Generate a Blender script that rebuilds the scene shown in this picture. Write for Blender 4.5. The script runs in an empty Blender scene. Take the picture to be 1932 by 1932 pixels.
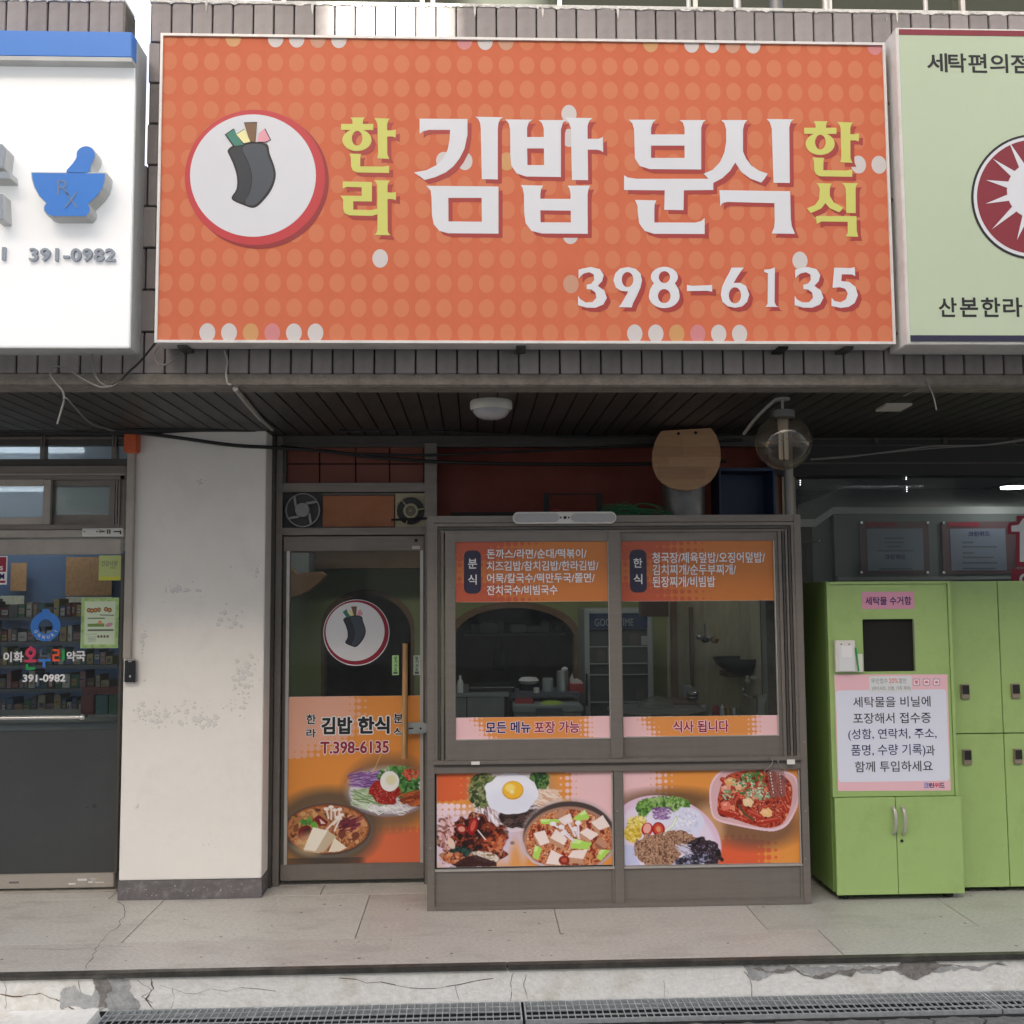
import bpy, bmesh, math, random
import numpy as np
from mathutils import Vector, Matrix
random.seed(7); RNG = np.random.RandomState(11)
SC = bpy.context.scene
COL = SC.collection

# ---------------------------------------------------------------- camera
F = 1932.0
YAW, PITCH, ROLL = math.radians(2.161), math.radians(4.419), math.radians(-0.396)
HC = 1.6
def cam_axes():
    cy, sy = math.cos(YAW), math.sin(YAW)
    f = Vector((sy*math.cos(PITCH), cy*math.cos(PITCH), math.sin(PITCH)))
    r = Vector((cy, -sy, 0.0)); u = r.cross(f)
    return r*math.cos(ROLL)+u*math.sin(ROLL), u*math.cos(ROLL)-r*math.sin(ROLL), f
RX, UX, FX = cam_axes()
cam_d = bpy.data.cameras.new('camera'); cam_d.sensor_width = 36; cam_d.sensor_height = 36; cam_d.sensor_fit = 'HORIZONTAL'
cam_d.lens = 36.0; cam_d.clip_start = 0.05; cam_d.clip_end = 2000
cam = bpy.data.objects.new('camera', cam_d); COL.objects.link(cam)
cam.matrix_world = Matrix((( RX.x, UX.x, -FX.x, 0), (RX.y, UX.y, -FX.y, 0), (RX.z, UX.z, -FX.z, HC), (0, 0, 0, 1)))
SC.camera = cam

# ---------------------------------------------------------------- sky, sun, exposure
SUN_DIR = Vector((-0.22, -0.86, 0.40)).normalized()       # towards the sun
w = bpy.data.worlds.new('World'); SC.world = w; w.use_nodes = True
nt = w.node_tree; nt.nodes.clear()
sky = nt.nodes.new('ShaderNodeTexSky'); sky.sky_type = 'NISHITA'; sky.sun_disc = False
sky.sun_elevation = math.asin(SUN_DIR.z); sky.sun_rotation = math.atan2(SUN_DIR.x, SUN_DIR.y)
sky.air_density = 1.0; sky.dust_density = 7.0; sky.ozone_density = 1.0
bg = nt.nodes.new('ShaderNodeBackground'); bg.inputs[1].default_value = 0.15
wo = nt.nodes.new('ShaderNodeOutputWorld')
hz_ = nt.nodes.new('ShaderNodeMix'); hz_.data_type = 'RGBA'; hz_.inputs[0].default_value = 0.42; hz_.inputs[7].default_value = (3.2, 2.98, 2.66, 1)   # even summer haze over the whole sky
nt.links.new(sky.outputs[0], hz_.inputs[6]); nt.links.new(hz_.outputs[2], bg.inputs[0]); nt.links.new(bg.outputs[0], wo.inputs[0])
sl = bpy.data.lights.new('sun', 'SUN'); sl.energy = 4.5; sl.angle = math.radians(0.5); sl.color = (1, 0.95, 0.86)
so = bpy.data.objects.new('sun', sl); COL.objects.link(so)
so.rotation_euler = SUN_DIR.to_track_quat('Z', 'Y').to_euler()
SC.view_settings.view_transform = 'Standard'; SC.view_settings.look = 'None'
SC.view_settings.exposure = 2.1; SC.view_settings.gamma = 1.0; SC.view_settings.use_curve_mapping = False

# ---------------------------------------------------------------- measuring helpers (photo pixels at 1932 wide -> points on real planes)
def ray(x, y): return RX*((x-966)/F)+UX*((966-y)/F)+FX
def at(x, y, Y):
    d = ray(x, y); p = d*(Y/d.y); return Vector((p.x, Y, p.z+HC))
def onz(x, y, z=0.0):
    d = ray(x, y); t = (z-HC)/d.z; p = d*t; return Vector((p.x, p.y, z))
def rect(x0, y0, x1, y1, Y):
    xm, ym = (x0+x1)/2, (y0+y1)/2
    return at(x0, ym, Y).x, at(x1, ym, Y).x, at(xm, y1, Y).z, at(xm, y0, Y).z     # X0 X1 Z0 Z1

# ---------------------------------------------------------------- materials
def lin(c):
    return tuple((v/255/12.92 if v/255 <= 0.04045 else ((v/255+0.055)/1.055)**2.4) for v in c)
def rgb(*c): return lin(c)+(1,)
MATS = {}
def mat(name, col, rough=0.6, metal=0.0, noise=0.0, scale=8.0, bump=0.0, bscale=None, dirt=None, dirt_amt=0.0, dirt_scale=3.0, emit=None, estr=0.0, coat=0.0, stretch=(1, 1, 1), spec=0.5, streak=0.0):
    if name in MATS: return MATS[name]
    m = bpy.data.materials.new(name); m.use_nodes = True; t = m.node_tree; N = t.nodes; L = t.links
    b = N['Principled BSDF']; c = tuple(col)[:3]+(1,)
    b.inputs['Base Color'].default_value = c; b.inputs['Roughness'].default_value = rough; b.inputs['Metallic'].default_value = metal
    b.inputs['Specular IOR Level'].default_value = spec
    b.inputs['Coat Weight'].default_value = coat
    if noise or bump or dirt or streak:
        tc = N.new('ShaderNodeTexCoord'); mp = N.new('ShaderNodeMapping'); mp.inputs['Scale'].default_value = stretch
        L.new(tc.outputs['Object'], mp.inputs[0]); src = mp.outputs[0]
    colsock = None
    def mixrgb(fac, a, bb, mode='MIX'):
        x = N.new('ShaderNodeMix'); x.data_type = 'RGBA'; x.blend_type = mode
        if isinstance(fac, float): x.inputs[0].default_value = fac
        else: L.new(fac, x.inputs[0])
        for s, v in ((6, a), (7, bb)):
            if isinstance(v, tuple): x.inputs[s].default_value = v
            else: L.new(v, x.inputs[s])
        return x.outputs[2]
    cur = c
    if noise:
        n = N.new('ShaderNodeTexNoise'); n.inputs['Scale'].default_value = scale; n.inputs['Detail'].default_value = 6; n.inputs['Roughness'].default_value = 0.65
        L.new(src, n.inputs['Vector'])
        r = N.new('ShaderNodeMapRange'); r.inputs[1].default_value = 0.3; r.inputs[2].default_value = 0.7
        L.new(n.outputs[0], r.inputs[0])
        cur = mixrgb(r.outputs[0], tuple(v*(1-noise) for v in c[:3])+(1,), tuple(min(1, v*(1+noise)) for v in c[:3])+(1,))
        rr = N.new('ShaderNodeMapRange'); rr.inputs[1].default_value = 0.3; rr.inputs[2].default_value = 0.7
        rr.inputs[3].default_value = min(1, rough*1.25); rr.inputs[4].default_value = rough*0.8
        L.new(n.outputs[0], rr.inputs[0]); L.new(rr.outputs[0], b.inputs['Roughness'])
    if streak:
        ms = N.new('ShaderNodeMapping'); ms.inputs['Scale'].default_value = (30, 30, 1.2); L.new(tc.outputs['Object'], ms.inputs[0])
        n = N.new('ShaderNodeTexNoise'); n.inputs['Scale'].default_value = 1; n.inputs['Detail'].default_value = 4; L.new(ms.outputs[0], n.inputs['Vector'])
        r = N.new('ShaderNodeMapRange'); r.inputs[1].default_value = 0.45; r.inputs[2].default_value = 0.75; r.inputs[4].default_value = streak
        L.new(n.outputs[0], r.inputs[0]); cur = mixrgb(r.outputs[0], cur, tuple(v*0.55 for v in c[:3])+(1,))
    if dirt:
        n = N.new('ShaderNodeTexNoise'); n.inputs['Scale'].default_value = dirt_scale; n.inputs['Detail'].default_value = 8; n.inputs['Roughness'].default_value = 0.72
        L.new(src, n.inputs['Vector'])
        r = N.new('ShaderNodeMapRange'); r.inputs[1].default_value = 0.5; r.inputs[2].default_value = 0.68; r.inputs[4].default_value = dirt_amt
        L.new(n.outputs[0], r.inputs[0]); cur = mixrgb(r.outputs[0], cur, tuple(dirt)[:3]+(1,))
    if not isinstance(cur, tuple): L.new(cur, b.inputs['Base Color'])
    if bump:
        n = N.new('ShaderNodeTexNoise'); n.inputs['Scale'].default_value = bscale or scale*3; n.inputs['Detail'].default_value = 5
        L.new(src, n.inputs['Vector']); bp = N.new('ShaderNodeBump'); bp.inputs['Strength'].default_value = bump; bp.inputs['Distance'].default_value = 0.01
        L.new(n.outputs[0], bp.inputs['Height']); L.new(bp.outputs[0], b.inputs['Normal'])
    if emit: b.inputs['Emission Color'].default_value = tuple(emit)[:3]+(1,); b.inputs['Emission Strength'].default_value = estr
    MATS[name] = m; return m
def glass_mat(name, tint=(0.8, 0.85, 0.83), rough=0.0, base=0.016, frost=0.0, frostcol=(0.5, 0.5, 0.5)):
    m = bpy.data.materials.new(name); m.use_nodes = True; t = m.node_tree; N = t.nodes; L = t.links; N.clear()
    o = N.new('ShaderNodeOutputMaterial'); tr = N.new('ShaderNodeBsdfTransparent'); tr.inputs[0].default_value = tint+(1,)
    g = N.new('ShaderNodeBsdfGlossy'); g.inputs['Roughness'].default_value = rough
    lw = N.new('ShaderNodeLayerWeight'); lw.inputs[0].default_value = 0.5; pw = N.new('ShaderNodeMath'); pw.operation = 'POWER'; pw.inputs[1].default_value = 4.0
    L.new(lw.outputs['Facing'], pw.inputs[0]); fr = N.new('ShaderNodeMath'); fr.operation = 'MULTIPLY_ADD'; fr.inputs[1].default_value = 0.9; fr.inputs[2].default_value = base; L.new(pw.outputs[0], fr.inputs[0])
    tc = N.new('ShaderNodeTexCoord'); n = N.new('ShaderNodeTexNoise'); n.inputs['Scale'].default_value = 2.5; L.new(tc.outputs['Object'], n.inputs['Vector'])
    bp = N.new('ShaderNodeBump'); bp.inputs['Strength'].default_value = 0.02; bp.inputs['Distance'].default_value = 0.02
    L.new(n.outputs[0], bp.inputs['Height']); L.new(bp.outputs[0], g.inputs['Normal'])
    mx = N.new('ShaderNodeMixShader'); L.new(fr.outputs[0], mx.inputs[0]); L.new(tr.outputs[0], mx.inputs[1]); L.new(g.outputs[0], mx.inputs[2])
    last = mx.outputs[0]
    if frost:
        d = N.new('ShaderNodeBsdfTranslucent'); d.inputs[0].default_value = frostcol+(1,)
        d2 = N.new('ShaderNodeBsdfDiffuse'); d2.inputs[0].default_value = frostcol+(1,)
        a = N.new('ShaderNodeMixShader'); a.inputs[0].default_value = 0.3; L.new(d.outputs[0], a.inputs[1]); L.new(d2.outputs[0], a.inputs[2])
        m2 = N.new('ShaderNodeMixShader'); m2.inputs[0].default_value = frost; L.new(last, m2.inputs[1]); L.new(a.outputs[0], m2.inputs[2]); last = m2.outputs[0]
    L.new(last, o.inputs[0]); MATS[name] = m; return m
def print_mat():
    m = bpy.data.materials.new('printed_vinyl'); m.use_nodes = True; t = m.node_tree
    b = t.nodes['Principled BSDF']; a = t.nodes.new('ShaderNodeVertexColor'); a.layer_name = 'ink'
    t.links.new(a.outputs[0], b.inputs['Base Color']); b.inputs['Roughness'].default_value = 0.38
    MATS['print'] = m; return m

# ---------------------------------------------------------------- mesh building
class MB:
    def __init__(s): s.v = []; s.f = []
    def box(s, x0, x1, y0, y1, z0, z1):
        if x0 > x1: x0, x1 = x1, x0
        if y0 > y1: y0, y1 = y1, y0
        if z0 > z1: z0, z1 = z1, z0
        n = len(s.v); s.v += [(x0,y0,z0),(x1,y0,z0),(x1,y1,z0),(x0,y1,z0),(x0,y0,z1),(x1,y0,z1),(x1,y1,z1),(x0,y1,z1)]
        s.f += [tuple(n+i for i in q) for q in ((0,3,2,1),(4,5,6,7),(0,1,5,4),(1,2,6,5),(2,3,7,6),(3,0,4,7))]; return s
    def qbox(s, x0, y0, x1, y1, Y, d):
        a = rect(x0, y0, x1, y1, Y); return s.box(a[0], a[1], Y, Y+d, a[2], a[3])
    def quad(s, a, b, c, d):
        n = len(s.v); s.v += [tuple(a), tuple(b), tuple(c), tuple(d)]; s.f.append((n, n+1, n+2, n+3)); return s
    def prism(s, pts, Y, d):            # pts (X,Z) outline, extruded from Y to Y+d; front faces -Y
        ar = sum(pts[i][0]*pts[(i+1) % len(pts)][1]-pts[(i+1) % len(pts)][0]*pts[i][1] for i in range(len(pts)))
        if ar < 0: pts = pts[::-1]
        n = len(s.v); k = len(pts)
        s.v += [(x, Y, z) for x, z in pts]; s.f.append(tuple(range(n, n+k)))
        if d:
            s.v += [(x, Y+d, z) for x, z in pts]; s.f.append(tuple(range(n+2*k-1, n+k-1, -1)))
            for i in range(k):
                j = (i+1) % k; s.f.append((n+j, n+i, n+k+i, n+k+j))
        return s
    def cyl(s, a, b, r, r2=None, seg=16, caps=True):
        a = Vector(a); b = Vector(b); r2 = r if r2 is None else r2
        ax = (b-a).normalized(); t = Vector((0, 0, 1)) if abs(ax.z) < 0.9 else Vector((1, 0, 0))
        u = ax.cross(t).normalized(); v = ax.cross(u); n = len(s.v)
        for p, q in ((a, r), (b, r2)):
            for i in range(seg):
                an = 2*math.pi*i/seg; s.v.append(tuple(p+(u*math.cos(an)+v*math.sin(an))*q))
        for i in range(seg):
            j = (i+1) % seg; s.f.append((n+i, n+seg+i, n+seg+j, n+j))
        if caps: s.f.append(tuple(range(n, n+seg))); s.f.append(tuple(range(n+2*seg-1, n+seg-1, -1)))
        return s
    def tube(s, pts, r, seg=8, smooth=True):
        P = [Vector(p) for p in pts]
        if smooth and len(P) > 2:
            Q = []
            for i in range(len(P)-1):
                p0, p1, p2, p3 = P[max(i-1, 0)], P[i], P[i+1], P[min(i+2, len(P)-1)]
                for k in range(6):
                    t = k/6; Q.append(0.5*((2*p1)+(-p0+p2)*t+(2*p0-5*p1+4*p2-p3)*t*t+(-p0+3*p1-3*p2+p3)*t**3))
            Q.append(P[-1]); P = Q
        n0 = len(s.v); up = Vector((0.13, 0.31, 0.94)).normalized()
        for i, p in enumerate(P):
            d = (P[min(i+1, len(P)-1)]-P[max(i-1, 0)]).normalized(); u = d.cross(up)
            u = u.normalized() if u.length > 1e-4 else Vector((1, 0, 0)); v = d.cross(u)
            for k in range(seg):
                an = 2*math.pi*k/seg; s.v.append(tuple(p+(u*math.cos(an)+v*math.sin(an))*r))
        for i in range(len(P)-1):
            for k in range(seg):
                a = n0+i*seg+k; b = n0+i*seg+(k+1) % seg; s.f.append((a, b, b+seg, a+seg))
        s.f.append(tuple(range(n0+seg-1, n0-1, -1))); m = n0+(len(P)-1)*seg; s.f.append(tuple(range(m, m+seg)))
        return s
    def lathe(s, c, prof, seg=32, axis='z'):
        n = len(s.v); c = Vector(c)
        for r, h in prof:
            for i in range(seg):
                an = 2*math.pi*i/seg
                if axis == 'z': s.v.append((c.x+r*math.cos(an), c.y+r*math.sin(an), c.z+h))
                else: s.v.append((c.x+r*math.cos(an), c.y+h, c.z+r*math.sin(an)))
        for j in range(len(prof)-1):
            for i in range(seg):
                a = n+j*seg+i; b = n+j*seg+(i+1) % seg; s.f.append((a, b, b+seg, a+seg))
        return s
    def mesh(s, name, org=(0, 0, 0), bevel=0.0, smooth=False, fixn=False):
        me = bpy.data.meshes.new(name); o = Vector(org)
        me.from_pydata([tuple(Vector(v)-o) for v in s.v], [], s.f); me.update()
        if bevel or fixn:
            bm = bmesh.new(); bm.from_mesh(me)
            if fixn: bmesh.ops.recalc_face_normals(bm, faces=bm.faces)
            if bevel:
                bmesh.ops.bevel(bm, geom=[e for e in bm.edges if len(e.link_faces) == 2 and e.calc_face_angle(0) > 0.6], offset=bevel, segments=2, affect='EDGES', clamp_overlap=True)
            bm.to_mesh(me); bm.free()
        if smooth:
            me.polygons.foreach_set('use_smooth', [True]*len(me.polygons))
            me.set_sharp_from_angle(angle=math.radians(38))
        return me
ORG = {}
def thing(name, label, cat, loc=(0, 0, 0), group=None):
    o = bpy.data.objects.new(name, None); COL.objects.link(o); o.location = loc; o.empty_display_size = 0.1
    o['label'] = label; o['category'] = cat
    if group: o['group'] = group
    ORG[o.name] = Vector(loc); return o
def part(name, mb, m, parent, bevel=0.0, smooth=False, label=None, kind=None, fixn=False):
    org = ORG[parent.name]; me = mb.mesh(name, org, bevel, smooth, fixn) if isinstance(mb, MB) else mb
    o = bpy.data.objects.new(name, me); COL.objects.link(o); o.parent = parent; ORG[o.name] = org
    if m: me.materials.append(m if not isinstance(m, str) else MATS[m])
    if label: o['label'] = label
    if kind: o['kind'] = kind
    return o
def solo(name, mb, m, label, cat, bevel=0.0, smooth=False, group=None, fixn=False):
    a = np.array(mb.v); org = Vector(((a[:, 0].min()+a[:, 0].max())/2, (a[:, 1].min()+a[:, 1].max())/2, a[:, 2].min()))
    me = mb.mesh(name, org, bevel, smooth, fixn); o = bpy.data.objects.new(name, me); COL.objects.link(o); o.location = org; ORG[o.name] = org
    me.materials.append(m if not isinstance(m, str) else MATS[m]); o['label'] = label; o['category'] = cat
    if group: o['group'] = group
    return o
def struct(name, mb, m, bevel=0.0):
    me = mb.mesh(name, (0, 0, 0), bevel); o = bpy.data.objects.new(name, me); COL.objects.link(o)
    me.materials.append(m if not isinstance(m, str) else MATS[m]); o['kind'] = 'structure'; ORG[o.name] = Vector((0, 0, 0)); return o
def piece(name, me, parent, loc, rot=None):
    o = bpy.data.objects.new(name, me); COL.objects.link(o); o.parent = parent; o.location = Vector(loc)-ORG[parent.name]
    if rot: o.rotation_euler = rot
    ORG[o.name] = Vector(loc); return o
# ---- writing: glyph outlines as thin flat meshes fitted in a box measured on the surface
TC = {}
def glyph_mesh(body, off, space=1.0):
    k = (body, off, space)
    if k in TC: return TC[k]
    c = bpy.data.curves.new('glyphs', 'FONT'); c.body = body; c.offset = off; c.resolution_u = 3; c.space_character = space
    o = bpy.data.objects.new('glyphs', c); COL.objects.link(o); bpy.context.view_layer.update()
    me = bpy.data.meshes.new_from_object(o.evaluated_get(bpy.context.evaluated_depsgraph_get()))
    bpy.data.objects.remove(o); v = np.empty(len(me.vertices)*3); me.vertices.foreach_get('co', v); v = v.reshape(-1, 3)[:, :2]
    fs = [tuple(p.vertices) for p in me.polygons]; TC[k] = (v, fs); return TC[k]
def lettering(body, x0, y0, x1, y1, Y, m, parent, off=0.018, halo=None, halo_w=0.05, space=1.0, depth=0.0, rot=0.0, nm='lettering'):
    bold = max(0.0, off-0.008) if not depth else 0.0; off = off-bold
    v, fs = glyph_mesh(body, off, space); v0 = v
    lo, hi = v0.min(0), v0.max(0); X0, X1, Z0, Z1 = rect(x0, y0, x1, y1, Y)
    sx, sz = (X1-X0)/(hi[0]-lo[0]), (Z1-Z0)/(hi[1]-lo[1])
    def emit(v, fs, Y, m, d, nm, rad=0.0, n=1):
        mb = MB(); cx, cz = (X0+X1)/2, (Z0+Z1)/2; r_ = rad*min(sx, sz); gx = (X1-X0-2*bold*min(sx, sz))/(X1-X0); gz = (Z1-Z0-2*bold*min(sx, sz))/(Z1-Z0)
        for k in range(n):
            X = X0+(v[:, 0]-lo[0])*sx; Z = Z0+(v[:, 1]-lo[1])*sz
            X = cx+(X-cx)*gx; Z = cz+(Z-cz)*gz
            if n > 1: X = X+r_*math.cos(6.2832*k/n+.39); Z = Z+r_*math.sin(6.2832*k/n+.39)
            if rot: X, Z = cx+(X-cx)*math.cos(rot)-(Z-cz)*math.sin(rot), cz+(X-cx)*math.sin(rot)+(Z-cz)*math.cos(rot)
            b0 = len(mb.v); mb.v += [(a, Y+k*.00001, b) for a, b in zip(X, Z)]; mb.f += [tuple(b0+i for i in f) for f in fs]
        me = mb.mesh(nm, ORG[parent.name])
        if d:
            bm = bmesh.new(); bm.from_mesh(me); r = bmesh.ops.extrude_face_region(bm, geom=bm.faces[:])
            bmesh.ops.translate(bm, verts=[e for e in r['geom'] if isinstance(e, bmesh.types.BMVert)], vec=(0, d, 0)); bmesh.ops.recalc_face_normals(bm, faces=bm.faces); bm.to_mesh(me); bm.free()
        return part(nm, me, m, parent)
    if halo:
        emit(v, fs, Y+0.0005, halo, 0, 'lettering_outline', bold+halo_w, 10)
    return emit(v, fs, Y, m, depth, nm, bold, 6 if bold > .002 else 1)
def smooth_closed(pts, k=4):
    out = []; n = len(pts)
    for i in range(n):
        p0, p1, p2, p3 = [np.array(pts[(i+j) % n], float) for j in (-1, 0, 1, 2)]
        for a in range(k):
            t = a/k; out.append(tuple(0.5*((2*p1)+(-p0+p2)*t+(2*p0-5*p1+4*p2-p3)*t*t+(-p0+3*p1-3*p2+p3)*t**3)))
    return out
def tess(mb, polys, Y, to):      # polys: list of loops (first outline, then holes) in picture units
    from mathutils.geometry import tessellate_polygon
    P = [[Vector((*to(x, y), 0)) for x, y in lp] for lp in polys]
    flat = [p for lp in P for p in lp]; n = len(mb.v)
    for p in flat: mb.v.append((p.x, Y, p.y))
    for t in tessellate_polygon(P):
        a, b, c = [flat[i] for i in t]
        if (b-a).cross(c-a).z < 0: t = (t[0], t[2], t[1])
        mb.f.append(tuple(n+i for i in t))
def ell(cx, cy, rx, ry, n=36): return [(cx+rx*math.cos(2*math.pi*i/n), cy+ry*math.sin(2*math.pi*i/n)) for i in range(n)]

# ---------------------------------------------------------------- printed pictures: colour per vertex of a fine sheet (flat print)
def vnoise(shape, cell, seed):
    r = np.random.RandomState(seed); h, w_ = shape; gh, gw = int(h/cell)+3, int(w_/cell)+3
    g = r.rand(gh, gw); y = np.arange(h)/cell; x = np.arange(w_)/cell
    yi, xi = y.astype(int), x.astype(int); fy = (y-yi)[:, None]; fx = (x-xi)[None, :]
    fy = fy*fy*(3-2*fy); fx = fx*fx*(3-2*fx)
    a = g[yi][:, xi]; b = g[yi][:, xi+1]; c = g[yi+1][:, xi]; d = g[yi+1][:, xi+1]
    return (a*(1-fx)+b*fx)*(1-fy)+(c*(1-fx)+d*fx)*fy
class Canvas:
    def __init__(s, x0, y0, x1, y1, nx, ny, base):
        s.X, s.Y = np.meshgrid(np.linspace(x0, x1, nx), np.linspace(y0, y1, ny)); s.c = np.zeros((ny, nx, 3)); s.c[:] = base; s.px = (x1-x0)/nx; s.seed = 1
    def put(s, a, col): a = np.clip(a, 0, 1)[..., None]; s.c = s.c*(1-a)+np.asarray(col, float)*a
    def noise(s, size): s.seed += 1; return vnoise(s.X.shape, max(1.2, size/s.px), s.seed)
    def ell_a(s, cx, cy, rx, ry, rot=0, soft=1.5, wob=0.0, wsize=20):
        ca, sa = math.cos(math.radians(rot)), math.sin(math.radians(rot))
        u = ((s.X-cx)*ca+(s.Y-cy)*sa)/rx; v = (-(s.X-cx)*sa+(s.Y-cy)*ca)/ry; d = np.sqrt(u*u+v*v)
        if wob: d = d+(s.noise(wsize)-0.5)*wob
        return np.clip((1-d)*min(rx, ry)/max(soft, s.px*0.8)+0.5, 0, 1)
    def win(s, x0, y0, x1, y1):
        gx, gy = s.X[0], s.Y[:, 0]; i0, i1 = np.searchsorted(gx, (x0, x1)); j0, j1 = np.searchsorted(gy, (y0, y1)); return slice(max(0, j0-1), j1+1), slice(max(0, i0-1), i1+1)
    def sub(s, w):
        o = Canvas.__new__(Canvas); o.X = s.X[w]; o.Y = s.Y[w]; o.c = s.c[w]; o.px = s.px; o.seed = s.seed; return o
    def ell(s, cx, cy, rx, ry, col, rot=0, soft=1.5, a=1.0, wob=0.0, wsize=20):
        R = max(rx, ry)*1.35+soft*2+4; w = s.win(cx-R, cy-R, cx+R, cy+R); o = s.sub(w); s.seed += 1
        if o.X.size == 0: return
        o.put(o.ell_a(cx, cy, rx, ry, rot, soft, wob, wsize)*a, col); s.c[w] = o.c
    def poly_a(s, pts, soft=None):
        ins = np.zeros(s.X.shape, bool); n = len(pts)
        for i in range(n):
            (x0, y0), (x1, y1) = pts[i], pts[(i+1) % n]
            if y0 == y1: continue
            c = ((y0 > s.Y) != (y1 > s.Y)) & (s.X < (x1-x0)*(s.Y-y0)/(y1-y0)+x0); ins ^= c
        return ins.astype(float)
    def poly(s, pts, col, a=1.0): s.put(s.poly_a(pts)*a, col)
    def mottle(s, mask, cols, size, seed=None, contrast=1.0):
        n = s.noise(size)*0.65+s.noise(size*0.45)*0.35; n = np.clip((n-0.5)*1.9*contrast+0.5, 0, 0.999)
        k = len(cols); idx = n*(k-1); i = idx.astype(int); f = (idx-i)[..., None]; f = np.clip((f-0.3)/0.4, 0, 1)
        C = np.array(cols, float); col = C[i]*(1-f)+C[np.minimum(i+1, k-1)]*f
        a = np.clip(mask, 0, 1)[..., None]; s.c = s.c*(1-a)+col*a
    def halftone(s, fn, pitch, col, ox=0, oy=0, a=1.0):
        u = (s.X-ox)/pitch; v = (s.Y-oy)/pitch; cu, cv = np.round(u), np.round(v)
        best = np.zeros(s.X.shape)
        for du in (-1, 0, 1):
            for dv in (-1, 0, 1):
                gx, gy = (cu+du), (cv+dv); val = fn(gx*pitch+ox, gy*pitch+oy)
                d = np.hypot(u-gx, v-gy); best = np.maximum(best, np.clip((val*0.72-d)*pitch/s.px+0.5, 0, 1)*(val > 0.05))
        s.put(best*a, col)
    def lines(s, pts, wd, col, a=1.0):
        for (x0, y0), (x1, y1) in zip(pts[:-1], pts[1:]):
            m = wd+s.px*2; w = s.win(min(x0, x1)-m, min(y0, y1)-m, max(x0, x1)+m, max(y0, y1)+m); o = s.sub(w)
            if o.X.size: o.line1(x0, y0, x1, y1, wd, col, a); s.c[w] = o.c
    def line1(s, x0, y0, x1, y1, wd, col, a):
        if 1:
            dx, dy = x1-x0, y1-y0; L2 = dx*dx+dy*dy+1e-9; t = np.clip(((s.X-x0)*dx+(s.Y-y0)*dy)/L2, 0, 1)
            d = np.hypot(s.X-x0-t*dx, s.Y-y0-t*dy); s.put(np.clip((wd/2-d)/s.px+0.5, 0, 1)*a, col)
    def sheet(s, name, X0, X1, Z0, Z1, Y, parent=None, org=(0, 0, 0), gain=1.0):
        ny, nx = s.X.shape; gx, gz = np.meshgrid(np.linspace(X0, X1, nx), np.linspace(Z1, Z0, ny)); o = Vector(org)
        co = np.stack([gx-o.x, np.full_like(gx, Y-o.y), gz-o.z], -1).reshape(-1, 3)
        me = bpy.data.meshes.new(name); me.vertices.add(nx*ny); me.vertices.foreach_set('co', co.ravel())
        i = (np.arange(ny-1)[:, None]*nx+np.arange(nx-1)[None, :]).ravel(); q = np.stack([i, i+nx, i+nx+1, i+1], -1).astype(np.int32)
        nf = len(q); me.loops.add(nf*4); me.loops.foreach_set('vertex_index', q.ravel()); me.polygons.add(nf)
        me.polygons.foreach_set('loop_start', np.arange(nf, dtype=np.int32)*4); me.update(calc_edges=True); me.validate()
        c = np.clip(s.c*gain/255, 0, 1); c = np.where(c <= 0.04045, c/12.92, ((c+0.055)/1.055)**2.4)
        a = me.color_attributes.new('ink', 'FLOAT_COLOR', 'POINT'); a.data.foreach_set('color', np.concatenate([c.reshape(-1, 3), np.ones((nx*ny, 1))], 1).ravel())
        me.materials.append(MATS['print']); return me
# ================================================================ materials
M = mat
M('stain_grey', (0.22, 0.205, 0.19), 0.95, noise=0.4, scale=40)
M('asphalt_paver', (0.14, 0.14, 0.14), 0.9, noise=0.35, scale=30, bump=0.4, bscale=80)
M('terrazzo', (0.54, 0.52, 0.475), 0.42, noise=0.2, scale=48, dirt=(0.34, 0.31, 0.28), dirt_amt=0.6, dirt_scale=3.2, bump=0.06, bscale=140, stretch=(1, 2.2, 1))
M('terrazzo_pink', (0.50, 0.468, 0.43), 0.42, noise=0.22, scale=52, dirt=(0.33, 0.295, 0.27), dirt_amt=0.6, dirt_scale=2.6, bump=0.06, bscale=140, stretch=(1, 2.2, 1))
M('terrazzo_green', (0.44, 0.435, 0.395), 0.42, noise=0.2, scale=48, dirt=(0.30, 0.29, 0.25), dirt_amt=0.6, dirt_scale=2.4, bump=0.06, bscale=140, stretch=(1, 2.2, 1))
M('joint', (0.07, 0.06, 0.055), 0.9)
M('crack', (0.10, 0.085, 0.07), 0.95)
M('stain_grey', (0.22, 0.205, 0.19), 0.95, noise=0.4, scale=40)
M('rust_crack', (0.16, 0.10, 0.06), 0.95)
M('nosing', (0.085, 0.08, 0.072), 0.45, metal=0.5, noise=0.3, scale=12, dirt=(0.2, 0.19, 0.17), dirt_amt=0.4)
M('kerb_plaster', (0.80, 0.79, 0.755), 0.85, noise=0.08, scale=30, dirt=(0.52, 0.47, 0.37), dirt_amt=0.5, dirt_scale=5, bump=0.35, bscale=60)
M('kerb_grey', (0.40, 0.40, 0.395), 0.9, noise=0.3, scale=20, bump=0.4)
M('galvanised', (0.42, 0.44, 0.45), 0.5, metal=0.3, noise=0.25, scale=30)
M('dark_void', (0.012, 0.012, 0.012), 0.95)
M('tile_a', (0.27, 0.24, 0.235), 0.5, noise=0.14, scale=9, streak=0.25, bump=0.08, bscale=40)
M('tile_b', (0.245, 0.218, 0.212), 0.5, noise=0.16, scale=9, streak=0.3, bump=0.08, bscale=40)
M('tile_c', (0.30, 0.268, 0.26), 0.5, noise=0.12, scale=9, streak=0.2, bump=0.08, bscale=40)
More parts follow.
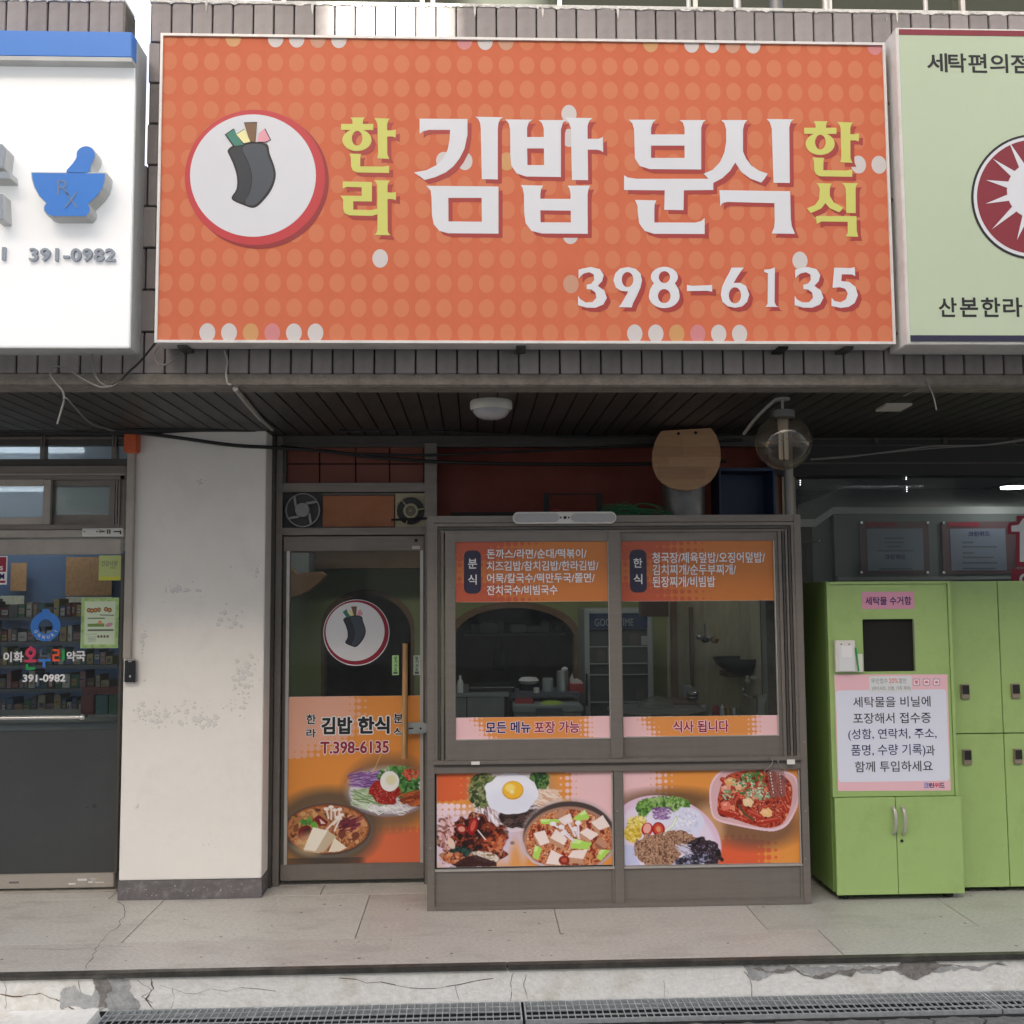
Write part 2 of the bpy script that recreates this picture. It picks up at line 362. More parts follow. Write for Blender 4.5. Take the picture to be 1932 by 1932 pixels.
M('mortar_dark', (0.055, 0.052, 0.052), 0.95, noise=0.5, scale=25)
M('mortar_white', (0.72, 0.70, 0.66), 0.9, noise=0.15, scale=30, bump=0.5, dirt=(0.3, 0.28, 0.25), dirt_amt=0.7, dirt_scale=14)
M('concrete_lip', (0.20, 0.178, 0.152), 0.9, noise=0.2, scale=16, bump=0.5, bscale=50, dirt=(0.14, 0.12, 0.10), dirt_amt=0.6, dirt_scale=6)
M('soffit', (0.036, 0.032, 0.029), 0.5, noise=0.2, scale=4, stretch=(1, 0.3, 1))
M('white_paint', (0.85, 0.815, 0.765), 0.6, noise=0.035, scale=3, dirt=(0.66, 0.62, 0.57), dirt_amt=0.35, dirt_scale=1.6, bump=0.12, bscale=9)
M('skirting', (0.14, 0.125, 0.13), 0.6, noise=0.15, scale=10, dirt=(0.5, 0.5, 0.5), dirt_amt=0.25, dirt_scale=22)
M('peel', (0.74, 0.72, 0.69), 0.9)
M('peel_edge', (0.40, 0.375, 0.345), 0.9)
M('alu_brown', (0.205, 0.180, 0.160), 0.42, metal=0.35, noise=0.07, scale=5, stretch=(1, 1, 8), streak=0.12)
M('alu_dark', (0.085, 0.078, 0.07), 0.42, metal=0.35, noise=0.1, scale=5)
M('alu_light', (0.50, 0.47, 0.44), 0.35, metal=0.45, noise=0.08, scale=8)
M('alu_beige', (0.40, 0.36, 0.315), 0.42, metal=0.2, noise=0.08, scale=6, dirt=(0.2, 0.18, 0.16), dirt_amt=0.35, dirt_scale=4)
M('rubber', (0.015, 0.015, 0.015), 0.8)
M('steel', (0.55, 0.55, 0.54), 0.25, metal=1.0)
M('white_plastic', (0.74, 0.72, 0.68), 0.4, noise=0.04, scale=6)
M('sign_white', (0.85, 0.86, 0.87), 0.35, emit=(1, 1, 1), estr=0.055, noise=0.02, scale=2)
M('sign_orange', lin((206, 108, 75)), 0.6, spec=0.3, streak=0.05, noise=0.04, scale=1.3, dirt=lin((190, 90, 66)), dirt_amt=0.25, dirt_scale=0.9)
M('dot_orange', lin((208, 124, 88)), 0.6, spec=0.3)
M('dot_white', lin((205, 198, 196)), 0.5)
M('dot_beige', lin((196, 146, 120)), 0.5)
M('dot_mauve', lin((204, 130, 132)), 0.42)
M('dot_olive', lin((203, 150, 96)), 0.42)
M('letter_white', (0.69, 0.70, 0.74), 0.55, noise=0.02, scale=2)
M('letter_yellow', lin((204, 204, 106)), 0.5)
M('letter_shadow', lin((166, 58, 54)), 0.4)
M('ring_red', lin((192, 56, 62)), 0.4)
M('ring_dark', lin((148, 46, 48)), 0.4)
M('frame_white', (0.72, 0.70, 0.68), 0.4, metal=0.1, dirt=(0.35, 0.3, 0.26), dirt_amt=0.35, dirt_scale=5, noise=0.05)
M('sign_blue', lin((58, 128, 214)), 0.35, noise=0.04, scale=3)
M('sign_side', (0.52, 0.53, 0.52), 0.5, noise=0.06, scale=5, dirt=(0.3, 0.3, 0.28), dirt_amt=0.3)
M('sign_grey', lin((150, 158, 170)), 0.45)
M('grey_blue', lin((115, 135, 165)), 0.45)
M('pale_green', lin((186, 200, 172)), 0.5, noise=0.03, scale=1.5)
M('maroon', lin((134, 40, 52)), 0.4)
M('navy', lin((40, 38, 66)), 0.4)
M('black_ink', (0.012, 0.011, 0.012), 0.5)
M('navy_ink', lin((30, 26, 92)), 0.5)
M('crimson_ink', lin((150, 22, 52)), 0.5)
M('red_ink', lin((226, 60, 50)), 0.5)
M('white_ink', (0.82, 0.81, 0.82), 0.45)
M('lilac_ink', lin((250, 225, 235)), 0.45)
M('grey_ink', lin((95, 98, 105)), 0.5)
M('pink_vinyl', lin((236, 190, 200)), 0.4)
M('pink_label', lin((214, 150, 176)), 0.4)
M('notice_white', (0.74, 0.76, 0.88), 0.4)
M('paper', (0.72, 0.74, 0.76), 0.7)
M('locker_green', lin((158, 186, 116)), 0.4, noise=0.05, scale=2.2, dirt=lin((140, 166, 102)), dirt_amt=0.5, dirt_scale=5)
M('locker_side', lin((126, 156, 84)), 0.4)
M('cable', (0.012, 0.012, 0.012), 0.6)
M('cable_grey', (0.22, 0.21, 0.20), 0.6)
M('conduit', (0.34, 0.33, 0.30), 0.5)
M('orange_box', lin((200, 92, 46)), 0.5, noise=0.1, scale=10)
M('red_wall', (0.20, 0.045, 0.03), 0.75, noise=0.12, scale=3)
M('red_panel', (0.20, 0.06, 0.04), 0.6)
M('orange_panel', (0.36, 0.13, 0.05), 0.55, noise=0.08)
M('board_wood', (0.42, 0.24, 0.12), 0.5, noise=0.14, scale=4, stretch=(1.2, 1, 14))
M('handle_wood', (0.46, 0.27, 0.12), 0.45, noise=0.25, scale=6, stretch=(14, 14, 1))
M('duct', (0.16, 0.16, 0.16), 0.45, metal=0.6, noise=0.15)
M('blue_crate', (0.012, 0.03, 0.075), 0.5)
M('green_net', (0.03, 0.16, 0.07), 0.7)
M('fan_grey', (0.30, 0.30, 0.30), 0.5, noise=0.1, scale=20)
M('fan_dark', (0.07, 0.07, 0.075), 0.6)
M('fan_beige', (0.38, 0.34, 0.22), 0.5)
M('kitchen_green', (0.24, 0.28, 0.13), 0.75, noise=0.08, scale=2)
M('arch_wood', (0.17, 0.11, 0.065), 0.6, noise=0.15)
M('kitchen_tile', (0.16, 0.14, 0.125), 0.5, noise=0.15, scale=5)
M('kitchen_dark', (0.10, 0.09, 0.08), 0.8)
M('grease_wall', (0.42, 0.39, 0.27), 0.6, noise=0.25, scale=2.5, stretch=(3, 1, 0.5), dirt=(0.2, 0.16, 0.1), dirt_amt=0.6, dirt_scale=3)
M('stainless', (0.42, 0.45, 0.43), 0.35, metal=0.7, noise=0.12, scale=4)
M('fridge_grey', (0.30, 0.34, 0.33), 0.4)
M('fridge_inside', (0.06, 0.07, 0.065), 0.6)
M('fridge_blue', lin((32, 48, 84)), 0.4)
M('red_plastic', (0.40, 0.05, 0.05), 0.45)
M('green_pack', (0.40, 0.55, 0.08), 0.45)
M('cloth_white', (0.65, 0.65, 0.62), 0.8)
M('foil', (0.7, 0.72, 0.72), 0.3, metal=1.0, bump=1.0, bscale=60)
M('pan_black', (0.02, 0.02, 0.022), 0.45)
M('brown_wall', (0.17, 0.12, 0.09), 0.8)
M('inside_dark', (0.05, 0.05, 0.05), 0.9)
M('inside_grey', (0.30, 0.32, 0.31), 0.8)
M('ph_blue', lin((84, 106, 142)), 0.6)
M('ph_wall', (0.35, 0.38, 0.42), 0.7)
M('shelf_dark', (0.10, 0.11, 0.13), 0.5)
M('laundry_wall', (0.17, 0.195, 0.19), 0.7)
M('laundry_ceiling', (0.45, 0.46, 0.45), 0.7)
M('aubergine', (0.035, 0.03, 0.045), 0.6)
M('tube_lit', (0.8, 0.8, 0.8), 0.5, emit=(0.93, 0.97, 1.0), estr=3.5)
M('disc_lit', (0.8, 0.8, 0.8), 0.5, emit=(0.97, 0.99, 1.0), estr=5.0)
M('led_dot', (0.8, 0.8, 0.8), 0.5, emit=(0.9, 0.95, 1.0), estr=1.0)
M('lamp_plastic', (0.62, 0.59, 0.52), 0.35)
M('lamp_dome', (0.42, 0.41, 0.42), 0.2)
M('bulb', (0.8, 0.77, 0.7), 0.3)
M('brass', (0.55, 0.36, 0.12), 0.35, metal=0.8)
M('keypad_gold', (0.32, 0.26, 0.20), 0.4, metal=0.4)
M('black_gloss', (0.012, 0.012, 0.014), 0.12)
M('film_grey', (0.052, 0.055, 0.058), 0.3, noise=0.12, scale=1.5, dirt=(0.075, 0.075, 0.075), dirt_amt=0.5, dirt_scale=2)
M('facade_plain', (0.66, 0.64, 0.61), 0.85, noise=0.08, scale=0.4)
M('facade_window', (0.34, 0.35, 0.36), 0.5)
M('upper_glass', (0.055, 0.062, 0.047), 0.6, spec=0.15)
M('upper_green', (0.075, 0.085, 0.062), 0.6, spec=0.2, noise=0.1, scale=1)
glass_mat('glass_clear', (0.93, 0.95, 0.93))
glass_mat('glass_reflect_tint', (0.62, 0.68, 0.66), base=0.12, frost=0.35, frostcol=(0.5, 0.56, 0.55))  # pale diffuse tint stands in for sky and tree reflections in this pane
glass_mat('glass_frost', (0.7, 0.75, 0.78), rough=0.1, frost=0.8, frostcol=(0.55, 0.62, 0.68))
glass_mat('glass_globe', (0.66, 0.62, 0.56), base=0.05, frost=0.16, frostcol=(0.34, 0.31, 0.27))
glass_mat('clear_plastic', (0.85, 0.82, 0.80), rough=0.12, frost=0.15, frostcol=(0.8, 0.8, 0.8))
print_mat()

YW, YC, YD, YP, YF, YS = 5.29, 5.575, 5.80, 5.76, 4.36, 4.20
ZC = 2.48                      # soffit height
# ================================================================ ground, walkway, kerb
g = MB(); g.quad((-400, -400, -0.20), (400, -400, -0.20), (400, 4.20, -0.20), (-400, 4.20, -0.20)); g.quad((-400, 4.20, -0.20), (-400, 400, -0.20), (400, 400, -0.20), (400, 4.20, -0.20)); g.f[-1] = tuple(reversed(g.f[-1]))
M('street_concrete', (0.34, 0.33, 0.315), 0.9, noise=0.15, scale=1.5)
struct('ground', g, 'street_concrete')
YE = 4.53                      # walkway edge
YSTR = onz(966, 1926, -0.15).y # street side of the drain
# street pavers in view
st = struct('street', MB().box(-6, 6, -2, YSTR-0.045, -0.199, -0.175), 'mortar_dark')
def paver_mesh(sx, sy):
    pts = [(-.5, -.5), (-.17, -.5), (0, -.40), (.17, -.5), (.5, -.5), (.42, -.2), (.5, 0), (.58, .2), (.5, .5), (.17, .5), (0, .60), (-.17, .5), (-.5, .5), (-.42, .2), (-.5, 0), (-.58, -.2)]
    n = len(pts); mb = MB(); mb.v = [(x*sx, y*sy, -0.03) for x, y in pts]+[(x*sx, y*sy, 0) for x, y in pts]
    mb.f = [tuple(range(n, 2*n))]+[(i, (i+1) % n, n+(i+1) % n, n+i) for i in range(n)]; me = mb.mesh('paver', bevel=0.003); me.materials.append(MATS['asphalt_paver']); return me
pm = paver_mesh(0.205, 0.10)
for r in range(4):
    for k in range(24):
        piece('paver', pm, st, (-2.5+k*0.212+(r % 2)*0.1, YSTR-0.115-r*0.112, -0.150+random.uniform(-.003, .002)), (0, 0, random.uniform(-.02, .02)))
# walkway
wk = struct('walkway', MB().box(-6, 6, YE+0.02, 12, -0.20, -0.014), 'joint')
yj = onz(966, 1764.5).y; yb = onz(660, 1688).y
gap = 0.0035
def slab(x0, x1, y0, y1, m, dz=0):
    me = MB().box(x0+gap/2, x1-gap/2, y0+gap/2, y1-gap/2, -0.013, dz).mesh('slab', (0, 0, 0), bevel=0.0012); me.materials.append(MATS[m])
    o = bpy.data.objects.new('slab', me); COL.objects.link(o); o.parent = wk
xm = [onz(283+(-20), 1745).x, onz(682, 1735).x, onz(1051, 1737).x, onz(1425, 1728).x, onz(1828, 1735).x]
xs = [-6, -4.3, xm[0]-1.14] + xm + [xm[-1]+1.1, 6]
mt = ['terrazzo', 'terrazzo', 'terrazzo', 'terrazzo', 'terrazzo_pink', 'terrazzo_pink', 'terrazzo_green', 'terrazzo_green', 'terrazzo_green']
for i in range(len(xs)-1): slab(xs[i], xs[i+1], yj, yb, mt[min(i, len(mt)-1)])
xs2 = [-6, -3.3, onz(1580, 1790).x, 3.6, 6]
for i in range(4): slab(xs2[i], xs2[i+1], YE+0.035, yj, ['terrazzo', 'terrazzo_pink', 'terrazzo_green', 'terrazzo_green'][i])
xs3 = [-6, onz(210, 1692).x, onz(608, 1680).x, onz(815, 1690).x, 1.9, 3.2, 6]
for i in range(6): slab(xs3[i], xs3[i+1], yb, 5.80 if i != 3 else 5.80, ['terrazzo', 'terrazzo', 'terrazzo', 'terrazzo_pink', 'terrazzo_green', 'terrazzo_green'][i])
slab(-6, 6, 5.80, 10, 'terrazzo')
# long natural crack in the walkway slabs (thin dark groove)
def groove(pts, wd, m, parent, nrm='z', z=0.0008, y=None):
    mb = MB(); P = [Vector(p) for p in pts]; Q = []
    for a, b in zip(P[:-1], P[1:]):
        for t in (0, .33, .66): 
            j = (b-a).length*0.07; q = a.lerp(b, t); q += Vector((random.uniform(-j, j), 0 if nrm == 'y' else random.uniform(-j, j), random.uniform(-j, j) if nrm == 'y' else 0)); Q.append(q)
    Q.append(P[-1])
    for a, b in zip(Q[:-1], Q[1:]):
        d = (b-a); d.normalize(); s = Vector((-d.y, d.x, 0)) if nrm == 'z' else Vector((-d.z, 0, d.x)); h = wd*random.uniform(.12, .5)
        mb.quad(a-s*h, b-s*h, b+s*h, a+s*h) if nrm == 'z' else mb.quad(a-s*h, a+s*h, b+s*h, b-s*h)
    return part('crack', mb, m, parent)
cp = [(228, 1700), (232, 1732), (218, 1752), (190, 1776), (182, 1790), (172, 1808), (163, 1828)]
groove([Vector((*onz(x, y).xy, 0.001)) for x, y in cp], 0.004, 'crack', wk)
groove([Vector((*onz(x, y).xy, 0.001)) for x, y in [(0, 1794), (120, 1789), (250, 1786)]], 0.003, 'crack', wk)
gs = MB(); rg = random.Random(31)
for _ in range(90):
    x, y = rg.uniform(-3, 3.2), rg.uniform(YE+.06, 5.5); r = rg.choice([.003, .004, .006, .009]); k = rg.randint(5, 8)
    n = len(gs.v); gs.v += [(x+r*rg.uniform(.6, 1.3)*math.cos(6.283*i/k), y+r*rg.uniform(.6, 1.3)*math.sin(6.283*i/k), .0006) for i in range(k)]; gs.f.append(tuple(range(n, n+k)))
part('gum_spots', gs, 'stain_grey', wk, kind='stuff')
# metal nosing strips
NZ = thing('step_nosing', 'long dark metal nosing strip along the front edge of the walkway', 'edge trim', (0, YE, -0.02))
xn = at(957, 1820, YE).x
for a, b in ((-6, xn-0.002), (xn+0.002, 6)):
    p = MB(); p.box(a, b, YE-0.004, YE+0.034, -0.016, 0.002); p.box(a, b, YE-0.009, YE-0.004, -0.019, -0.004); part('nosing_strip', p, 'nosing', NZ, bevel=0.0015)
# riser
KB = thing('kerb_riser', 'cracked white plastered step riser below the walkway edge', 'kerb', (0, YE+0.01, -0.19))
yr = YE+0.004
part('riser_face', MB().box(-6, 6, yr, yr+0.012, -0.20, -0.017), 'kerb_plaster', KB)
def kp(x, y, dy=0.001): return Vector((at(x, y, yr).x, yr-dy, at(x, y, yr).z))
for cr, wd in (([(0, 1877), (40, 1880), (76, 1874), (105, 1888), (145, 1907)], 0.006), ([(8, 1848), (12, 1877), (10, 1904)], 0.003), ([(284, 1845), (290, 1865), (276, 1885), (292, 1905)], 0.006), ([(262, 1850), (286, 1868), (268, 1880), (288, 1892)], 0.004),
               ([(148, 1850), (155, 1878), (146, 1900)], 0.003), ([(300, 1862), (350, 1872), (430, 1866), (520, 1870)], 0.002), ([(640, 1842), (720, 1852), (800, 1861), (870, 1858), (930, 1846)], 0.0035),
               ([(968, 1834), (962, 1855), (966, 1878), (960, 1896)], 0.003), ([(992, 1838), (988, 1862), (996, 1885)], 0.003), ([(1404, 1832), (1417, 1848), (1418, 1880), (1420, 1900)], 0.003), ([(324, 1865), (330, 1885), (322, 1902)], 0.002), ([(860, 1858), (866, 1895)], 0.002), ([(1250, 1850), (1256, 1890)], 0.0015)):
    groove([kp(*p) for p in cr], wd, 'rust_crack' if wd > 0.004 else 'crack', KB, 'y')
def blob(pts, Y, m, parent, nm, n=3, jit=0.0):
    P = [(at(x, y, Y).x, at(x, y, Y).z) for x, y in pts]
    for it in range(3):           # break the outline up like flaked plaster
        Q = []
        for i in range(len(P)):
            a, b = P[i], P[(i+1) % len(P)]; L_ = math.hypot(b[0]-a[0], b[1]-a[1]); Q += [a, ((a[0]+b[0])/2+random.gauss(0, .11)*L_, (a[1]+b[1])/2+random.gauss(0, .11)*L_)]
        P = Q
    mb = MB(); tess(mb, [P], Y, lambda x, y: (x, y)); return part(nm, mb, m, parent)
blob([(112, 1885), (118, 1866), (140, 1858), (150, 1872), (172, 1880), (185, 1852), (240, 1848), (243, 1870), (262, 1888), (262, 1905), (190, 1906), (150, 1900), (116, 1905)], yr-0.002, 'kerb_grey', KB, 'patch', 3, 0.004)
blob([(176, 1846), (204, 1850), (212, 1870), (196, 1890), (200, 1903), (184, 1900), (188, 1876), (180, 1862)], yr-0.003, 'stain_grey', KB, 'stain', 3, 0.004)
# missing plaster at the right: jagged dark recess
tp = [(1402, 1823)]+[(1402+i*18, 1823+random.uniform(0, 2)) for i in range(1, 25)]+[(1932, 1818)]
bt = [(1900, 1822), (1860, 1827), (1800, 1833), (1750, 1838), (1700, 1839), (1660, 1837), (1620, 1834), (1590, 1840), (1560, 1843), (1520, 1836), (1480, 1836), (1440, 1845), (1416, 1848)]
blob([(x, y-1) for x, y in tp[:24]]+bt, yr-0.002, 'kerb_grey', KB, 'broken_edge', 1, 0.002)
blob([(1640, 1822), (1800, 1820), (1820, 1825), (1760, 1832), (1700, 1834), (1650, 1828), (1600, 1830), (1560, 1834), (1500, 1829), (1440, 1832), (1420, 1827), (1500, 1826)], yr-0.003, 'stain_grey', KB, 'stain', 2, 0.003)
blob([(1881, 1921-4-34), (1890, 1876), (1900, 1882), (1903, 1893), (1882, 1893)], yr-0.003, 'dark_void', KB, 'hole', 2)
blob([(1104, 1893), (1110, 1886), (1124, 1888), (1126, 1897), (1108, 1900)], yr-0.003, 'crack', KB, 'hole', 2)
# concrete apron at the left of the drain
struct('drain_bed', MB().box(-6, 6, YSTR-0.05, yr-0.012, -0.199, -0.195), 'dark_void')  # near-black sheet under the bars stands for the drain's shaded depth
struct('drain_channel', MB().box(-6, 6, YSTR-0.05, YSTR-0.03, -0.194, -0.155).box(-6, 6, yr-0.0115, yr-0.0005, -0.194, -0.156), 'dark_void')
XD = onz(200, 1906, -0.15).x
struct('concrete_apron', MB().prism([(-6, -0.20), (XD-0.01, -0.20), (XD-0.03, -0.146), (-6, -0.146)], YSTR-0.8, yr-YSTR+0.799), 'kerb_plaster')
# steel grates
def grate(x0, x1, label):
    y0, y1 = YSTR, yr-0.012; t = thing('drain_grate', label, 'drain grate', ((x0+x1)/2, (y0+y1)/2, -0.19), 'steel grates over the gutter')
    fr = MB().box(x0, x1, y0, y0+0.006, -0.185, -0.148).box(x0, x1, y1-0.006, y1, -0.185, -0.148).box(x0, x0+0.006, y0+0.006, y1-0.006, -0.185, -0.148).box(x1-0.006, x1, y0+0.006, y1-0.006, -0.185, -0.148)
    part('grate_frame', fr, 'galvanised', t)
    b = MB(); n = int((x1-x0)/0.0295)
    for i in range(1, n): x = x0+i*(x1-x0)/n; b.box(x-0.0017, x+0.0017, y0+0.006, y1-0.006, -0.1545, -0.149)
    for k in range(1, 4): y = y0+k*(y1-y0)/4; b.box(x0+0.006, x1-0.006, y-0.0018, y+0.0018, -0.1545, -0.1492)
    part('grate_bars', b, 'galvanised', t, kind='stuff')
gx = [XD, onz(985, 1890, -0.15).x, onz(1860, 1880, -0.15).x, onz(1860, 1880, -0.15).x+1.9]
grate(gx[0]+.01, gx[1]-.006, 'steel gutter grate at the left with its end beside the pale concrete apron')
grate(gx[1]+.006, gx[2]-.004, 'middle steel gutter grate in front of the sliding window unit')
grate(gx[2]+.004, gx[3], 'steel gutter grate cut by the right side of the photo, below the lockers')

# ================================================================ building shell
WALLS = [('left_party_wall', (-4.6, -4.5, 5.4, 9.4)), ('right_party_wall', (4.5, 4.6, 5.4, 9.4)), ('back_wall', (-4.5, 4.5, 9.3, 9.4))]
BL = thing('shop_building', 'ground floor shop building carrying the tiled canopy, its shops side by side', 'building', (0, 7, 0))
for nm, (a, b, c, d) in WALLS: part('wall', MB().box(a, b, c, d, 0, ZC+0.02), 'inside_dark', BL)
rf = MB().box(-5.2, 5.2, YF+0.12, 6.05, ZC+0.03, ZC+0.16).box(-5.2, 5.2, 6.75, 9.4, ZC+0.03, ZC+0.16)
for a, b in ((-5.2, -1.3), (1.6, 5.2)): rf.box(a, b, 6.051, 6.749, ZC+0.03, ZC+0.16)
part('roof', rf, 'concrete_lip', BL)      # opening over the kitchen added out of view to bring daylight in
part('partition_wall', MB().box(-1.75, -1.50, 5.9, 9.3, 0, ZC+0.02), 'inside_grey', BL)
part('partition_wall', MB().box(1.82, 1.90, 5.95, 9.3, 0, ZC+0.02), 'grease_wall', BL)
# soffit boards
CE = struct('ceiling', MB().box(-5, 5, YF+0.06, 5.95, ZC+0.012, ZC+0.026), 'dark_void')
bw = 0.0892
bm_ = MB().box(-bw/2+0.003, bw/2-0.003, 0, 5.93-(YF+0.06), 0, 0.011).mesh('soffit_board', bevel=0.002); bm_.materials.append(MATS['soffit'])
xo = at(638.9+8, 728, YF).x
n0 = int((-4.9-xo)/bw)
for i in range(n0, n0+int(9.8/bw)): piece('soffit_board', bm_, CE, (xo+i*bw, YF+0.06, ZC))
cl_ = MB().box(-4.5, 4.5, 5.96, 6.05, ZC, ZC+0.02).box(-4.5, 4.5, 6.75, 9.3, ZC, ZC+0.02)
for a, b in ((-4.5, -1.3), (1.6, 4.5)): cl_.box(a, b, 6.051, 6.749, ZC, ZC+0.02)
struct('shop_ceiling', cl_, 'laundry_ceiling')  # same added gap lets the daylight through into the kitchen

# ================================================================ canopy fascia of brown tiles
zl0, zl1 = at(966, 729, YF-0.02).z, at(966, 706, YF-0.02).z
ztop = at(966, 16, YF).z
FA = thing('canopy_fascia', 'tiled concrete fascia above the shops with vertical brown grey tiles', 'fascia', (0, YF, zl0))
xg0, xg1 = at(236, 40, YF).x, at(283, 60, YF).x; zg = at(262, 313, YF).z
body = MB(); body.box(-5.2, xg0, YF+0.010, YF+0.12, zl1, ztop-0.004); body.box(xg0, xg1, YF+0.010, YF+0.12, zl1, zg-0.004); body.box(xg1, 5.2, YF+0.010, YF+0.12, zl1, ztop-0.004)
part('core', body, 'mortar_dark', FA)
part('concrete_ledge', MB().box(-5.2, 5.2, YF-0.025, YF+0.12, zl0, zl1), 'concrete_lip', FA, bevel=0.006)
nrow = round((ztop-zl1)/0.183); th = (ztop-zl1)/nrow; tw = (at(638.9+1920*.33069, 45, YF).x-at(638.9+785*.33069, 45, YF).x)/10
tms = []
for k, m in enumerate(('tile_a', 'tile_b', 'tile_c', 'tile_a')):
    me = MB().box(-tw/2+0.0035, tw/2-0.0035, -0.010-0.001*k, 0.0095, 0.004, th-0.004).mesh('tile', bevel=0.003); me.materials.append(MATS[m]); tms.append(me)
XS0, XS1 = at(299, 355, YS).x, at(1678, 365, YS).x; ZS0, ZS1 = at(966, 648, YS).z, at(966, 74, YS).z
xt = at(638.9+785*.33069, 45, YF).x+tw/2
cnt = 0; drips = MB(); capm = MB()
for r in range(nrow):
    zb = zl1+r*th
    for c in range(-50, 50):
        x = xt+c*tw+(tw/2 if (nrow-1-r) % 2 else 0)
        if abs(x) > 3.6: continue
        if zb+th > zg+0.02:
            if xg0 <= x-tw/2 and x+tw/2 <= xg1: continue
            for g_, lo_ in ((xg0, True), (xg1, False)):
                if x-tw/2 < g_ < x+tw/2:
                    l_, r_2 = (x-tw/2, g_) if lo_ else (g_, x+tw/2)
                    if r_2-l_ > .012:
                        me = MB().box(l_-x+.001, r_2-x-.0035, -.011, .0095, .004, th-.004).mesh('tile', bevel=.002); me.materials.append(MATS['tile_a']); piece('tile', me, FA, (x, YF, zb))
                    break
            else: g_ = None
            if g_ is not None: continue
        hid = (XS0+0.2 < x-tw/2 and x+tw/2 < XS1-0.12 and ZS0+0.30 < zb and zb+th < ZS1-0.22)
        if x > XS1+0.25 and ZS0+0.30 < zb and zb+th < ZS1-0.22: hid = True
        if x < at(240, 355, YS).x-0.1 and ZS0+0.30 < zb and zb+th < ZS1-0.22: hid = True
        if hid: continue
        piece('tile', random.choice(tms), FA, (x, YF, zb)); cnt += 1
        if r == nrow-1:
            for _ in range(4):
                a = x+random.uniform(-tw/2, tw/2); ww = random.uniform(.006, .03); h = random.choice([.003, .004, .006, .010]) if random.random() < .95 else .05
                if h > .02: ww = .006
                capm.prism([(a-ww, ztop+0.001), (a+ww, ztop+0.001), (a+ww*.5, ztop-h*.7), (a, ztop-h), (a-ww*.6, ztop-h*.5)], YF-0.0142-random.random()*.001, 0.002)
print('tiles', cnt)
part('mortar_drips', capm, 'mortar_white', FA, kind='stuff')
for a, b in ((-5.2, xg0), (xg1, 5.2)): part('coping', MB().box(a, b, YF-0.013, YF+0.125, ztop-0.003, ztop+0.014), 'mortar_white', FA, bevel=0.003)
part('broken_end', MB().box(xg0-0.03, xg0+0.004, YF-0.008, YF+0.12, zg, ztop-0.01), 'concrete_lip', FA)

# ================================================================ upper storey set back above
UY = 6.6; ux = at(512, 8, UY).x
UB = thing('upper_storey', 'second floor set back behind the tiled parapet with dull green glazing', 'building', (ux+3, UY, 2.64))
part('wall', MB().box(ux, 7, UY+0.02, UY+2.4, ZC+0.17, 12), 'upper_green', UB)
for k in range(9):
    x = ux+0.1+k*0.92; fr = part('window', MB().box(x, x+0.84, UY, UY+0.018, 4.2, 6.6), 'upper_glass', UB)
    part('frame', MB().box(x-0.03, x, UY-0.02, UY+0.019, 4.1, 6.7), 'alu_light', fr)
    part('sill', MB().box(x-0.03, x+0.87, UY-0.03, UY-0.001, 4.90, 4.96), 'upper_green', fr)
for q, r, lb in ((817, .012, 'thin white upright post behind the parapet, leftmost'), (1299, .012, 'thin white upright post behind the parapet near the middle of the sign'), (1391, .02, 'white upright post behind the parapet beside the thick grey pipe'), (1464, .035, 'thick grey pipe rising behind the parapet above the phone number'), (1558, .018, 'pale square post behind the parapet left of the green sign'), (1746, .012, 'thin white post behind the parapet above the green sign')):
    Yp = 4.9; x = at(q, 8, Yp).x; solo('pipe' if r > .03 else 'railing_post', MB().cyl((x, Yp, ZC+0.17), (x, Yp, 5.6), r, seg=12), 'alu_light' if r < .03 else 'duct', lb, 'pipe' if r > .03 else 'post', smooth=True)

# ================================================================ unseen blocks added across the street (shade the front; gap shapes sun patch)
def patch_src(q, y, YO): 
    p = at(q, y, YF); t = (YO-p.y)/SUN_DIR.y; return p+SUN_DIR*t
YO = -14.0
pl = patch_src(634, 40, YO).x; pr = patch_src(842, 40, YO).x; pz = patch_src(700, 88, YO).z
def shade_tower(x0, x1, y1, h, lb):
    t = thing('shade_block', lb, 'building', ((x0+x1)/2, YO, -0.2)); sk = SUN_DIR.x/SUN_DIR.y*(y1-YO); wb = MB()
    P4 = [(x0, YO), (x1, YO), (x1+sk, y1), (x0+sk, y1)]; wb.v = [(a, b, -0.2) for a, b in P4]+[(a, b, h) for a, b in P4]
    wb.f = [(0, 1, 2, 3), (7, 6, 5, 4), (1, 0, 4, 5), (2, 1, 5, 6), (3, 2, 6, 7), (0, 3, 7, 4)]; part('wall', wb, 'facade_plain', t, fixn=True)
    n = max(1, int((x1-x0)/2.6)); wm = MB().box(-0.75, 0.75, 0.001, 0.05, 0, 1.4).mesh('window'); wm.materials.append(MATS['facade_window'])
    if x1-x0 > 3:
        for f in range(int(h/2.8)):
            for k in range(n): piece('window', wm, t, (x0+(k+0.5)*(x1-x0)/n, YO, f*2.8+0.9))
HB = pz+4.2
shade_tower(-40, pl, YO-9, HB, 'tall pale unseen block added across the street for shade, left of the narrow gap')
shade_tower(pr, 34, YO-9, HB-0.2, 'tall pale unseen block added across the street for shade, right of the narrow gap')
YO -= 0.06
shade_tower(pl-0.25, pr+0.25, YO-7, pz, 'narrow low unseen block added between the two shade blocks to trim the sun gap')
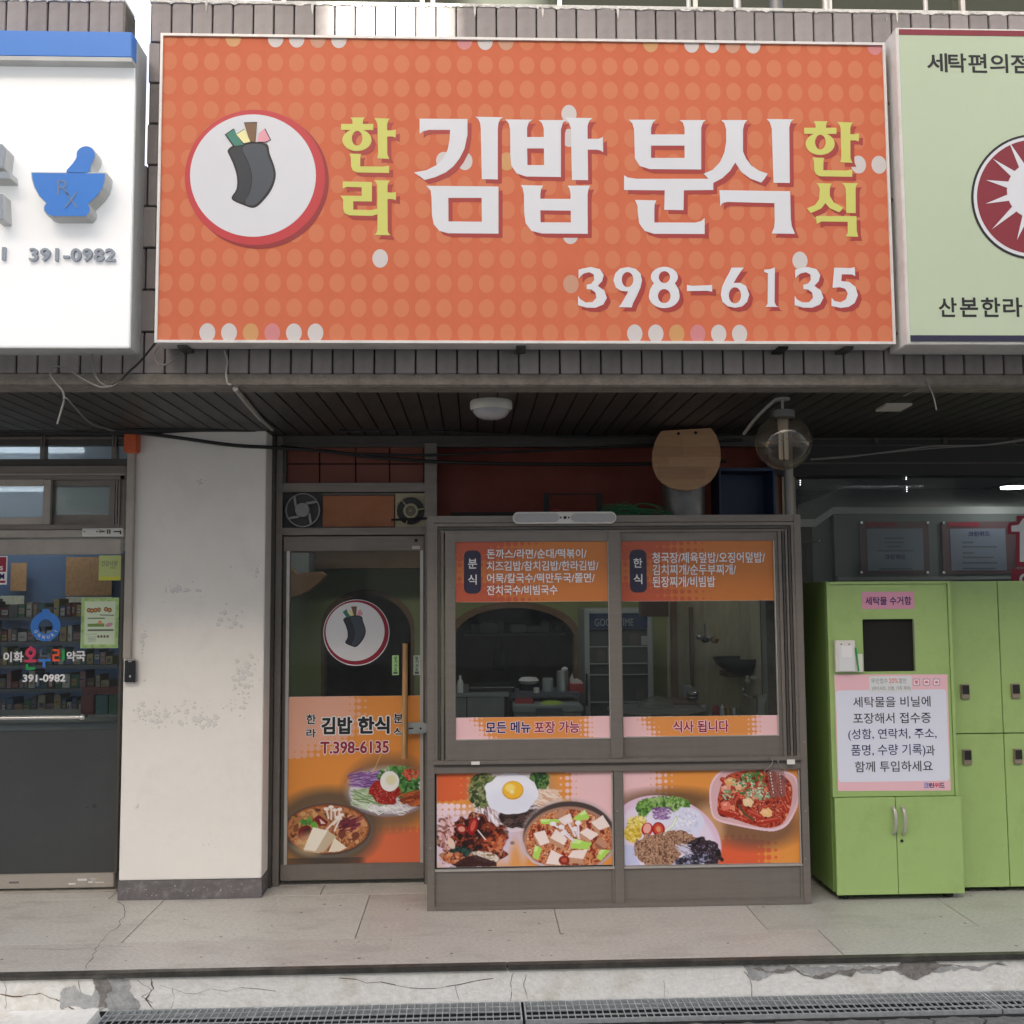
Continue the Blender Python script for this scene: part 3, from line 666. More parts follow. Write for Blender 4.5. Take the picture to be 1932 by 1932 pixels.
# ================================================================ orange restaurant sign
def c2(x, y): return (638.9+x*0.33069, y*0.33069)
def c3(x, y): return (1293.1+x*0.33069, y*0.33069)
def c1(x, y): return (x*0.33069, y*0.33069)
SG = thing('shop_sign', 'wide orange dotted restaurant sign box with big white Korean lettering and a phone number', 'sign', (0, YS, ZS0))
SX0, SX1 = at(299, 355, YS).x, at(1678, 367, YS).x; SZ0, SZ1 = at(966, 647.5, YS).z, at(966, 73.5, YS).z
part('sign_box', MB().box(SX0, SX1, YS+0.004, YS+0.115, SZ0, SZ1), 'frame_white', SG, bevel=0.003)
fw = 0.009
part('sign_frame', MB().box(SX0-.002, SX1+.002, YS-0.008, YS+0.003, SZ1-fw, SZ1+.002).box(SX0-.002, SX1+.002, YS-0.008, YS+0.003, SZ0-.002, SZ0+fw).box(SX0-.002, SX0+fw, YS-0.008, YS+0.003, SZ0+fw, SZ1-fw).box(SX1-fw, SX1+.002, YS-0.008, YS+0.003, SZ0+fw, SZ1-fw), 'frame_white', SG)
FX0, FX1, FZ0, FZ1 = SX0+fw, SX1-fw, SZ0+fw, SZ1-fw
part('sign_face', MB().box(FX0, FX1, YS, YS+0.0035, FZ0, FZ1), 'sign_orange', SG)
for q in (345, 1477-0, 983, 1600): 
    x = at(q, 655, YS+.05).x; part('bracket', MB().box(x-.02, x+.02, YS+.04, YS+.15, SZ0-.012, SZ0-.001), 'rubber' if q in (1477,) else 'nosing', SG)
for q in (400, 1540):
    x = at(q, 655, YS+.05).x; part('bracket', MB().box(x-.015, x+.015, YS+.117, YF-0.001, SZ0+.05, SZ1-.05), 'nosing', SG)
XC = [SX0]; dx0, dx1 = at(315, 333, YS).x, at(1659, 333, YS).x
zr0, zr1 = at(966, 78.5, YS).z, at(966, 629, YS).z
spec = {}
for c, n in (((5, 0), 'w'), ((6, 0), 'w'), ((7, 0), 'b'), ((8, 0), 'w'), ((14, 0), 'm'), ((15, 0), 'w'), ((16, 0), 'b'), ((3, 0), 'o'), ((25, 0), 'w'), ((26, 0), 'w'), ((27, 0), 'b'), ((28, 0), 'w'), ((34, 0), 'm'), ((23, 0), 'o'),
             ((2, 12), 'w'), ((3, 12), 'w'), ((4, 12), 'o'), ((5, 12), 'm'), ((6, 12), 'w'), ((7, 12), 'w'), ((22, 12), 'w'), ((23, 12), 'w'), ((24, 12), 'o'), ((25, 12), 'm'), ((26, 12), 'w'), ((27, 12), 'w'),
             ((19, 3), 'w'), ((19, 4), 'w'), ((14, 5), 'w'), ((13, 5), 'w'), ((16, 5), 'o'), ((10, 9), 'w'), ((30, 9), 'w'), ((19, 10), 'b'), ((19, 8), 'w'), ((33, 5), 'w'), ((34, 5), 'w'), ((31, 7), 'o')): spec[c] = n
DM = {'': MB(), 'w': MB(), 'b': MB(), 'm': MB(), 'o': MB()}
for i in range(35):
    for k in range(13):
        if (i, k) in ((19, 9), (4, 0)): continue
        cx = dx0+(dx1-dx0)*i/34; cz = zr0+(zr1-zr0)*k/12
        pts = [(min(FX1, max(FX0, x)), min(FZ1, max(FZ0, z))) for x, z in ell(cx, cz, 0.0325, 0.0395, 28)]
        P = []
        for p in pts:
            if not P or abs(p[0]-P[-1][0])+abs(p[1]-P[-1][1]) > 1e-5: P.append(p)
        if len(P) > 4: DM[spec.get((i, k), '')].prism(P, YS-0.0006, 0)
for k, m in (('', 'dot_orange'), ('w', 'dot_white'), ('b', 'dot_beige'), ('m', 'dot_mauve'), ('o', 'dot_olive')):
    part('printed_dots', DM[k], m, SG, kind='stuff')
# round emblem: red ring with its printed drop edge, white disc, a plain seaweed roll
def sp(f): return lambda x, y: (at(*f(x, y), YS).x, at(*f(x, y), YS).z)
e = MB(); tess(e, [ell(1476, 1030, 400, 390, 72)], YS-0.0012, sp(c1)); part('emblem_edge', e, 'ring_dark', SG)
e = MB(); tess(e, [ell(1455, 1013, 400, 386, 72)], YS-0.0018, sp(c1)); part('emblem_ring', e, 'ring_red', SG)
e = MB(); tess(e, [ell(1444, 1003, 359, 349, 72)], YS-0.0024, sp(c1)); part('emblem_disc', e, 'letter_white', SG)
ROLL_ = [((25, 22, 28), [(1300, 858), (1345, 826), (1430, 812), (1522, 822), (1540, 880), (1566, 950), (1574, 1010), (1552, 1080), (1505, 1145), (1452, 1187), (1390, 1172), (1322, 1136), (1350, 1080), (1352, 1010), (1332, 940), (1312, 895)], 'roll_outline', 0.0030),
         ((66, 74, 84), [(1388, 838), (1440, 822), (1512, 832), (1530, 890), (1556, 955), (1562, 1010), (1540, 1072), (1495, 1135), (1450, 1172), (1400, 1160), (1430, 1090), (1440, 1010), (1420, 930), (1395, 880)], 'roll_front', 0.0036),
         ((40, 46, 56), [(1312, 862), (1350, 838), (1384, 838), (1392, 885), (1418, 940), (1434, 1010), (1424, 1085), (1392, 1156), (1336, 1130), (1362, 1080), (1364, 1010), (1346, 940), (1326, 895)], 'roll_side', 0.0036)]
FILL = [((58, 128, 112), [(1292, 770), (1340, 738), (1352, 775), (1392, 828), (1340, 836)]), ((236, 232, 168), [(1350, 770), (1398, 740), (1430, 812), (1392, 820)]), ((122, 90, 62), [(1395, 706), (1466, 704), (1458, 812), (1428, 812)]), ((226, 160, 172), [(1468, 812), (1480, 760), (1510, 738), (1542, 800), (1515, 812)])]
for i, (c, pts, nm, dy) in enumerate(ROLL_):
    m = mat('roll_ink_%d' % i, lin(c), 0.45); e = MB(); tess(e, [smooth_closed(pts, 4)], YS-dy, sp(c1)); part(nm, e, m, SG)
for i, (c, pts) in enumerate(FILL):
    m = mat('filling_ink_%d' % i, lin(c), 0.45); o_ = [(1440+(x-1440)*1.06, 775+(y-775)*1.08) for x, y in pts]
    e = MB(); tess(e, [o_], YS-0.0042, sp(c1)); part('filling_outline', e, 'black_ink', SG)
    e = MB(); tess(e, [pts], YS-0.0048, sp(c1)); part('filling', e, m, SG)
# big hand-cut letters
G = []   # (list of loops, frame, colour)
W_ = 'letter_white'; Y_ = 'letter_yellow'
G += [([[(462,678),(735,680),(735,770),(718,850),(690,905),(655,950),(610,985),(550,1012),(490,1028),(462,1006),(429,985),(500,972),(555,945),(597,905),(622,855),(633,800),(636,742),(515,742),(482,750),(462,765)]], c2, W_),
 ([[(780,667),(937,670),(922,682),(912,702),(908,735),(908,1025),(817,1023),(811,735),(806,700),(795,680)]], c2, W_),
 ([[(500,1061),(912,1065),(912,1334),(625,1332),(575,1318),(542,1280),(532,1225),(530,1130),(525,1090),(512,1072)],[(626,1130),(816,1130),(817,1266),(627,1264)]], c2, W_),
 ([[(950,682),(1105,684),(1085,700),(1075,730),(1075,783),(1171,783),(1170,735),(1160,705),(1141,686),(1298,686),(1280,700),(1268,740),(1268,1011),(1070,1008),(1015,990),(985,945),(979,880),(978,740),(970,705)],[(1075,848),(1171,848),(1172,943),(1077,943)]], c2, W_),
 ([[(1293,672),(1449,675),(1430,690),(1420,720),(1420,793),(1480,793),(1500,787),(1507,780),(1509,870),(1495,860),(1475,855),(1421,855),(1423,1029),(1331,1028),(1325,735),(1313,700)]], c2, W_),
 ([[(1040,1057),(1167,1060),(1155,1080),(1151,1110),(1151,1135),(1323,1136),(1323,1105),(1317,1078),(1306,1060),(1435,1060),(1425,1080),(1420,1110),(1421,1335),(1160,1333),(1100,1318),(1067,1275),(1058,1210),(1057,1110),(1050,1075)],[(1151,1201),(1324,1203),(1325,1270),(1152,1269)]], c2, W_),
 ([[(1655,684),(1810,684),(1792,700),(1782,730),(1782,768),(1973,768),(1973,730),(1963,700),(1943,686),(2095,686),(2078,700),(2068,730),(2068,968),(1775,966),(1718,948),(1690,905),(1685,740),(1675,705)],[(1782,832),(1973,832),(1973,902),(1782,902)]], c2, W_),
 ([[(1628,1000),(1650,1014),(1700,1021),(2137,1021),(2137,1085),(1969,1087),(1967,1200),(1857,1198),(1860,1087),(1628,1085)]], c2, W_),
 ([[(1690,1142),(1812,1144),(1803,1165),(1801,1200),(1801,1270),(2035,1271),(2068,1262),(2088,1245),(2088,1336),(1800,1335),(1745,1318),(1714,1275),(1706,1210),(1705,1175)]], c2, W_),
 ([[(203,686),(354,686),(337,705),(328,740),(328,865),(345,905),(375,945),(420,975),(469,992),(450,1022),(433,1043),(370,1020),(318,982),(284,928),(255,975),(210,1018),(158,1045),(125,1015),(103,992),(155,970),(198,925),(222,870),(232,810),(232,740),(222,705)]], c3, W_),
 ([[(462,680),(617,682),(600,697),(592,730),(595,1045),(502,1044),(492,735),(481,700)]], c3, W_),
 ([[(194,1086),(597,1092),(601,1250),(606,1290),(625,1335),(491,1333),(505,1300),(509,1260),(507,1160),(240,1153),(215,1158),(198,1176)]], c3, W_)]
han = [[[(68,671),(148,671),(140,687),(138,708),(198,708),(198,743),(14,743),(14,708),(80,708),(78,687)]],
       [ell(105, 800, 83, 63, 40), ell(106, 790, 30, 42, 28)],
       [[(203,675),(292,678),(282,692),(277,712),(277,745),(305,745),(326,740),(326,786),(305,780),(277,780),(278,880),(283,895),(290,908),(220,905),(226,880),(222,712),(215,692)]],
       [[(62,878),(130,880),(124,893),(123,950),(255,952),(288,945),(288,988),(105,985),(80,973),(71,950),(70,900)]]]
for lp in han:
    G.append((lp, c2, Y_)); G.append(([[(x+663, y+22) for x, y in l] for l in lp], c3, Y_))
G += [([[(24,1036),(190,1040),(190,1151),(84,1150),(84,1197),(185,1200),(221,1192),(221,1224),(190,1233),(62,1230),(35,1218),(26,1190),(25,1138),(10,1117),(132,1119),(132,1070),(45,1068),(24,1078)]], c2, Y_),
 ([[(203,1029),(294,1031),(283,1045),(279,1065),(279,1098),(305,1100),(327,1096),(327,1143),(305,1137),(279,1136),(280,1318),(286,1332),(297,1343),(203,1342),(216,1330),(222,1310),(221,1060),(214,1043)]], c2, Y_),
 ([[(745,1046),(835,1048),(827,1060),(823,1080),(823,1118),(845,1155),(900,1185),(885,1205),(875,1212),(822,1188),(798,1160),(775,1190),(715,1217),(692,1190),(740,1170),(762,1138),(766,1080),(758,1058)]], c3, Y_),
 ([[(893,1045),(984,1047),(974,1060),(970,1080),(971,1217),(917,1216),(914,1080),(906,1060)]], c3, Y_),
 ([[(745,1234),(975,1234),(977,1320),(985,1352),(914,1350),(925,1330),(925,1267),(775,1265),(748,1279)]], c3, Y_)]
three = [(1368,1540),(1390,1533),(1440,1524),(1490,1536),(1512,1570),(1503,1605),(1478,1632),(1515,1658),(1530,1700),(1510,1738),(1465,1757),(1415,1756),(1365,1742),(1366,1688),(1378,1708),(1410,1727),(1448,1725),(1470,1700),(1465,1670),(1442,1653),(1415,1650),(1415,1625),(1440,1620),(1458,1598),(1455,1567),(1430,1554),(1400,1561),(1380,1576),(1369,1592)]
G += [([three], c2, W_), ([[(x-743, y) for x, y in three]], c3, W_),
 ([[(1597,1753),(1612,1735),(1632,1700),(1652,1664),(1610,1660),(1580,1640),(1567,1600),(1578,1560),(1605,1533),(1650,1524),(1695,1535),(1722,1562),(1730,1600),(1722,1640),(1700,1690),(1680,1728),(1672,1755)], ell(1648, 1596, 33, 43, 24)], c2, W_),
 ([[(1858+77*math.cos(t)*1.0, 1580+57*math.sin(t)) for t in [math.radians(a) for a in range(140, 401, 13)]]+[(1925,1628),(1940,1655),(1945,1690)]+[(1857+88*math.cos(t), 1690+69*math.sin(t)) for t in [math.radians(a) for a in range(0, 181, 12)]]+[(1775,1655),(1790,1628)], ell(1858,1582,32,34,20), ell(1857,1690,36,40,20)], c2, W_),
 ([[(8,1626),(40,1632),(152,1627),(152,1665),(120,1660),(8,1662)]], c3, W_),
 ([[(262,1528),(333,1527),(315,1550),(292,1585),(275,1616),(310,1614),(345,1632),(364,1680),(352,1722),(325,1748),(283,1757),(240,1748),(210,1722),(201,1682),(208,1640),(228,1595),(250,1555)], ell(282, 1686, 35, 46, 24)], c3, W_),
 ([[(447,1540),(480,1537),(510,1527),(508,1725),(517,1745),(532,1752),(455,1752),(468,1735),(470,1560),(450,1553)]], c3, W_),
 ([[(848,1528),(940,1530),(965,1526),(968,1577),(950,1567),(892,1566),(888,1604),(935,1610),(970,1638),(983,1685),(965,1730),(930,1752),(885,1758),(832,1747),(833,1700),(850,1718),(885,1726),(915,1708),(925,1675),(910,1648),(880,1640),(838,1643)]], c3, W_)]
# perspective of the crop is the sign plane itself, so the outlines are measured on it directly
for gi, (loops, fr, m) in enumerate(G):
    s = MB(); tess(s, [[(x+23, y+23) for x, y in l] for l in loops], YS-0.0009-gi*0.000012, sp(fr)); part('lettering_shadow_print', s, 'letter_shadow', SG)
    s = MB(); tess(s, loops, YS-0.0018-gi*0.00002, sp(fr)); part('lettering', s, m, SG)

# ================================================================ white pharmacy sign (left)
YL = 4.20
LX1 = at(249.5, 380, YL).x; LZ0 = at(120, 655, YL).z; LZ1 = at(120, 62, YL).z
LS = thing('pharmacy_sign', 'white pharmacy sign box with blue top bar and raised blue mortar emblem', 'sign', (LX1-1.2, YL, LZ0))
part('sign_box', MB().box(-3.9, LX1, YL, YL+0.13, LZ0, LZ1-0.03), 'sign_white', LS, bevel=0.004)
part('sign_edge', MB().box(LX1+0.0005, LX1+0.006, YL+0.002, YL+0.13, LZ0, LZ1-0.03).box(-3.9, LX1, YL+0.002, YL+0.13, LZ0-0.004, LZ0-0.0005), 'sign_side', LS)
YB = YL-0.055
bx1 = at(249, 85, YB).x; bz0, bz1 = at(120, 107, YB).z, at(120, 58, YB).z
part('top_bar', MB().box(-3.9, bx1, YB, YL+0.13, bz0, bz1), 'sign_blue', LS, bevel=0.004)
part('bar_lip', MB().box(-3.9, bx1+.001, YB-.002, YB+0.05, bz0-0.018, bz0-0.0005), 'sign_side', LS)
def lf(x, y, Y): return (at(*c1(x, y), Y).x, at(*c1(x, y), Y).z)
def raised(loop, Y, d, m, nm, side='sign_side', rim=None, par=None):
    par = par or LS
    mb = MB(); mb.prism([lf(x, y, Y) for x, y in loop], Y, d); part(nm+'_side', mb, side, par, bevel=0.002)
    cx = sum(p[0] for p in loop)/len(loop); cy = sum(p[1] for p in loop)/len(loop)
    ins = [(cx+(x-cx)*0.965, cy+(y-cy)*0.955) for x, y in loop]
    mb = MB(); tess(mb, [[lf(x, y, Y) for x, y in ins]], Y-0.001, lambda x, y: (x, y)); part(nm, mb, m, par)
YE2 = YL-0.075
bowl = [(175,980),(607,983),(605,1020),(592,1070),(565,1110),(530,1145),(507,1167),(518,1190),(513,1215),(495,1238),(300,1238),(268,1228),(250,1205),(248,1180),(262,1160),(222,1120),(192,1065),(178,1015)]
pest = [(0,0),(376,990),(412,935),(434,900),(438,865),(460,841),(492,832),(525,843),(543,872),(540,905),(522,940),(500,990),(0,0)]
raised(smooth_closed(pest[1:-1], 3)+[], YE2, 0.075, 'sign_blue', 'pestle'); raised(bowl, YE2-0.001, 0.075, 'sign_blue', 'mortar')
def lc(t, x0, y0, x1, y1, Y, m, par, **k): a = c1(x0, y0); b = c1(x1, y1); return lettering(t, a[0], a[1], b[0], b[1], Y, m, par, **k)
lc('R', 328, 1028, 398, 1112, YE2-0.004, 'grey_blue', LS, off=-0.012)
lc('X', 366, 1096, 446, 1185, YE2-0.004, 'grey_blue', LS, off=-0.012)
raised([(-60,820),(12,820),(35,850),(22,960),(-60,960)], YE2, .075, 'sign_grey', 'letter')
raised([(-200,978),(55,978),(60,1020),(-200,1022)], YE2, .075, 'sign_grey', 'letter')
raised([(-120,1105),(15,1105),(22,1255),(-30,1255),(-35,1150),(-120,1150)], YE2, .075, 'sign_grey', 'letter')
lc('391-0982', 165, 1415, 658, 1490, YL-0.014, 'sign_grey', LS, off=0.02, depth=0.014, space=1.05)
part('lettering', MB().qbox(3.2, 466, 10, 490, YL-0.014, 0.013), 'sign_grey', LS)

# ================================================================ pale green laundry sign (right)
YR = 4.13
RX0 = at(1701, 350, YR).x; RZ0 = at(1800, 650, YR).z; RZ1 = at(1800, 53, YR).z; RX1 = RX0+2.6
RS = thing('laundry_sign', 'pale green laundry sign box with dark red top band and round emblem', 'sign', (RX0+1, YR, RZ0))
part('sign_box', MB().box(RX0, RX1, YR, YR+0.185, RZ0, RZ1), 'frame_white', RS, bevel=0.004)
part('sign_face', MB().box(RX0+.012, RX1, YR-.0025, YR-.0005, RZ0+.010, RZ1-.010), 'pale_green', RS)
zb = at(1800, 67.5, YR).z; part('top_band', MB().box(RX0+.012, RX1, YR-.004, YR-.003, zb, RZ1-.010), 'maroon', RS)
zb = at(1800, 633, YR).z; part('bottom_band', MB().box(RX0+.012, RX1, YR-.004, YR-.003, RZ0+.012, zb), 'navy', RS)
for y in (110, 590, 1140, 1900): a = c3(1250, y); p = at(1692, a[1], YR+.09); part('screw', MB().cyl((RX0+.001, YR+.09, p.z), (RX0-.004, YR+.09, p.z), .008, seg=10), 'steel', RS)
for ch, x0, x1 in (('세', 1378, 1500), ('탁', 1500, 1608), ('편', 1614, 1725), ('의', 1738, 1846), ('점', 1856, 1968)):
    a = c3(x0, 303); b = c3(x1, 412); lettering(ch, a[0], a[1]+(x0-1375)*.004, b[0]-1.5, b[1]+(x0-1375)*.004, YR-.0035, 'black_ink', RS, off=0.02)
for ch, x0, x1 in (('산', 1445, 1553), ('본', 1566, 1675), ('한', 1688, 1802), ('라', 1812, 1928)):
    a = c3(x0, 1697); b = c3(x1, 1808); lettering(ch, a[0], a[1], b[0]-1.5, b[1], YR-.0035, 'black_ink', RS, off=0.02)
def rp(x, y): a = c3(x, y); p = at(a[0], a[1], YR); return (p.x, p.z)
for i, (r, m) in enumerate(((1.0, 'black_ink'), (0.962, 'letter_white'), (0.91, 'maroon'))):
    e = MB(); tess(e, [ell(1985, 1125, 357*r, 357*r, 72)], YR-.004-.0006*i, rp); part('emblem_ring' if i < 2 else 'emblem_disc', e, m, RS)
e = MB()
for an, r1 in ((118, 320), (143, 300), (168, 285), (195, 290), (222, 330), (250, 300)):
    a = math.radians(an); c = (1990, 1090); p = lambda r, t: (c[0]+r*math.cos(t), c[1]-r*math.sin(t))
    tess(e, [[p(r1, a), p(150, a-.13), p(150, a+.13)]], YR-.0064, rp)
part('emblem_rays', e, 'letter_white', RS)
e = MB(); tess(e, [ell(1990, 1090, 160, 160, 40)], YR-.0068, rp); part('emblem_centre', e, 'letter_white', RS)
# ================================================================ white column and its fittings
cx0, cx1 = at(233, 1255, YC).x, at(497.5, 1255, YC).x
CL = thing('column', 'white painted column with peeling patches between the pharmacy door and the restaurant door', 'column', ((cx0+cx1)/2, YC, 0))
zs_ = at(355, 1659.5, YC).z
part('shaft', MB().box(cx0, cx1, YC, 6.0, zs_, ZC-0.001), 'white_paint', CL, bevel=0.004)
part('skirting', MB().box(cx0-.003, cx1+.003, YC-.006, 6.0, 0.001, zs_-0.001), 'skirting', CL, bevel=0.002)
pp = MB(); pe = MB()
def cpt(x, y): p = at(x, y, YC); return p.x, p.z
kf = [0]
def flake(cx, cy, r):
    n = random.randint(6, 9); a0 = random.random()*6; pts = [(cx+r*random.uniform(.45, 1.1)*math.cos(a0+6.283*i/n), cy+r*random.uniform(.4, 1.0)*math.sin(a0+6.283*i/n)) for i in range(n)]
    kf[0] += 1; tess(pp, [pts], YC-.0012-kf[0]*2.5e-6, lambda x, y: cpt(x, y)); sh = [(x+random.uniform(.1, .6), y+random.uniform(.3, .9)) for x, y in pts]; tess(pe, [sh], YC-.0002-kf[0]*1.2e-6, lambda x, y: cpt(x, y))
for cx, cy, sx, sy, n, r in ((300, 1352, 34, 18, 70, 3), (385, 1355, 22, 10, 30, 4), (370, 1330, 60, 12, 26, 2.2), (465, 1268, 14, 26, 46, 3.2), (455, 1310, 16, 34, 40, 3), (380, 905, 5, 4, 5, 3.5), (500/1.0-57, 1172, 8, 8, 12, 3), (325, 1110, 16, 6, 20, 3.2), (355, 1115, 34, 3, 10, 2.4), (427, 1168, 14, 12, 12, 3), (478, 1080, 9, 12, 9, 3.2), (270, 1205, 6, 30, 26, 2.6), (268, 1340, 10, 14, 20, 2.4), (260, 1520, 3, 6, 4, 2), (388, 1604-10, 20, 5, 3, 1.6), (345, 1150, 90, 60, 20, 1.2)):
    for _ in range(n): flake(random.gauss(cx, sx*.7), random.gauss(cy, sy*.7), r*random.choice([.3, .4, .6, .9, 1.7]))
part('peeled_paint_edge', pe, 'peel_edge', CL, kind='stuff'); part('peeled_paint', pp, 'peel', CL, kind='stuff')
sc_ = MB()
for _ in range(60):
    x = random.uniform(235, 470); y = random.gauss(1678, 5); 
    kf[0] += 1; tess(sc_, [[(x+random.uniform(-1.6, 1.6), y+random.uniform(-1.2, 1.2)) for _ in range(4)]], YC-.0068-(kf[0] % 200)*4e-6, lambda x, y: (at(x, y, YC-.006).x, at(x, y, YC-.006).z))
part('chipped_paint', sc_, 'peel', CL, kind='stuff')
# cable trunking, orange box, keypad
yt = YC-.03
solo('cable_trunking', MB().qbox(235.6, 853, 250.5, 1243, yt, .028), 'alu_beige', 'cream cable trunking running down the left edge of the white column', 'trunking', bevel=0.003)
solo('junction_box', MB().qbox(233, 818, 259, 853, yt-.045, .06), 'orange_box', 'small orange junction box at the top of the cream trunking', 'junction box', bevel=0.006)
KP = thing('door_lock_keypad', 'black electronic lock keypad with silver rim on the left edge of the column', 'keypad', at(245, 1290, YC-.03))
part('rim', MB().qbox(232.5, 1243, 258, 1290, YC-.03, .03), 'alu_light', KP, bevel=0.010)
part('face', MB().qbox(235, 1246, 255.5, 1287, YC-.034, .0035), 'black_gloss', KP, bevel=0.001)
part('mark', MB().qbox(243.5, 1274, 247, 1278, YC-.0355, .001), 'alu_light', KP)
part('slot', MB().qbox(242, 1246.5, 248, 1249, YC-.0355, .001), 'fan_grey', KP)

# ================================================================ pharmacy front (left)
PF = thing('pharmacy_storefront', 'pharmacy shop front with cream framed glass door and sliding transom windows', 'shop front', (at(100, 1680, YP).x, YP, 0))
xl = -3.6; xr = at(233, 1250, YP).x
def hb(mb, y0, y1, Y, d, xa=None, xb=None, xc=110):
    mb.box(xl if xa is None else xa, xr if xb is None else xb, Y, Y+d, at(xc, y1, Y).z, at(xc, y0, Y).z); return mb
part('header', hb(MB(), 806, 840, YP-.01, .08), 'alu_dark', PF)
part('header_cap', hb(MB(), 824.5, 828, YP-.02, .01), 'alu_brown', PF)
part('transom_bar', hb(MB(), 866, 878, YP-.02, .09), 'alu_dark', PF, bevel=.002)
part('transom_bar', hb(MB(), 878.6, 897, YP-.045, .10), 'alu_brown', PF, bevel=.003)
part('transom_bar', hb(MB(), 893.6, 896, YP-.049, .004), 'alu_beige', PF)
for a, b in ((75, 84.5), (210, 219.5)): part('mullion', MB().qbox(a, 840, b, 866, YP-.015, .05), 'alu_brown', PF, bevel=.002)
for a, b in ((77, 79), (82, 84), (212, 214), (217, 219)): part('hinge', MB().qbox(a, 820, b, 843, YP-.03, .012), 'alu_brown', PF)
part('frosted_pane', hb(MB(), 841, 866, YP+.03, .004), 'glass_frost', PF)
part('transom_head', hb(MB(), 897.5, 905, YP-.03, .06), 'alu_brown', PF)
def frame_part(nm, x0, y0, x1, y1, w, Y, d, m, par, wb=None, wt=None):
    X0, X1, Z0, Z1 = rect(x0, y0, x1, y1, Y); s = (X1-X0)/(x1-x0); wl = w*s; b = (wb or w)*s; tt = (wt or w)*s
    mb = MB(); mb.box(X0, X0+wl, Y, Y+d, Z0, Z1); mb.box(X1-wl, X1, Y, Y+d, Z0, Z1); mb.box(X0+wl, X1-wl, Y+.0005, Y+d, Z1-tt, Z1); mb.box(X0+wl, X1-wl, Y+.0005, Y+d, Z0, Z0+b)
    return part(nm, mb, m, par, bevel=.0015), (X0+wl, X1-wl, Z0+b, Z1-tt)
sh, r = frame_part('sliding_sash', -80, 903, 95, 990, 14, YP-.03, .03, 'alu_beige', PF)
part('pane', MB().box(r[0], r[1], YP-.016, YP-.013, r[2], r[3]), 'glass_frost', sh)
sh, r = frame_part('sliding_sash', 93, 905, 214, 991, 8, YP+.005, .03, 'alu_brown', PF, wb=20, wt=12)
part('pane', MB().box(r[0], r[1], YP+.019, YP+.022, r[2], r[3]), 'glass_reflect_tint', sh)
for a in (213, 218, 223): part('track', MB().qbox(a, 900, a+3, 992, YP-.005-(a-213)*.004, .03), 'alu_brown', PF)
part('jamb', MB().qbox(226.5, 897, 234, 998, YP-.03, .06), 'alu_brown', PF)
part('sash_sill', hb(MB(), 990, 999, YP-.035, .06), 'alu_brown', PF, bevel=.002)
part('door_head', hb(MB(), 1000, 1014, YP-.04, .08), 'alu_beige', PF, bevel=.003)
dc = part('door_closer_plate', MB().qbox(155, 996.5, 232, 1012, YP-.052, .011), 'white_plastic', PF, bevel=.002)
part('closer', MB().qbox(155.5, 999.5, 187, 1006.5, YP-.066, .013), 'white_plastic', dc, bevel=.002)
for a in (159, 183): p = at(a, 1003, YP-.067); part('screw', MB().cyl(p, p+Vector((0, -.002, 0)), .004, seg=8), 'rubber', dc)
part('closer_arm', MB().qbox(187, 1001.5, 197, 1003.5, YP-.06, .006).qbox(202, 999, 204, 1007, YP-.055, .002).qbox(206, 999, 208, 1007, YP-.055, .002).qbox(214, 1002, 226, 1004, YP-.056, .003).qbox(226, 1001, 228, 1008, YP-.056, .003), 'rubber', dc)
DR = thing('pharmacy_door', 'pharmacy glass door with grey frosted lower film and long steel push bar', 'door', (at(100, 1680, YP).x, YP-.02, 0.01))
yd_ = YP-.025
def hd(mb, y0, y1, Y, d, xb=228.5): X = at(xb, (y0+y1)/2, Y).x; mb.box(xl, X, Y, Y+d, at(110, y1, Y).z, at(110, y0, Y).z); return mb
part('top_rail', hd(MB(), 1017.5, 1046, yd_, .045), 'alu_beige', DR, bevel=.004)
part('bottom_rail', hd(MB(), 1649, 1676, yd_, .045, 215), 'alu_beige', DR, bevel=.004, label='scuffed cream bottom rail with peeled paint')
x_ = at(225.5, 1350, yd_).x; xs_ = at(231, 1350, yd_).x
part('stile', MB().box(x_-0.012, x_+.004, yd_+.003, yd_+.042, at(110, 1649, yd_).z, at(110, 1046, yd_).z), 'alu_dark', DR, bevel=.002)
part('pane', MB().box(xl, x_-.013, yd_+.02, yd_+.026, at(110, 1649, yd_).z, at(110, 1046, yd_).z), 'glass_clear', DR)
part('frosted_film', hd(MB(), 1377.5, 1648.5, yd_+.0175, .0015, 222), 'film_grey', DR)
hy = yd_-.05; p0 = at(-60, 1356, hy); p1 = at(150, 1353.5, hy)
hn = part('push_bar', MB().cyl((p0.x-1, hy, p1.z), p1, .011, seg=16), 'steel', DR, smooth=True)
part('bar_end', MB().lathe(at(155, 1353.5, hy), [(.0001, -.019), (.01, -.016), (.017, -.009), (.0195, 0), (.017, .009), (.01, .016), (.0001, .019)], 20), 'steel', hn, smooth=True)
p = at(155, 1353.5, hy); part('bar_mount', MB().cyl(p, p+Vector((0, .065, 0)), .007), 'steel', hn)
part('threshold', MB().box(xl, xr, YP-.03, YP+.08, 0.001, .012), 'alu_beige', PF)
for _ in range(14):
    a = random.uniform(0, 205); b = random.uniform(1655, 1672); part('peeled_patch', MB().qbox(a, b, a+random.uniform(5, 26), b+random.uniform(1.5, 4), yd_-.0012, .001), random.choice(['grease_wall', 'peel', 'skirting']), DR) if _ < 8 else None
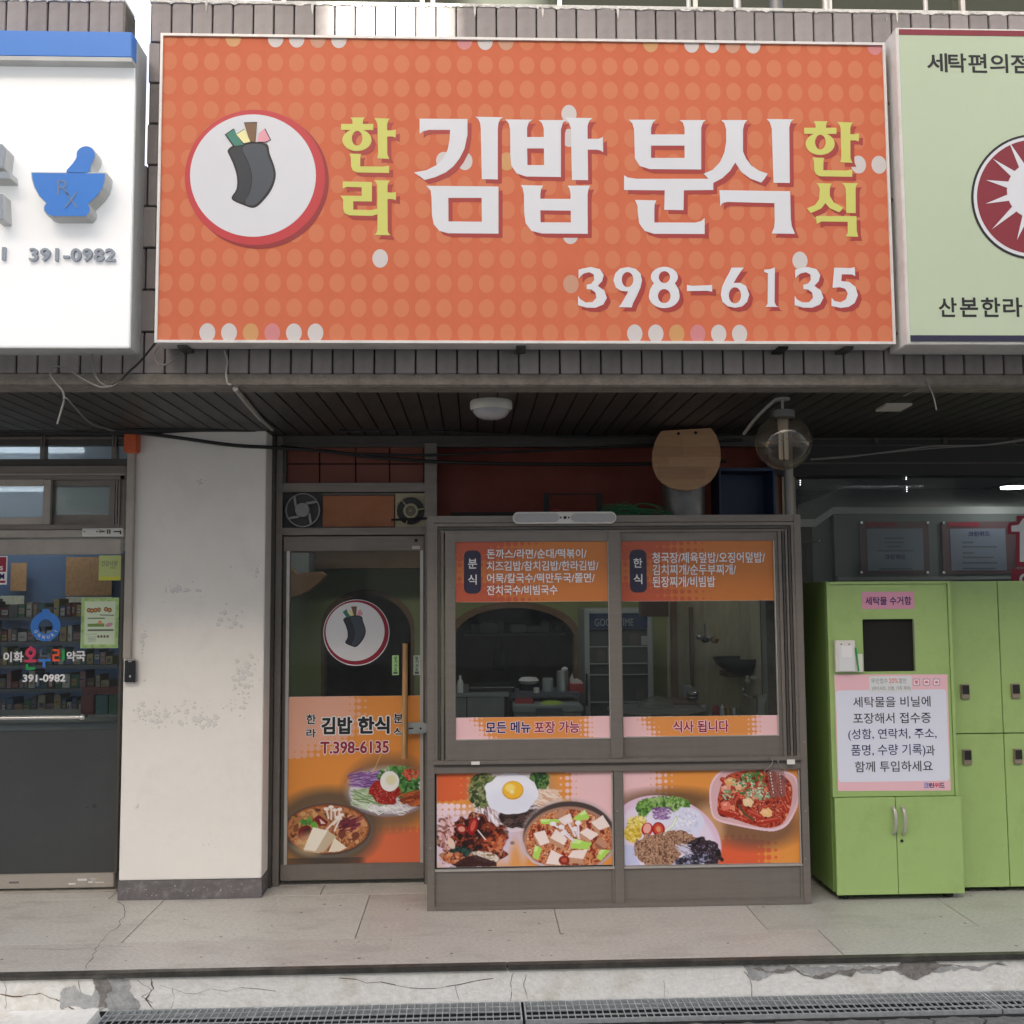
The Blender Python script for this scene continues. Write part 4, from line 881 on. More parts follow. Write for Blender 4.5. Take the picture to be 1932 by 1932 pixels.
# stickers on the pharmacy door
ys = yd_+.0165
def disc(nm, cx, cy, r, Y, m, par, inner=0, n=48):
    p = at(cx, cy, Y); rr = abs(at(cx+r, cy, Y).x-p.x); mb = MB(); L_ = [ell(p.x, p.z, rr, rr, n)]
    if inner: ri = rr*inner/r; L_.append(ell(p.x, p.z, ri, ri, n))
    tess(mb, L_, Y, lambda x, y: (x, y)); return part(nm, mb, m, par)
RS2 = thing('window_decal', 'blue ring shaped decal with a stem and white letters on the pharmacy door glass', 'sticker', at(86, 1210, ys))
disc('ring', 86, 1182, 28.2, ys, 'sign_blue', RS2, 13.5)
part('stem', MB().qbox(79.5, 1149, 92.5, 1160, ys-.0003, .0002), 'sign_blue', RS2)
for i, ch in enumerate('ONNURI'):
    an = math.radians(-152+i*25.5); r_ = 20.5; x = 86+r_*math.cos(an); y = 1182-r_*math.sin(an)
    lettering(ch, x-(2.4 if ch != 'I' else .6), y-3.2, x+(2.4 if ch != 'I' else .6), y+3.2, ys-.0012, 'white_ink', RS2, off=.02, rot=an+math.pi/2)
NM = thing('window_decal', 'row of coloured and white Korean letters with phone number on the pharmacy door glass', 'sticker', at(86, 1290, ys))
def k2(x, y): return (x*.16536, 1118+y*.16536)
def l2(t, x0, y0, x1, y1, m, par=NM, **k): a = k2(x0, y0); b = k2(x1, y1); lettering(t, a[0], a[1], b[0], b[1], ys-.0004, m, par, **k)
l2('이', 38, 675, 135, 795, 'white_ink', off=.03); l2('화', 152, 672, 268, 795, 'white_ink', off=.03); l2('약', 757, 668, 862, 785, 'white_ink', off=.03); l2('국', 862, 668, 975, 785, 'white_ink', off=.03)
l2('391-0982', 258, 932, 748, 1020, 'white_ink', off=.035)
MATS['dec_pink'] = mat('decal_pink', lin((214, 62, 96)), .4); mat('decal_green', lin((40, 160, 80)), .4); mat('decal_orange', lin((238, 92, 46)), .4); mat('decal_grey', lin((84, 96, 104)), .4)
def k2b(nm, boxes, m, y=ys):
    mb = MB()
    for b in boxes: a = k2(b[0], b[1]); c = k2(b[2], b[3]); mb.qbox(a[0], a[1], c[0], c[1], y-.0004, .0006)
    part(nm, mb, m, NM)
p = k2(350, 685); disc('letter', p[0], p[1], 10, ys-.0006, 'dec_pink', NM, 3.8); k2b('letter', [(335, 610, 365, 632), (335, 742, 365, 765), (280, 765, 418, 795)], 'dec_pink')
k2b('letter', [(295, 815, 322, 880), (323, 850, 403, 880)], 'decal_green'); k2b('letter', [(455, 645, 480, 738), (481, 708, 570, 738)], 'decal_grey')
k2b('letter', [(442, 757, 580, 785), (485, 786, 520, 855)], 'sign_blue'); k2b('letter', [(597, 645, 680, 668), (655, 669, 680, 700), (597, 701, 680, 725), (597, 726, 622, 760), (597, 761, 680, 785)], 'decal_orange'); k2b('letter', [(708, 645, 738, 780)], 'decal_green')
def poster(nm, cv, x0, y0, x1, y1, Y, label, cat='poster', gain=1.0):
    X0, X1, Z0, Z1 = rect(x0, y0, x1, y1, Y); org = ((X0+X1)/2, Y, Z0)
    t = thing(nm, label, cat, org); me = cv.sheet('print', X0, X1, Z0, Z1, Y, org=org, gain=gain); o = bpy.data.objects.new('print', me); COL.objects.link(o); o.parent = t; ORG[o.name] = Vector(org)
    part('sheet', MB().box(X0-.0008, X1+.0008, Y+.0004, Y+.0012, Z0-.0008, Z1+.0008), 'paper', t); return t
cv = Canvas(925, 60, 1350, 630, 140, 186, (150, 190, 110))
cv.mottle(cv.poly_a([(925, 60), (1350, 60), (1350, 630), (925, 630)]), [(150, 188, 104), (172, 205, 130), (140, 180, 96)], 60)
m_ = np.clip(np.minimum(np.minimum(cv.X-962, 1312-cv.X), np.minimum(cv.Y-98, 592-cv.Y))/18+.5, 0, 1); cv.put(m_, (212, 226, 196))
for x, y, r in ((1010, 200, 24), (1045, 205, 26), (1085, 200, 24), (1125, 195, 22), (1205, 190, 24), (1245, 200, 26)): cv.ell(x, y, r, 26, (120, 84, 48)); cv.ell(x, y, r*.6, 15, (206, 150, 84))
cv.lines([(1140, 255), (1295, 260)], 12, (70, 70, 66), .6); cv.poly([(1000, 285), (1195, 285), (1195, 300), (1000, 300)], (90, 110, 80)); cv.poly([(1000, 355), (1190, 350), (1190, 388), (1000, 388)], (120, 150, 70))
cv.ell(1140, 340, 22, 22, (226, 150, 96)); cv.ell(1242, 368, 44, 22, (205, 150, 165), rot=-15)
for x in range(1010, 1285, 22): cv.lines([(x, 428), (x+14, 428)], 20, (60, 64, 58), .7)
cv.lines([(990, 480), (1110, 470)], 3, (120, 130, 110)); [cv.ell(x, 500, 14, 16, (110, 96, 84)) for x in (1125, 1160, 1195, 1230)]
for k in range(4): cv.lines([(1010, 505+k*16), (1095, 503+k*16)], 5, (120, 128, 112), .7)
poster('leaflet', cv, 153, 1128, 223.5, 1222.5, ys-.003, 'green bordered leaflet taped to the pharmacy door glass at its right edge')
t = thing('notice', 'small yellow green notice at the top right corner of the pharmacy door glass', 'notice', at(208, 1095, ys)); mat('note_green', lin((188, 200, 128)), .6); mat('note_yellow', lin((208, 208, 70)), .6)
part('sheet', MB().qbox(186.5, 1048, 229.5, 1095, ys-.001, .001), 'note_green', t); part('band', MB().qbox(187.5, 1088, 228.5, 1094.5, ys-.0016, .0005), 'note_yellow', t)
lettering('건강사랑', 191, 1058, 222, 1068, ys-.0016, 'grey_ink', t, off=0.0); lettering('약국', 208, 1069, 218, 1074, ys-.0016, 'grey_ink', t, off=0)
t = thing('window_decal', 'red and white sticker cut by the left edge of the photo on the pharmacy door', 'sticker', at(5, 1103, ys))
part('sheet', MB().qbox(-10, 1049, 13.5, 1103, ys-.001, .001), 'white_ink', t); part('panel', MB().qbox(-10, 1051, 11.5, 1079, ys-.0016, .0005), 'crimson_ink', t); part('panel', MB().qbox(-10, 1095.5, 10, 1100, ys-.0016, .0005), 'crimson_ink', t)
lettering('S', 0, 1068, 5.5, 1076, ys-.0022, 'white_ink', t, off=.04); lettering('M', -1, 1082, 8.2, 1092.5, ys-.0022, 'navy_ink', t, off=.05)

# pharmacy interior: blue wall, posters, shelves, boxes, lit tubes
def inter(x0, y0, x1, y1, Y): return rect(x0, y0, x1, y1, Y)
bx = MB().box(-4.4, -1.76, 8.2, 8.26, 0, at(100, 1040, 8.2).z); solo('display_wall', bx, 'ph_blue', 'blue back wall inside the pharmacy behind the glass door', 'wall'); solo('pale_wall', MB().box(-4.4, -1.76, 9.0, 9.05, 0, ZC-.01), 'laundry_ceiling', 'pale wall high behind the blue wall inside the pharmacy', 'wall')
def inbox(nm, x0, y0, x1, y1, Y, d, m, lb, cat, bevel=.004, **k): return solo(nm, MB().qbox(x0, y0, x1, y1, Y, d), m, lb, cat, bevel=bevel, **k)
mat('poster_tan', lin((170, 130, 90)), .6, noise=.2, scale=30); mat('poster_cream', lin((190, 190, 170)), .6, noise=.2, scale=40)
inbox('wall_poster', 124, 1051, 211-40+40-0-0-0, 1124, 8.1, .004, 'poster_tan', 'tan health poster on the blue wall inside the pharmacy', 'poster', 0)
inbox('wall_poster', 20, 1062, 50, 1115, 8.1, .004, 'poster_tan', 'narrow brown poster inside the pharmacy beside the red sticker', 'poster', 0)
inbox('wall_poster', 124, 1126, 211, 1150, 8.1, .004, 'poster_cream', 'pale calendar sheet under the tan poster inside the pharmacy', 'poster', 0)
inbox('wall_poster', 0, 1124, 45, 1170, 8.1, .004, 'poster_cream', 'pale sheet of small pictures at the left inside the pharmacy', 'poster', 0)
colsL = [('white', (.38, .38, .37)), ('dark red', (.13, .03, .035)), ('green', (.04, .11, .07)), ('yellow', (.28, .23, .08)), ('blue', (.05, .09, .18)), ('beige', (.27, .24, .19)), ('grey', (.10, .10, .11)), ('brown', (.10, .07, .045)), ('teal', (.035, .11, .12)), ('pink', (.25, .14, .16))]
for n_, c in colsL: mat('carton_'+n_.replace(' ', '_'), c, .5, noise=.15, scale=25)
spots_ = ['top shelf', 'second shelf', 'third shelf', 'fourth shelf', 'bottom shelf']
used = {}; seen_ = set()
SHF = thing('shelf_unit', 'dark shelf unit full of medicine cartons inside the pharmacy', 'shelf', (-2.9, 7.0, 0))
for i, y in enumerate((1166, 1212, 1256, 1300, 1345)):
    a = rect(-60, y-2, 226, y+1, 7.0); part('shelf_board', MB().box(a[0], a[1], 6.95, 7.4, a[2]-.01, a[3]), 'shelf_dark', SHF)
    x = -20
    while x < 205:
        w_ = random.uniform(7, 17); h_ = random.uniform(12, 34); n_, c = random.choice(colsL); key = (n_, i); used[key] = used.get(key, 0)+1
        sz = 'wide' if w_ > 12 else 'narrow'; tl = 'tall' if h_ > 24 else 'low'
        lb = '%s %s %s carton on the %s' % (tl, sz, n_, spots_[i]) + (' beside the pharmacy ring decal' if 60 < x < 110 else ' in the pharmacy, far left' if x < 15 else ' near the pharmacy column' if x > 170 else ' behind the pharmacy leaflet' if x > 130 else ' in the pharmacy, left half')
        if lb in seen_: lb = lb.replace('carton', 'carton, right twin,', 1)
        seen_.add(lb)
        aa = rect(x, y-2-h_, x+w_, y-2, 7.0); ca = solo('carton', MB().box(aa[0], aa[1], 6.985, 7.15, a[3]+.001, a[3]+(aa[3]-aa[2])), 'carton_'+n_.replace(' ', '_'), lb, 'carton', bevel=.002, group='medicine cartons on the pharmacy shelves')
        H_ = aa[3]-aa[2]; W2 = aa[1]-aa[0]; u0, u1 = random.uniform(.05, .3), random.uniform(.6, .95); v0, v1 = random.uniform(.1, .35), random.uniform(.5, .9)
        part('printed_panel', MB().box(aa[0]+W2*u0, aa[0]+W2*u1, 6.9835, 6.9845, a[3]+H_*v0, a[3]+H_*v1), 'carton_'+random.choice(['white', 'white', 'beige', 'grey', 'yellow', 'pink']), ca)
        part('printed_line', MB().box(aa[0]+W2*u0*1.4, aa[0]+W2*u1*.85, 6.9815, 6.983, a[3]+H_*(v0+v1)*.5, a[3]+H_*((v0+v1)*.5+.07)), random.choice(['navy_ink', 'crimson_ink', 'grey_ink', 'black_ink']), ca); x += w_+random.uniform(.4, 2.5)
part('side_panel', MB().box(rect(-60, 1150, -58, 1400, 7)[0], rect(-60, 1150, -58, 1400, 7)[0]+.03, 6.95, 7.4, 0, at(0, 1130, 7).z), 'shelf_dark', SHF)
CT = thing('counter', 'pale counter inside the pharmacy behind the push bar', 'counter', (-2.7, 6.4, 0))
a = rect(-60, 1352, 226, 1360, 6.5); part('worktop', MB().box(a[0], a[1], 6.45, 6.9, a[3]-.03, a[3]), 'inside_grey', CT); part('front', MB().box(a[0], a[1], 6.5, 6.88, 0, a[3]-.031), 'ph_wall', CT)
for (x0, x1, m, lb) in ((152, 177, 'carton_dark_red', 'dark red display pack hanging low behind the pharmacy glass'), (180, 203, 'carton_teal', 'teal display pack hanging low behind the pharmacy glass'), (205, 222, 'carton_green', 'green display pack hanging low behind the pharmacy glass')):
    inbox('display_pack', x0, 1312, x1, 1348, 6.3, .05, m, lb, 'package')
inbox('price_rail', 154, 1296, 225, 1310, 6.28, .02, 'carton_dark_red', 'dark red price rail with letters above the hanging packs in the pharmacy', 'rail'); 
for q0, q1, Y, lb in ((-60, 80, 6.1, 'long lit ceiling tube inside the pharmacy at the left edge'), (86, 155, 6.1, 'long lit ceiling tube inside the pharmacy above the transom')):
    a = rect(q0, 844, q1, 853, Y); L_ = thing('ceiling_light', lb, 'ceiling light', ((a[0]+a[1])/2, Y, a[2]-.0)); part('tube', MB().box(a[0], a[1], Y, Y+.06, a[2]+.0, a[3]), 'tube_lit', L_, bevel=.008); part('housing', MB().box(a[0]-.01, a[1]+.01, Y-.01, Y+.07, a[3]+.001, a[3]+.012), 'white_plastic', L_)
a = rect(15, 905, 75, 925, 7.6); L_ = thing('ceiling_light', 'lit ceiling tube deeper inside the pharmacy, seen through the sliding transom', 'ceiling light', ((a[0]+a[1])/2, 7.6, 2.3)); part('tube', MB().box(a[0]-.5, a[1], 7.6, 7.7, 2.36, 2.40), 'tube_lit', L_, bevel=.01); part('housing', MB().box(a[0]-.51, a[1]+.01, 7.58, 7.72, 2.401, 2.43), 'white_plastic', L_)
# ================================================================ restaurant door and transom (door plane)
DF = thing('restaurant_door_frame', 'brown aluminium door frame with fan transom beside the white column', 'door frame', (at(665, 1665, YD).x, YD, 0))
# left return: dark channel between column and frame
xj0 = at(531.5, 1250, YD).x; xj1 = at(801.5, 1330, YD).x; xpost0 = at(809.5, 920, YD).x; xpost1 = at(820.5, 920, YD).x
xc_ = cx1
part('jamb', MB().box(xj0-.035, xj0, YD-.03, YD+.06, 0.001, ZC-.001), 'alu_brown', DF, bevel=.002)
part('jamb', MB().box(xj0-.075, xj0-.036, YD-.06, YD+.06, 0.001, ZC-.001), 'alu_dark', DF, bevel=.002)
part('jamb', MB().box(xc_+.002, xj0-.076, YD-.015, YD+.05, 0.001, ZC-.001), 'alu_brown', DF)
part('jamb', MB().box(xj1, xj1+.07, YD-.03, YD+.05, 0.001, ZC-.04), 'alu_brown', DF, bevel=.002)
def hz(nm, y0, y1, Y, d, m, xa, xb, par, xc=665, **k):
    return part(nm, MB().box(xa, xb, Y, Y+d, at(xc, y1, Y).z, at(xc, y0, Y).z), m, par, **k)
XWR = at(1532, 900, YD).x
hz('head_beam', 806, 834, YD-.035, .09, 'alu_dark', xj0, XWR, DF, xc=900, bevel=.002)
hz('head_cap', 817, 819.5, YD-.045, .009, 'alu_brown', xj0, XWR, DF, xc=900)
hz('transom_lip', 834.8, 842.5, YD-.02, .06, 'alu_dark', xj0, XWR, DF, xc=900)
hz('transom_bar', 911, 928, YD-.025, .07, 'alu_brown', xj0, xj1, DF, bevel=.002)
hz('transom_bar', 995.5, 1009, YD-.028, .07, 'alu_brown', xj0, xj1, DF, bevel=.002)
# red tiles panel behind the upper transom
zt0, zt1 = at(665, 911, YD+.03).z, at(665, 842, YD+.03).z; qx = [541, 603, 671, 735, 800]
for i in range(4):
    for j, (ya, yb_) in enumerate(((843, 874), (876.5, 911))):
        part('red_panel', MB().qbox(qx[i]+1.3, ya, qx[i+1]-1.3, yb_, YD+.02, .012), 'red_panel', DF, bevel=.001)
part('backing', MB().qbox(537, 840, 806, 912, YD+.033, .01), 'dark_void', DF)
part('side_stop', MB().qbox(533, 843, 540, 911, YD-.01, .03), 'alu_dark', DF)
part('orange_panel', MB().qbox(609, 935, 744, 994, YD+.005, .012), 'orange_panel', DF, bevel=.002)
part('panel_lip', MB().qbox(609, 930, 746, 934.5, YD, .02), 'alu_dark', DF)
part('backing', MB().qbox(533, 928, 806, 996, YD+.024, .01), 'fan_dark', DF)
def circ(cx, cy, r, Y): p = at(cx, cy, Y); return p, abs(at(cx+r, cy, Y).x-p.x)
# grey fan
FN = thing('ventilation_fan', 'grey round ventilation fan with curved blades at the left of the door transom', 'fan', at(571, 995, YD)); p, r = circ(571.5, 962.5, 32.5, YD-.012)
part('ring', MB().lathe(p, [(r, .0), (r, -.008), (r*.93, -.010), (r*.92, .012)], 40, 'y'), 'fan_grey', FN, smooth=True)
part('bowl', MB().lathe(p, [(r*.92, .014), (.001, .022)], 40, 'y'), 'fan_dark', FN)
part('hub', MB().lathe(p, [(.0001, -.03), (r*.40, -.028), (r*.42, -.022), (r*.42, .0)], 28, 'y'), 'fan_grey', FN, smooth=True)
for k in range(4):
    a = math.radians(100+90*k); c = Vector((math.cos(a), 0, math.sin(a))); s_ = Vector((-c.z, 0, c.x)); b0 = p+c*r*.25+s_*r*.34+Vector((0, -.014, 0)); b1 = b0+c*r*.66
    mb = MB(); n_ = s_*r*.075; mb.v = [tuple(v) for v in (b0-n_, b1-n_*.8, b1+n_*.8, b0+n_, b0-n_+Vector((0, .01, 0)), b1-n_*.8+Vector((0, .01, 0)), b1+n_*.8+Vector((0, .01, 0)), b0+n_+Vector((0, .01, 0)))]; mb.f = [(0, 1, 2, 3), (7, 6, 5, 4), (0, 4, 5, 1), (1, 5, 6, 2), (2, 6, 7, 3), (3, 7, 4, 0)]
    part('strut', mb, 'fan_grey', FN, fixn=True)
for k in range(5):
    a = math.radians(20+72*k); pts = []
    for t_, rr in ((0, .4), (8, .9), (38, .9), (46, .6), (30, .4)): pts.append((p.x+r*rr*math.cos(a+math.radians(t_)), p.z+r*rr*math.sin(a+math.radians(t_))))
    part('blade', MB().prism(pts, YD+.002, .002), 'fan_dark', FN)
# beige fan
F2 = thing('ventilation_fan', 'beige square ventilation fan with slotted hub at the right of the door transom', 'fan', at(775, 995, YD)); p, r = circ(775, 964, 28, YD-.012)
a = rect(746, 931, 806, 995, YD); mb = MB(); sq = [(a[0], a[2]), (a[1], a[2]), (a[1], a[3]), (a[0], a[3])]; tess(mb, [sq, ell(p.x, p.z, r, r, 40)], YD-.004, lambda x, y: (x, y)); part('plate', mb, 'fan_beige', F2)
part('ring', MB().lathe(p, [(r, .008), (r, -.004), (r*.94, -.006), (r*.93, .02)], 40, 'y'), 'fan_beige', F2, smooth=True)
part('hub', MB().lathe(p, [(.0001, -.012), (r*.34, -.012), (r*.5, -.009), (r*.5, .01)], 28, 'y'), 'fan_beige', F2, smooth=True)
for rr in (.12, .22, .31): part('hub_slot', MB().lathe(p, [(r*(rr-.025), -.0135), (r*(rr+.025), -.0135)], 28, 'y'), 'rubber', F2)
for k in range(3):
    a = math.radians(130+120*k); c = Vector((math.cos(a), 0, math.sin(a))); part('strut', MB().cyl(p+c*r*.5+Vector((0, -.002, 0)), p+c*r*.97+Vector((0, -.002, 0)), .004, seg=6), 'fan_beige', F2)
q_ = at(738, 981, YD-.05); part('pull_lever', MB().cyl(q_, at(806, 978, YD-.03), .006, seg=8), 'rubber', F2)
# the door leaf
DO = thing('restaurant_door', 'aluminium framed glass door of the restaurant with wooden pull handle', 'door', (at(670, 1660, YD).x, YD, .012))
yq = YD-.012; xa, xb = xj0+.006, xj1-.004
hz('top_rail', 1012, 1039, yq, .04, 'alu_brown', xa, xb, DO, bevel=.003)
hz('bottom_rail', 1629.5, 1660, yq, .04, 'alu_brown', xa, xb, DO, bevel=.003)
zt, zb_ = at(670, 1039, yq).z, at(670, 1629.5, yq).z
sw = at(544, 1330, yq).x-xa
part('stile', MB().box(xa, xa+sw*.5, yq+.004, yq+.036, zb_, zt), 'alu_dark', DO); part('stile', MB().box(xa+sw*.5, xa+sw, yq+.001, yq+.04, zb_, zt), 'alu_light', DO)
part('stile', MB().box(xb-.022, xb-.004, yq+.001, yq+.04, zb_, zt), 'alu_light', DO); part('stile', MB().box(xb-.004, xb, yq+.004, yq+.036, zb_, zt), 'alu_dark', DO)
part('pane', MB().box(xa+sw, xb-.022, yq+.02, yq+.025, zb_, zt), 'glass_clear', DO)
part('closer_sticker', MB().qbox(777.5, 1030, 792.5, 1036, yq-.001, .0008), 'alu_light', DO); part('keyhole', MB().qbox(782, 1017, 788, 1022.5, yq-.002, .002), 'rubber', DO)
yh = yq-.055; hx = at(764, 1320, yh); ht, hbm = at(764, 1214, yh).z, at(764, 1431, yh).z
hnd = part('pull_handle', MB().cyl((hx.x-.002, yh, hbm), (hx.x+.002, yh, ht), .0165, .0155, 20), 'handle_wood', DO, smooth=True, label='round wooden pull handle')
for z in (ht-.1, hbm+.12): part('handle_mount', MB().cyl((hx.x, yh+.01, z), (hx.x, yq+.02, z), .007), 'steel', hnd)
LK = part('lock_plate', MB().qbox(768, 1363, 800, 1385, yq-.03, .02), 'stainless', DO, bevel=.003)
part('lock_body', MB().qbox(783, 1365, 806, 1383, yq-.042, .014), 'stainless', LK, bevel=.004); p = at(793.5, 1374.5, yq-.045); part('lock_cylinder', MB().cyl(p, p+Vector((0, .004, 0)), .006, seg=14), 'rubber', LK); part('lock_slot', MB().qbox(771, 1373, 780, 1375.5, yq-.0315, .001), 'rubber', LK)
for q0, c_, lb in ((739.8, 'note_pull_a', 'small green vertical pull sticker left of the wooden door handle'), (780, 'note_pull_b', 'small pale vertical pull sticker right of the wooden door handle')):
    m = mat(c_, lin((176, 220, 150) if c_[-1] == 'a' else (188, 208, 192)), .5); t = thing('pull_sticker', lb, 'sticker', at(q0+6, 1273, yq+.017)); part('sheet', MB().qbox(q0, 1236.5, q0+12.6, 1273.5, yq+.017, .0008), m, t)
    for k, ch in enumerate('당기시오'): lettering(ch, q0+3.6, 1238.5+k*6.9, q0+9.4, 1244.7+k*6.9, yq+.0164, 'black_ink', t, off=.03)
    part('print_line', MB().qbox(q0+2.5, 1267, q0+10.5, 1271.5, yq+.0164, .0004), 'grey_ink', t)
# round decal
DC = thing('window_decal', 'round white decal with red rim and seaweed roll on the restaurant door glass', 'sticker', at(672, 1256, yq+.016)); yy = yq+.0165
disc('rim', 672.5, 1193.5, 62.5, yy, 'white_ink', DC); disc('ring', 672.5, 1193.2, 61, yy-.0005, 'crimson_ink', DC); disc('disc', 670, 1191.5, 55.5, yy-.001, 'white_ink', DC)
def dmap(x, y): sx = 670+(x-1444)*.1545; sy = 1191.5+(y-1003)*.159; q = at(sx, sy, yy); return (q.x, q.z)
for i, (c, pts, nm, dy) in enumerate(ROLL_): e = MB(); tess(e, [smooth_closed(pts, 3)], yy-.0015-.0005*i, dmap); part(nm, e, MATS['roll_ink_%d' % i], DC)
for i, (c, pts) in enumerate(FILL): e = MB(); tess(e, [pts], yy-.0026, dmap); part('filling', e, MATS['filling_ink_%d' % i], DC)

# ---- poster paintings
OR, PK, RD = (228, 148, 68), (238, 194, 198), (226, 112, 72)
def fade(cv, cx, cy, rx, ry, col, a=1.0, soft=40, rot=0): cv.put(cv.ell_a(cx, cy, rx, ry, rot, soft)*a, col)
def strands(cv, n, x0, y0, x1, y1, ang, ln, cols, wd, seed=0, mask=None, curl=8):
    r = random.Random(seed)
    for _ in range(n):
        x = r.uniform(x0, x1); y = r.uniform(y0, y1)
        if mask and ((x-mask[0])/mask[2])**2+((y-mask[1])/mask[3])**2 > 1: continue
        a = math.radians(ang+r.uniform(-18, 18)); l = ln*r.uniform(.6, 1.2); c = r.uniform(-curl, curl)
        pts = [(x, y), (x+l*.5*math.cos(a)-c*math.sin(a), y+l*.5*math.sin(a)+c*math.cos(a)), (x+l*math.cos(a), y+l*math.sin(a))]; cv.lines(pts, wd, r.choice(cols), .85)
def leaves(cv, n, cx, cy, rx, ry, cols, size, seed=0):
    r = random.Random(seed)
    for _ in range(n):
        a = r.uniform(0, 6.28); q = r.uniform(0, 1)**.5; cv.ell(cx+rx*q*math.cos(a), cy+ry*q*math.sin(a), size*r.uniform(.5, 1.2), size*r.uniform(.3, .8), r.choice(cols), rot=r.uniform(0, 180), wob=.5, wsize=size)
def block(cv, pts, top, side, ratio=.38):
    (ax, ay), (bx_, by), (cx_, cy_), (dx_, dy_) = pts
    cv.poly(pts, top)
    h = ratio*math.hypot(bx_-ax, by-ay); cv.poly([(dx_, dy_), (cx_, cy_), (cx_+h*.1, cy_+h), (dx_+h*.1, dy_+h)], side)
# door poster  (crop units)
cv = Canvas(110, 155, 1232, 1515, 300, 364, OR)
cv.put(np.clip((cv.Y-155)/500, 0, 1)*.25*(cv.X < 3000), (232, 140, 52))
cv.halftone(lambda x, y: np.clip(1.15-np.clip((x-560)/260, 0, 1)*1.15-np.clip((y-430)/240, 0, 1)*(1.1)*np.clip((x-60)/400, .35, 1), 0, 1.05)*(y < 665), 55, (230, 178, 168), 162, 192, a=.8)
cv.halftone(lambda x, y: np.clip((y-1180)/110, 0, 1.05)*(x > 700), 55, RD, 890, 1250)
fade(cv, 960, 950, 360, 300, (130, 96, 72), .85, 110); fade(cv, 460, 1230, 430, 320, (96, 80, 64), .9, 90)
cv.ell(965, 930, 335, 190, (206, 204, 206), soft=60, a=.75); cv.ell(960, 960, 330, 185, (150, 140, 160), soft=8, a=.7); cv.ell(960, 940, 322, 182, (226, 224, 228), soft=10, a=.85)
strands(cv, 150, 620, 790, 860, 900, -6, 110, [(120, 72, 150), (150, 104, 176), (90, 50, 120), (196, 170, 210)], 7, 1)
strands(cv, 170, 650, 920, 860, 1050, 8, 150, [(206, 226, 196), (170, 196, 150), (228, 236, 224), (110, 140, 90)], 8, 2)
leaves(cv, 240, 1040, 830, 170, 90, [(70, 130, 60), (44, 96, 44), (110, 160, 84), (140, 190, 130)], 22, 3)
leaves(cv, 120, 1100, 920, 110, 80, [(70, 130, 60), (44, 96, 44), (110, 160, 84), (36, 80, 40)], 22, 4)
leaves(cv, 60, 1140, 800, 70, 36, [(196, 70, 50), (220, 110, 80), (170, 50, 40)], 16, 5)
strands(cv, 120, 1040, 960, 1220, 1060, -8, 120, [(190, 84, 40), (150, 60, 30), (216, 120, 60), (110, 44, 28)], 8, 6)
strands(cv, 60, 790, 1050, 1080, 1105, 10, 60, [(240, 238, 244), (200, 198, 212), (255, 255, 255)], 8, 7, curl=26)
m = cv.ell_a(930, 945, 120, 95, 15, 6, .35, 40); cv.mottle(m, [(120, 16, 16), (176, 36, 28), (150, 24, 22), (206, 70, 52)], 18); leaves(cv, 40, 930, 960, 90, 70, [(240, 200, 180)], 4, 8)
cv.ell(968, 856, 78, 84, (246, 246, 244), soft=4); cv.ell(980, 845, 44, 42, (238, 236, 196), soft=14)
cv.ell(460, 1250, 372, 230, (104, 94, 84), soft=8); cv.ell(462, 1238, 352, 208, (70, 60, 52), soft=6); cv.ell(462, 1236, 340, 200, (140, 74, 40), soft=10)
m = cv.ell_a(462, 1238, 330, 190, 0, 12); cv.mottle(m, [(92, 44, 26), (170, 104, 62), (196, 132, 84), (150, 78, 44), (214, 168, 118)], 42)
leaves(cv, 60, 300, 1180, 130, 80, [(176, 120, 70), (206, 160, 104), (130, 76, 44)], 34, 9); leaves(cv, 40, 660, 1230, 110, 90, [(190, 124, 78), (214, 152, 106), (120, 60, 40)], 36, 10)
strands(cv, 26, 540, 1190, 660, 1260, -25, 110, [(120, 40, 60), (80, 24, 40)], 12, 11)
leaves(cv, 14, 290, 1175, 40, 22, [(96, 160, 70), (66, 130, 50)], 22, 12); cv.ell(355, 1205, 26, 28, (110, 170, 60)); cv.ell(280, 1265, 50, 66, (112, 20, 26), rot=35); cv.ell(290, 1262, 26, 40, (60, 10, 16), rot=35); cv.poly([(350, 1150), (390, 1120), (470, 1180), (450, 1210), (390, 1210)], (120, 18, 28)); cv.poly([(395, 1150), (450, 1195), (410, 1195)], (230, 200, 190))
cv.ell(330, 1350, 130, 90, (236, 196, 140), soft=60, a=.7)
for (a, b, c, d) in ((452, 1080, 470, 1150), (490, 1065, 492, 1160), (520, 1090, 525, 1150), (560, 1085, 545, 1160), (575, 1130, 510, 1200), (545, 1150, 455, 1240), (560, 1160, 520, 1250)): cv.lines([(a, b), (c, d)], 17, (222, 200, 188)); cv.lines([(a+3, b), (c+3, d)], 7, (246, 234, 226)); cv.ell(a, b-6, 22, 14, (244, 232, 226))
block(cv, [(345, 1220), (465, 1250), (400, 1420), (270, 1400)], (248, 240, 224), (220, 190, 160), .1); cv.poly([(465, 1250), (540, 1300), (430, 1425), (362, 1424)], (206, 188, 160)); cv.poly([(520, 1310), (620, 1390), (560, 1420), (470, 1424)], (240, 228, 208))
cv.lines([(900, 625), (830, 790)], 6, (236, 190, 110), .8)
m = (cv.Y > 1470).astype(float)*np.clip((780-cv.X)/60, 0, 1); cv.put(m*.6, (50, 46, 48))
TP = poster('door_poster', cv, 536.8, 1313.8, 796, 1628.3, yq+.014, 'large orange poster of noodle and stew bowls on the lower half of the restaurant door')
def dp(t, x0, y0, x1, y1, m, **k): lettering(t, 511.1+x0*.23149, 1277.8+y0*.23149, 511.1+x1*.23149, 1277.8+y1*.23149, yq+.0115, m, TP, halo='white_ink', halo_w=k.pop('hw', .05), **k)
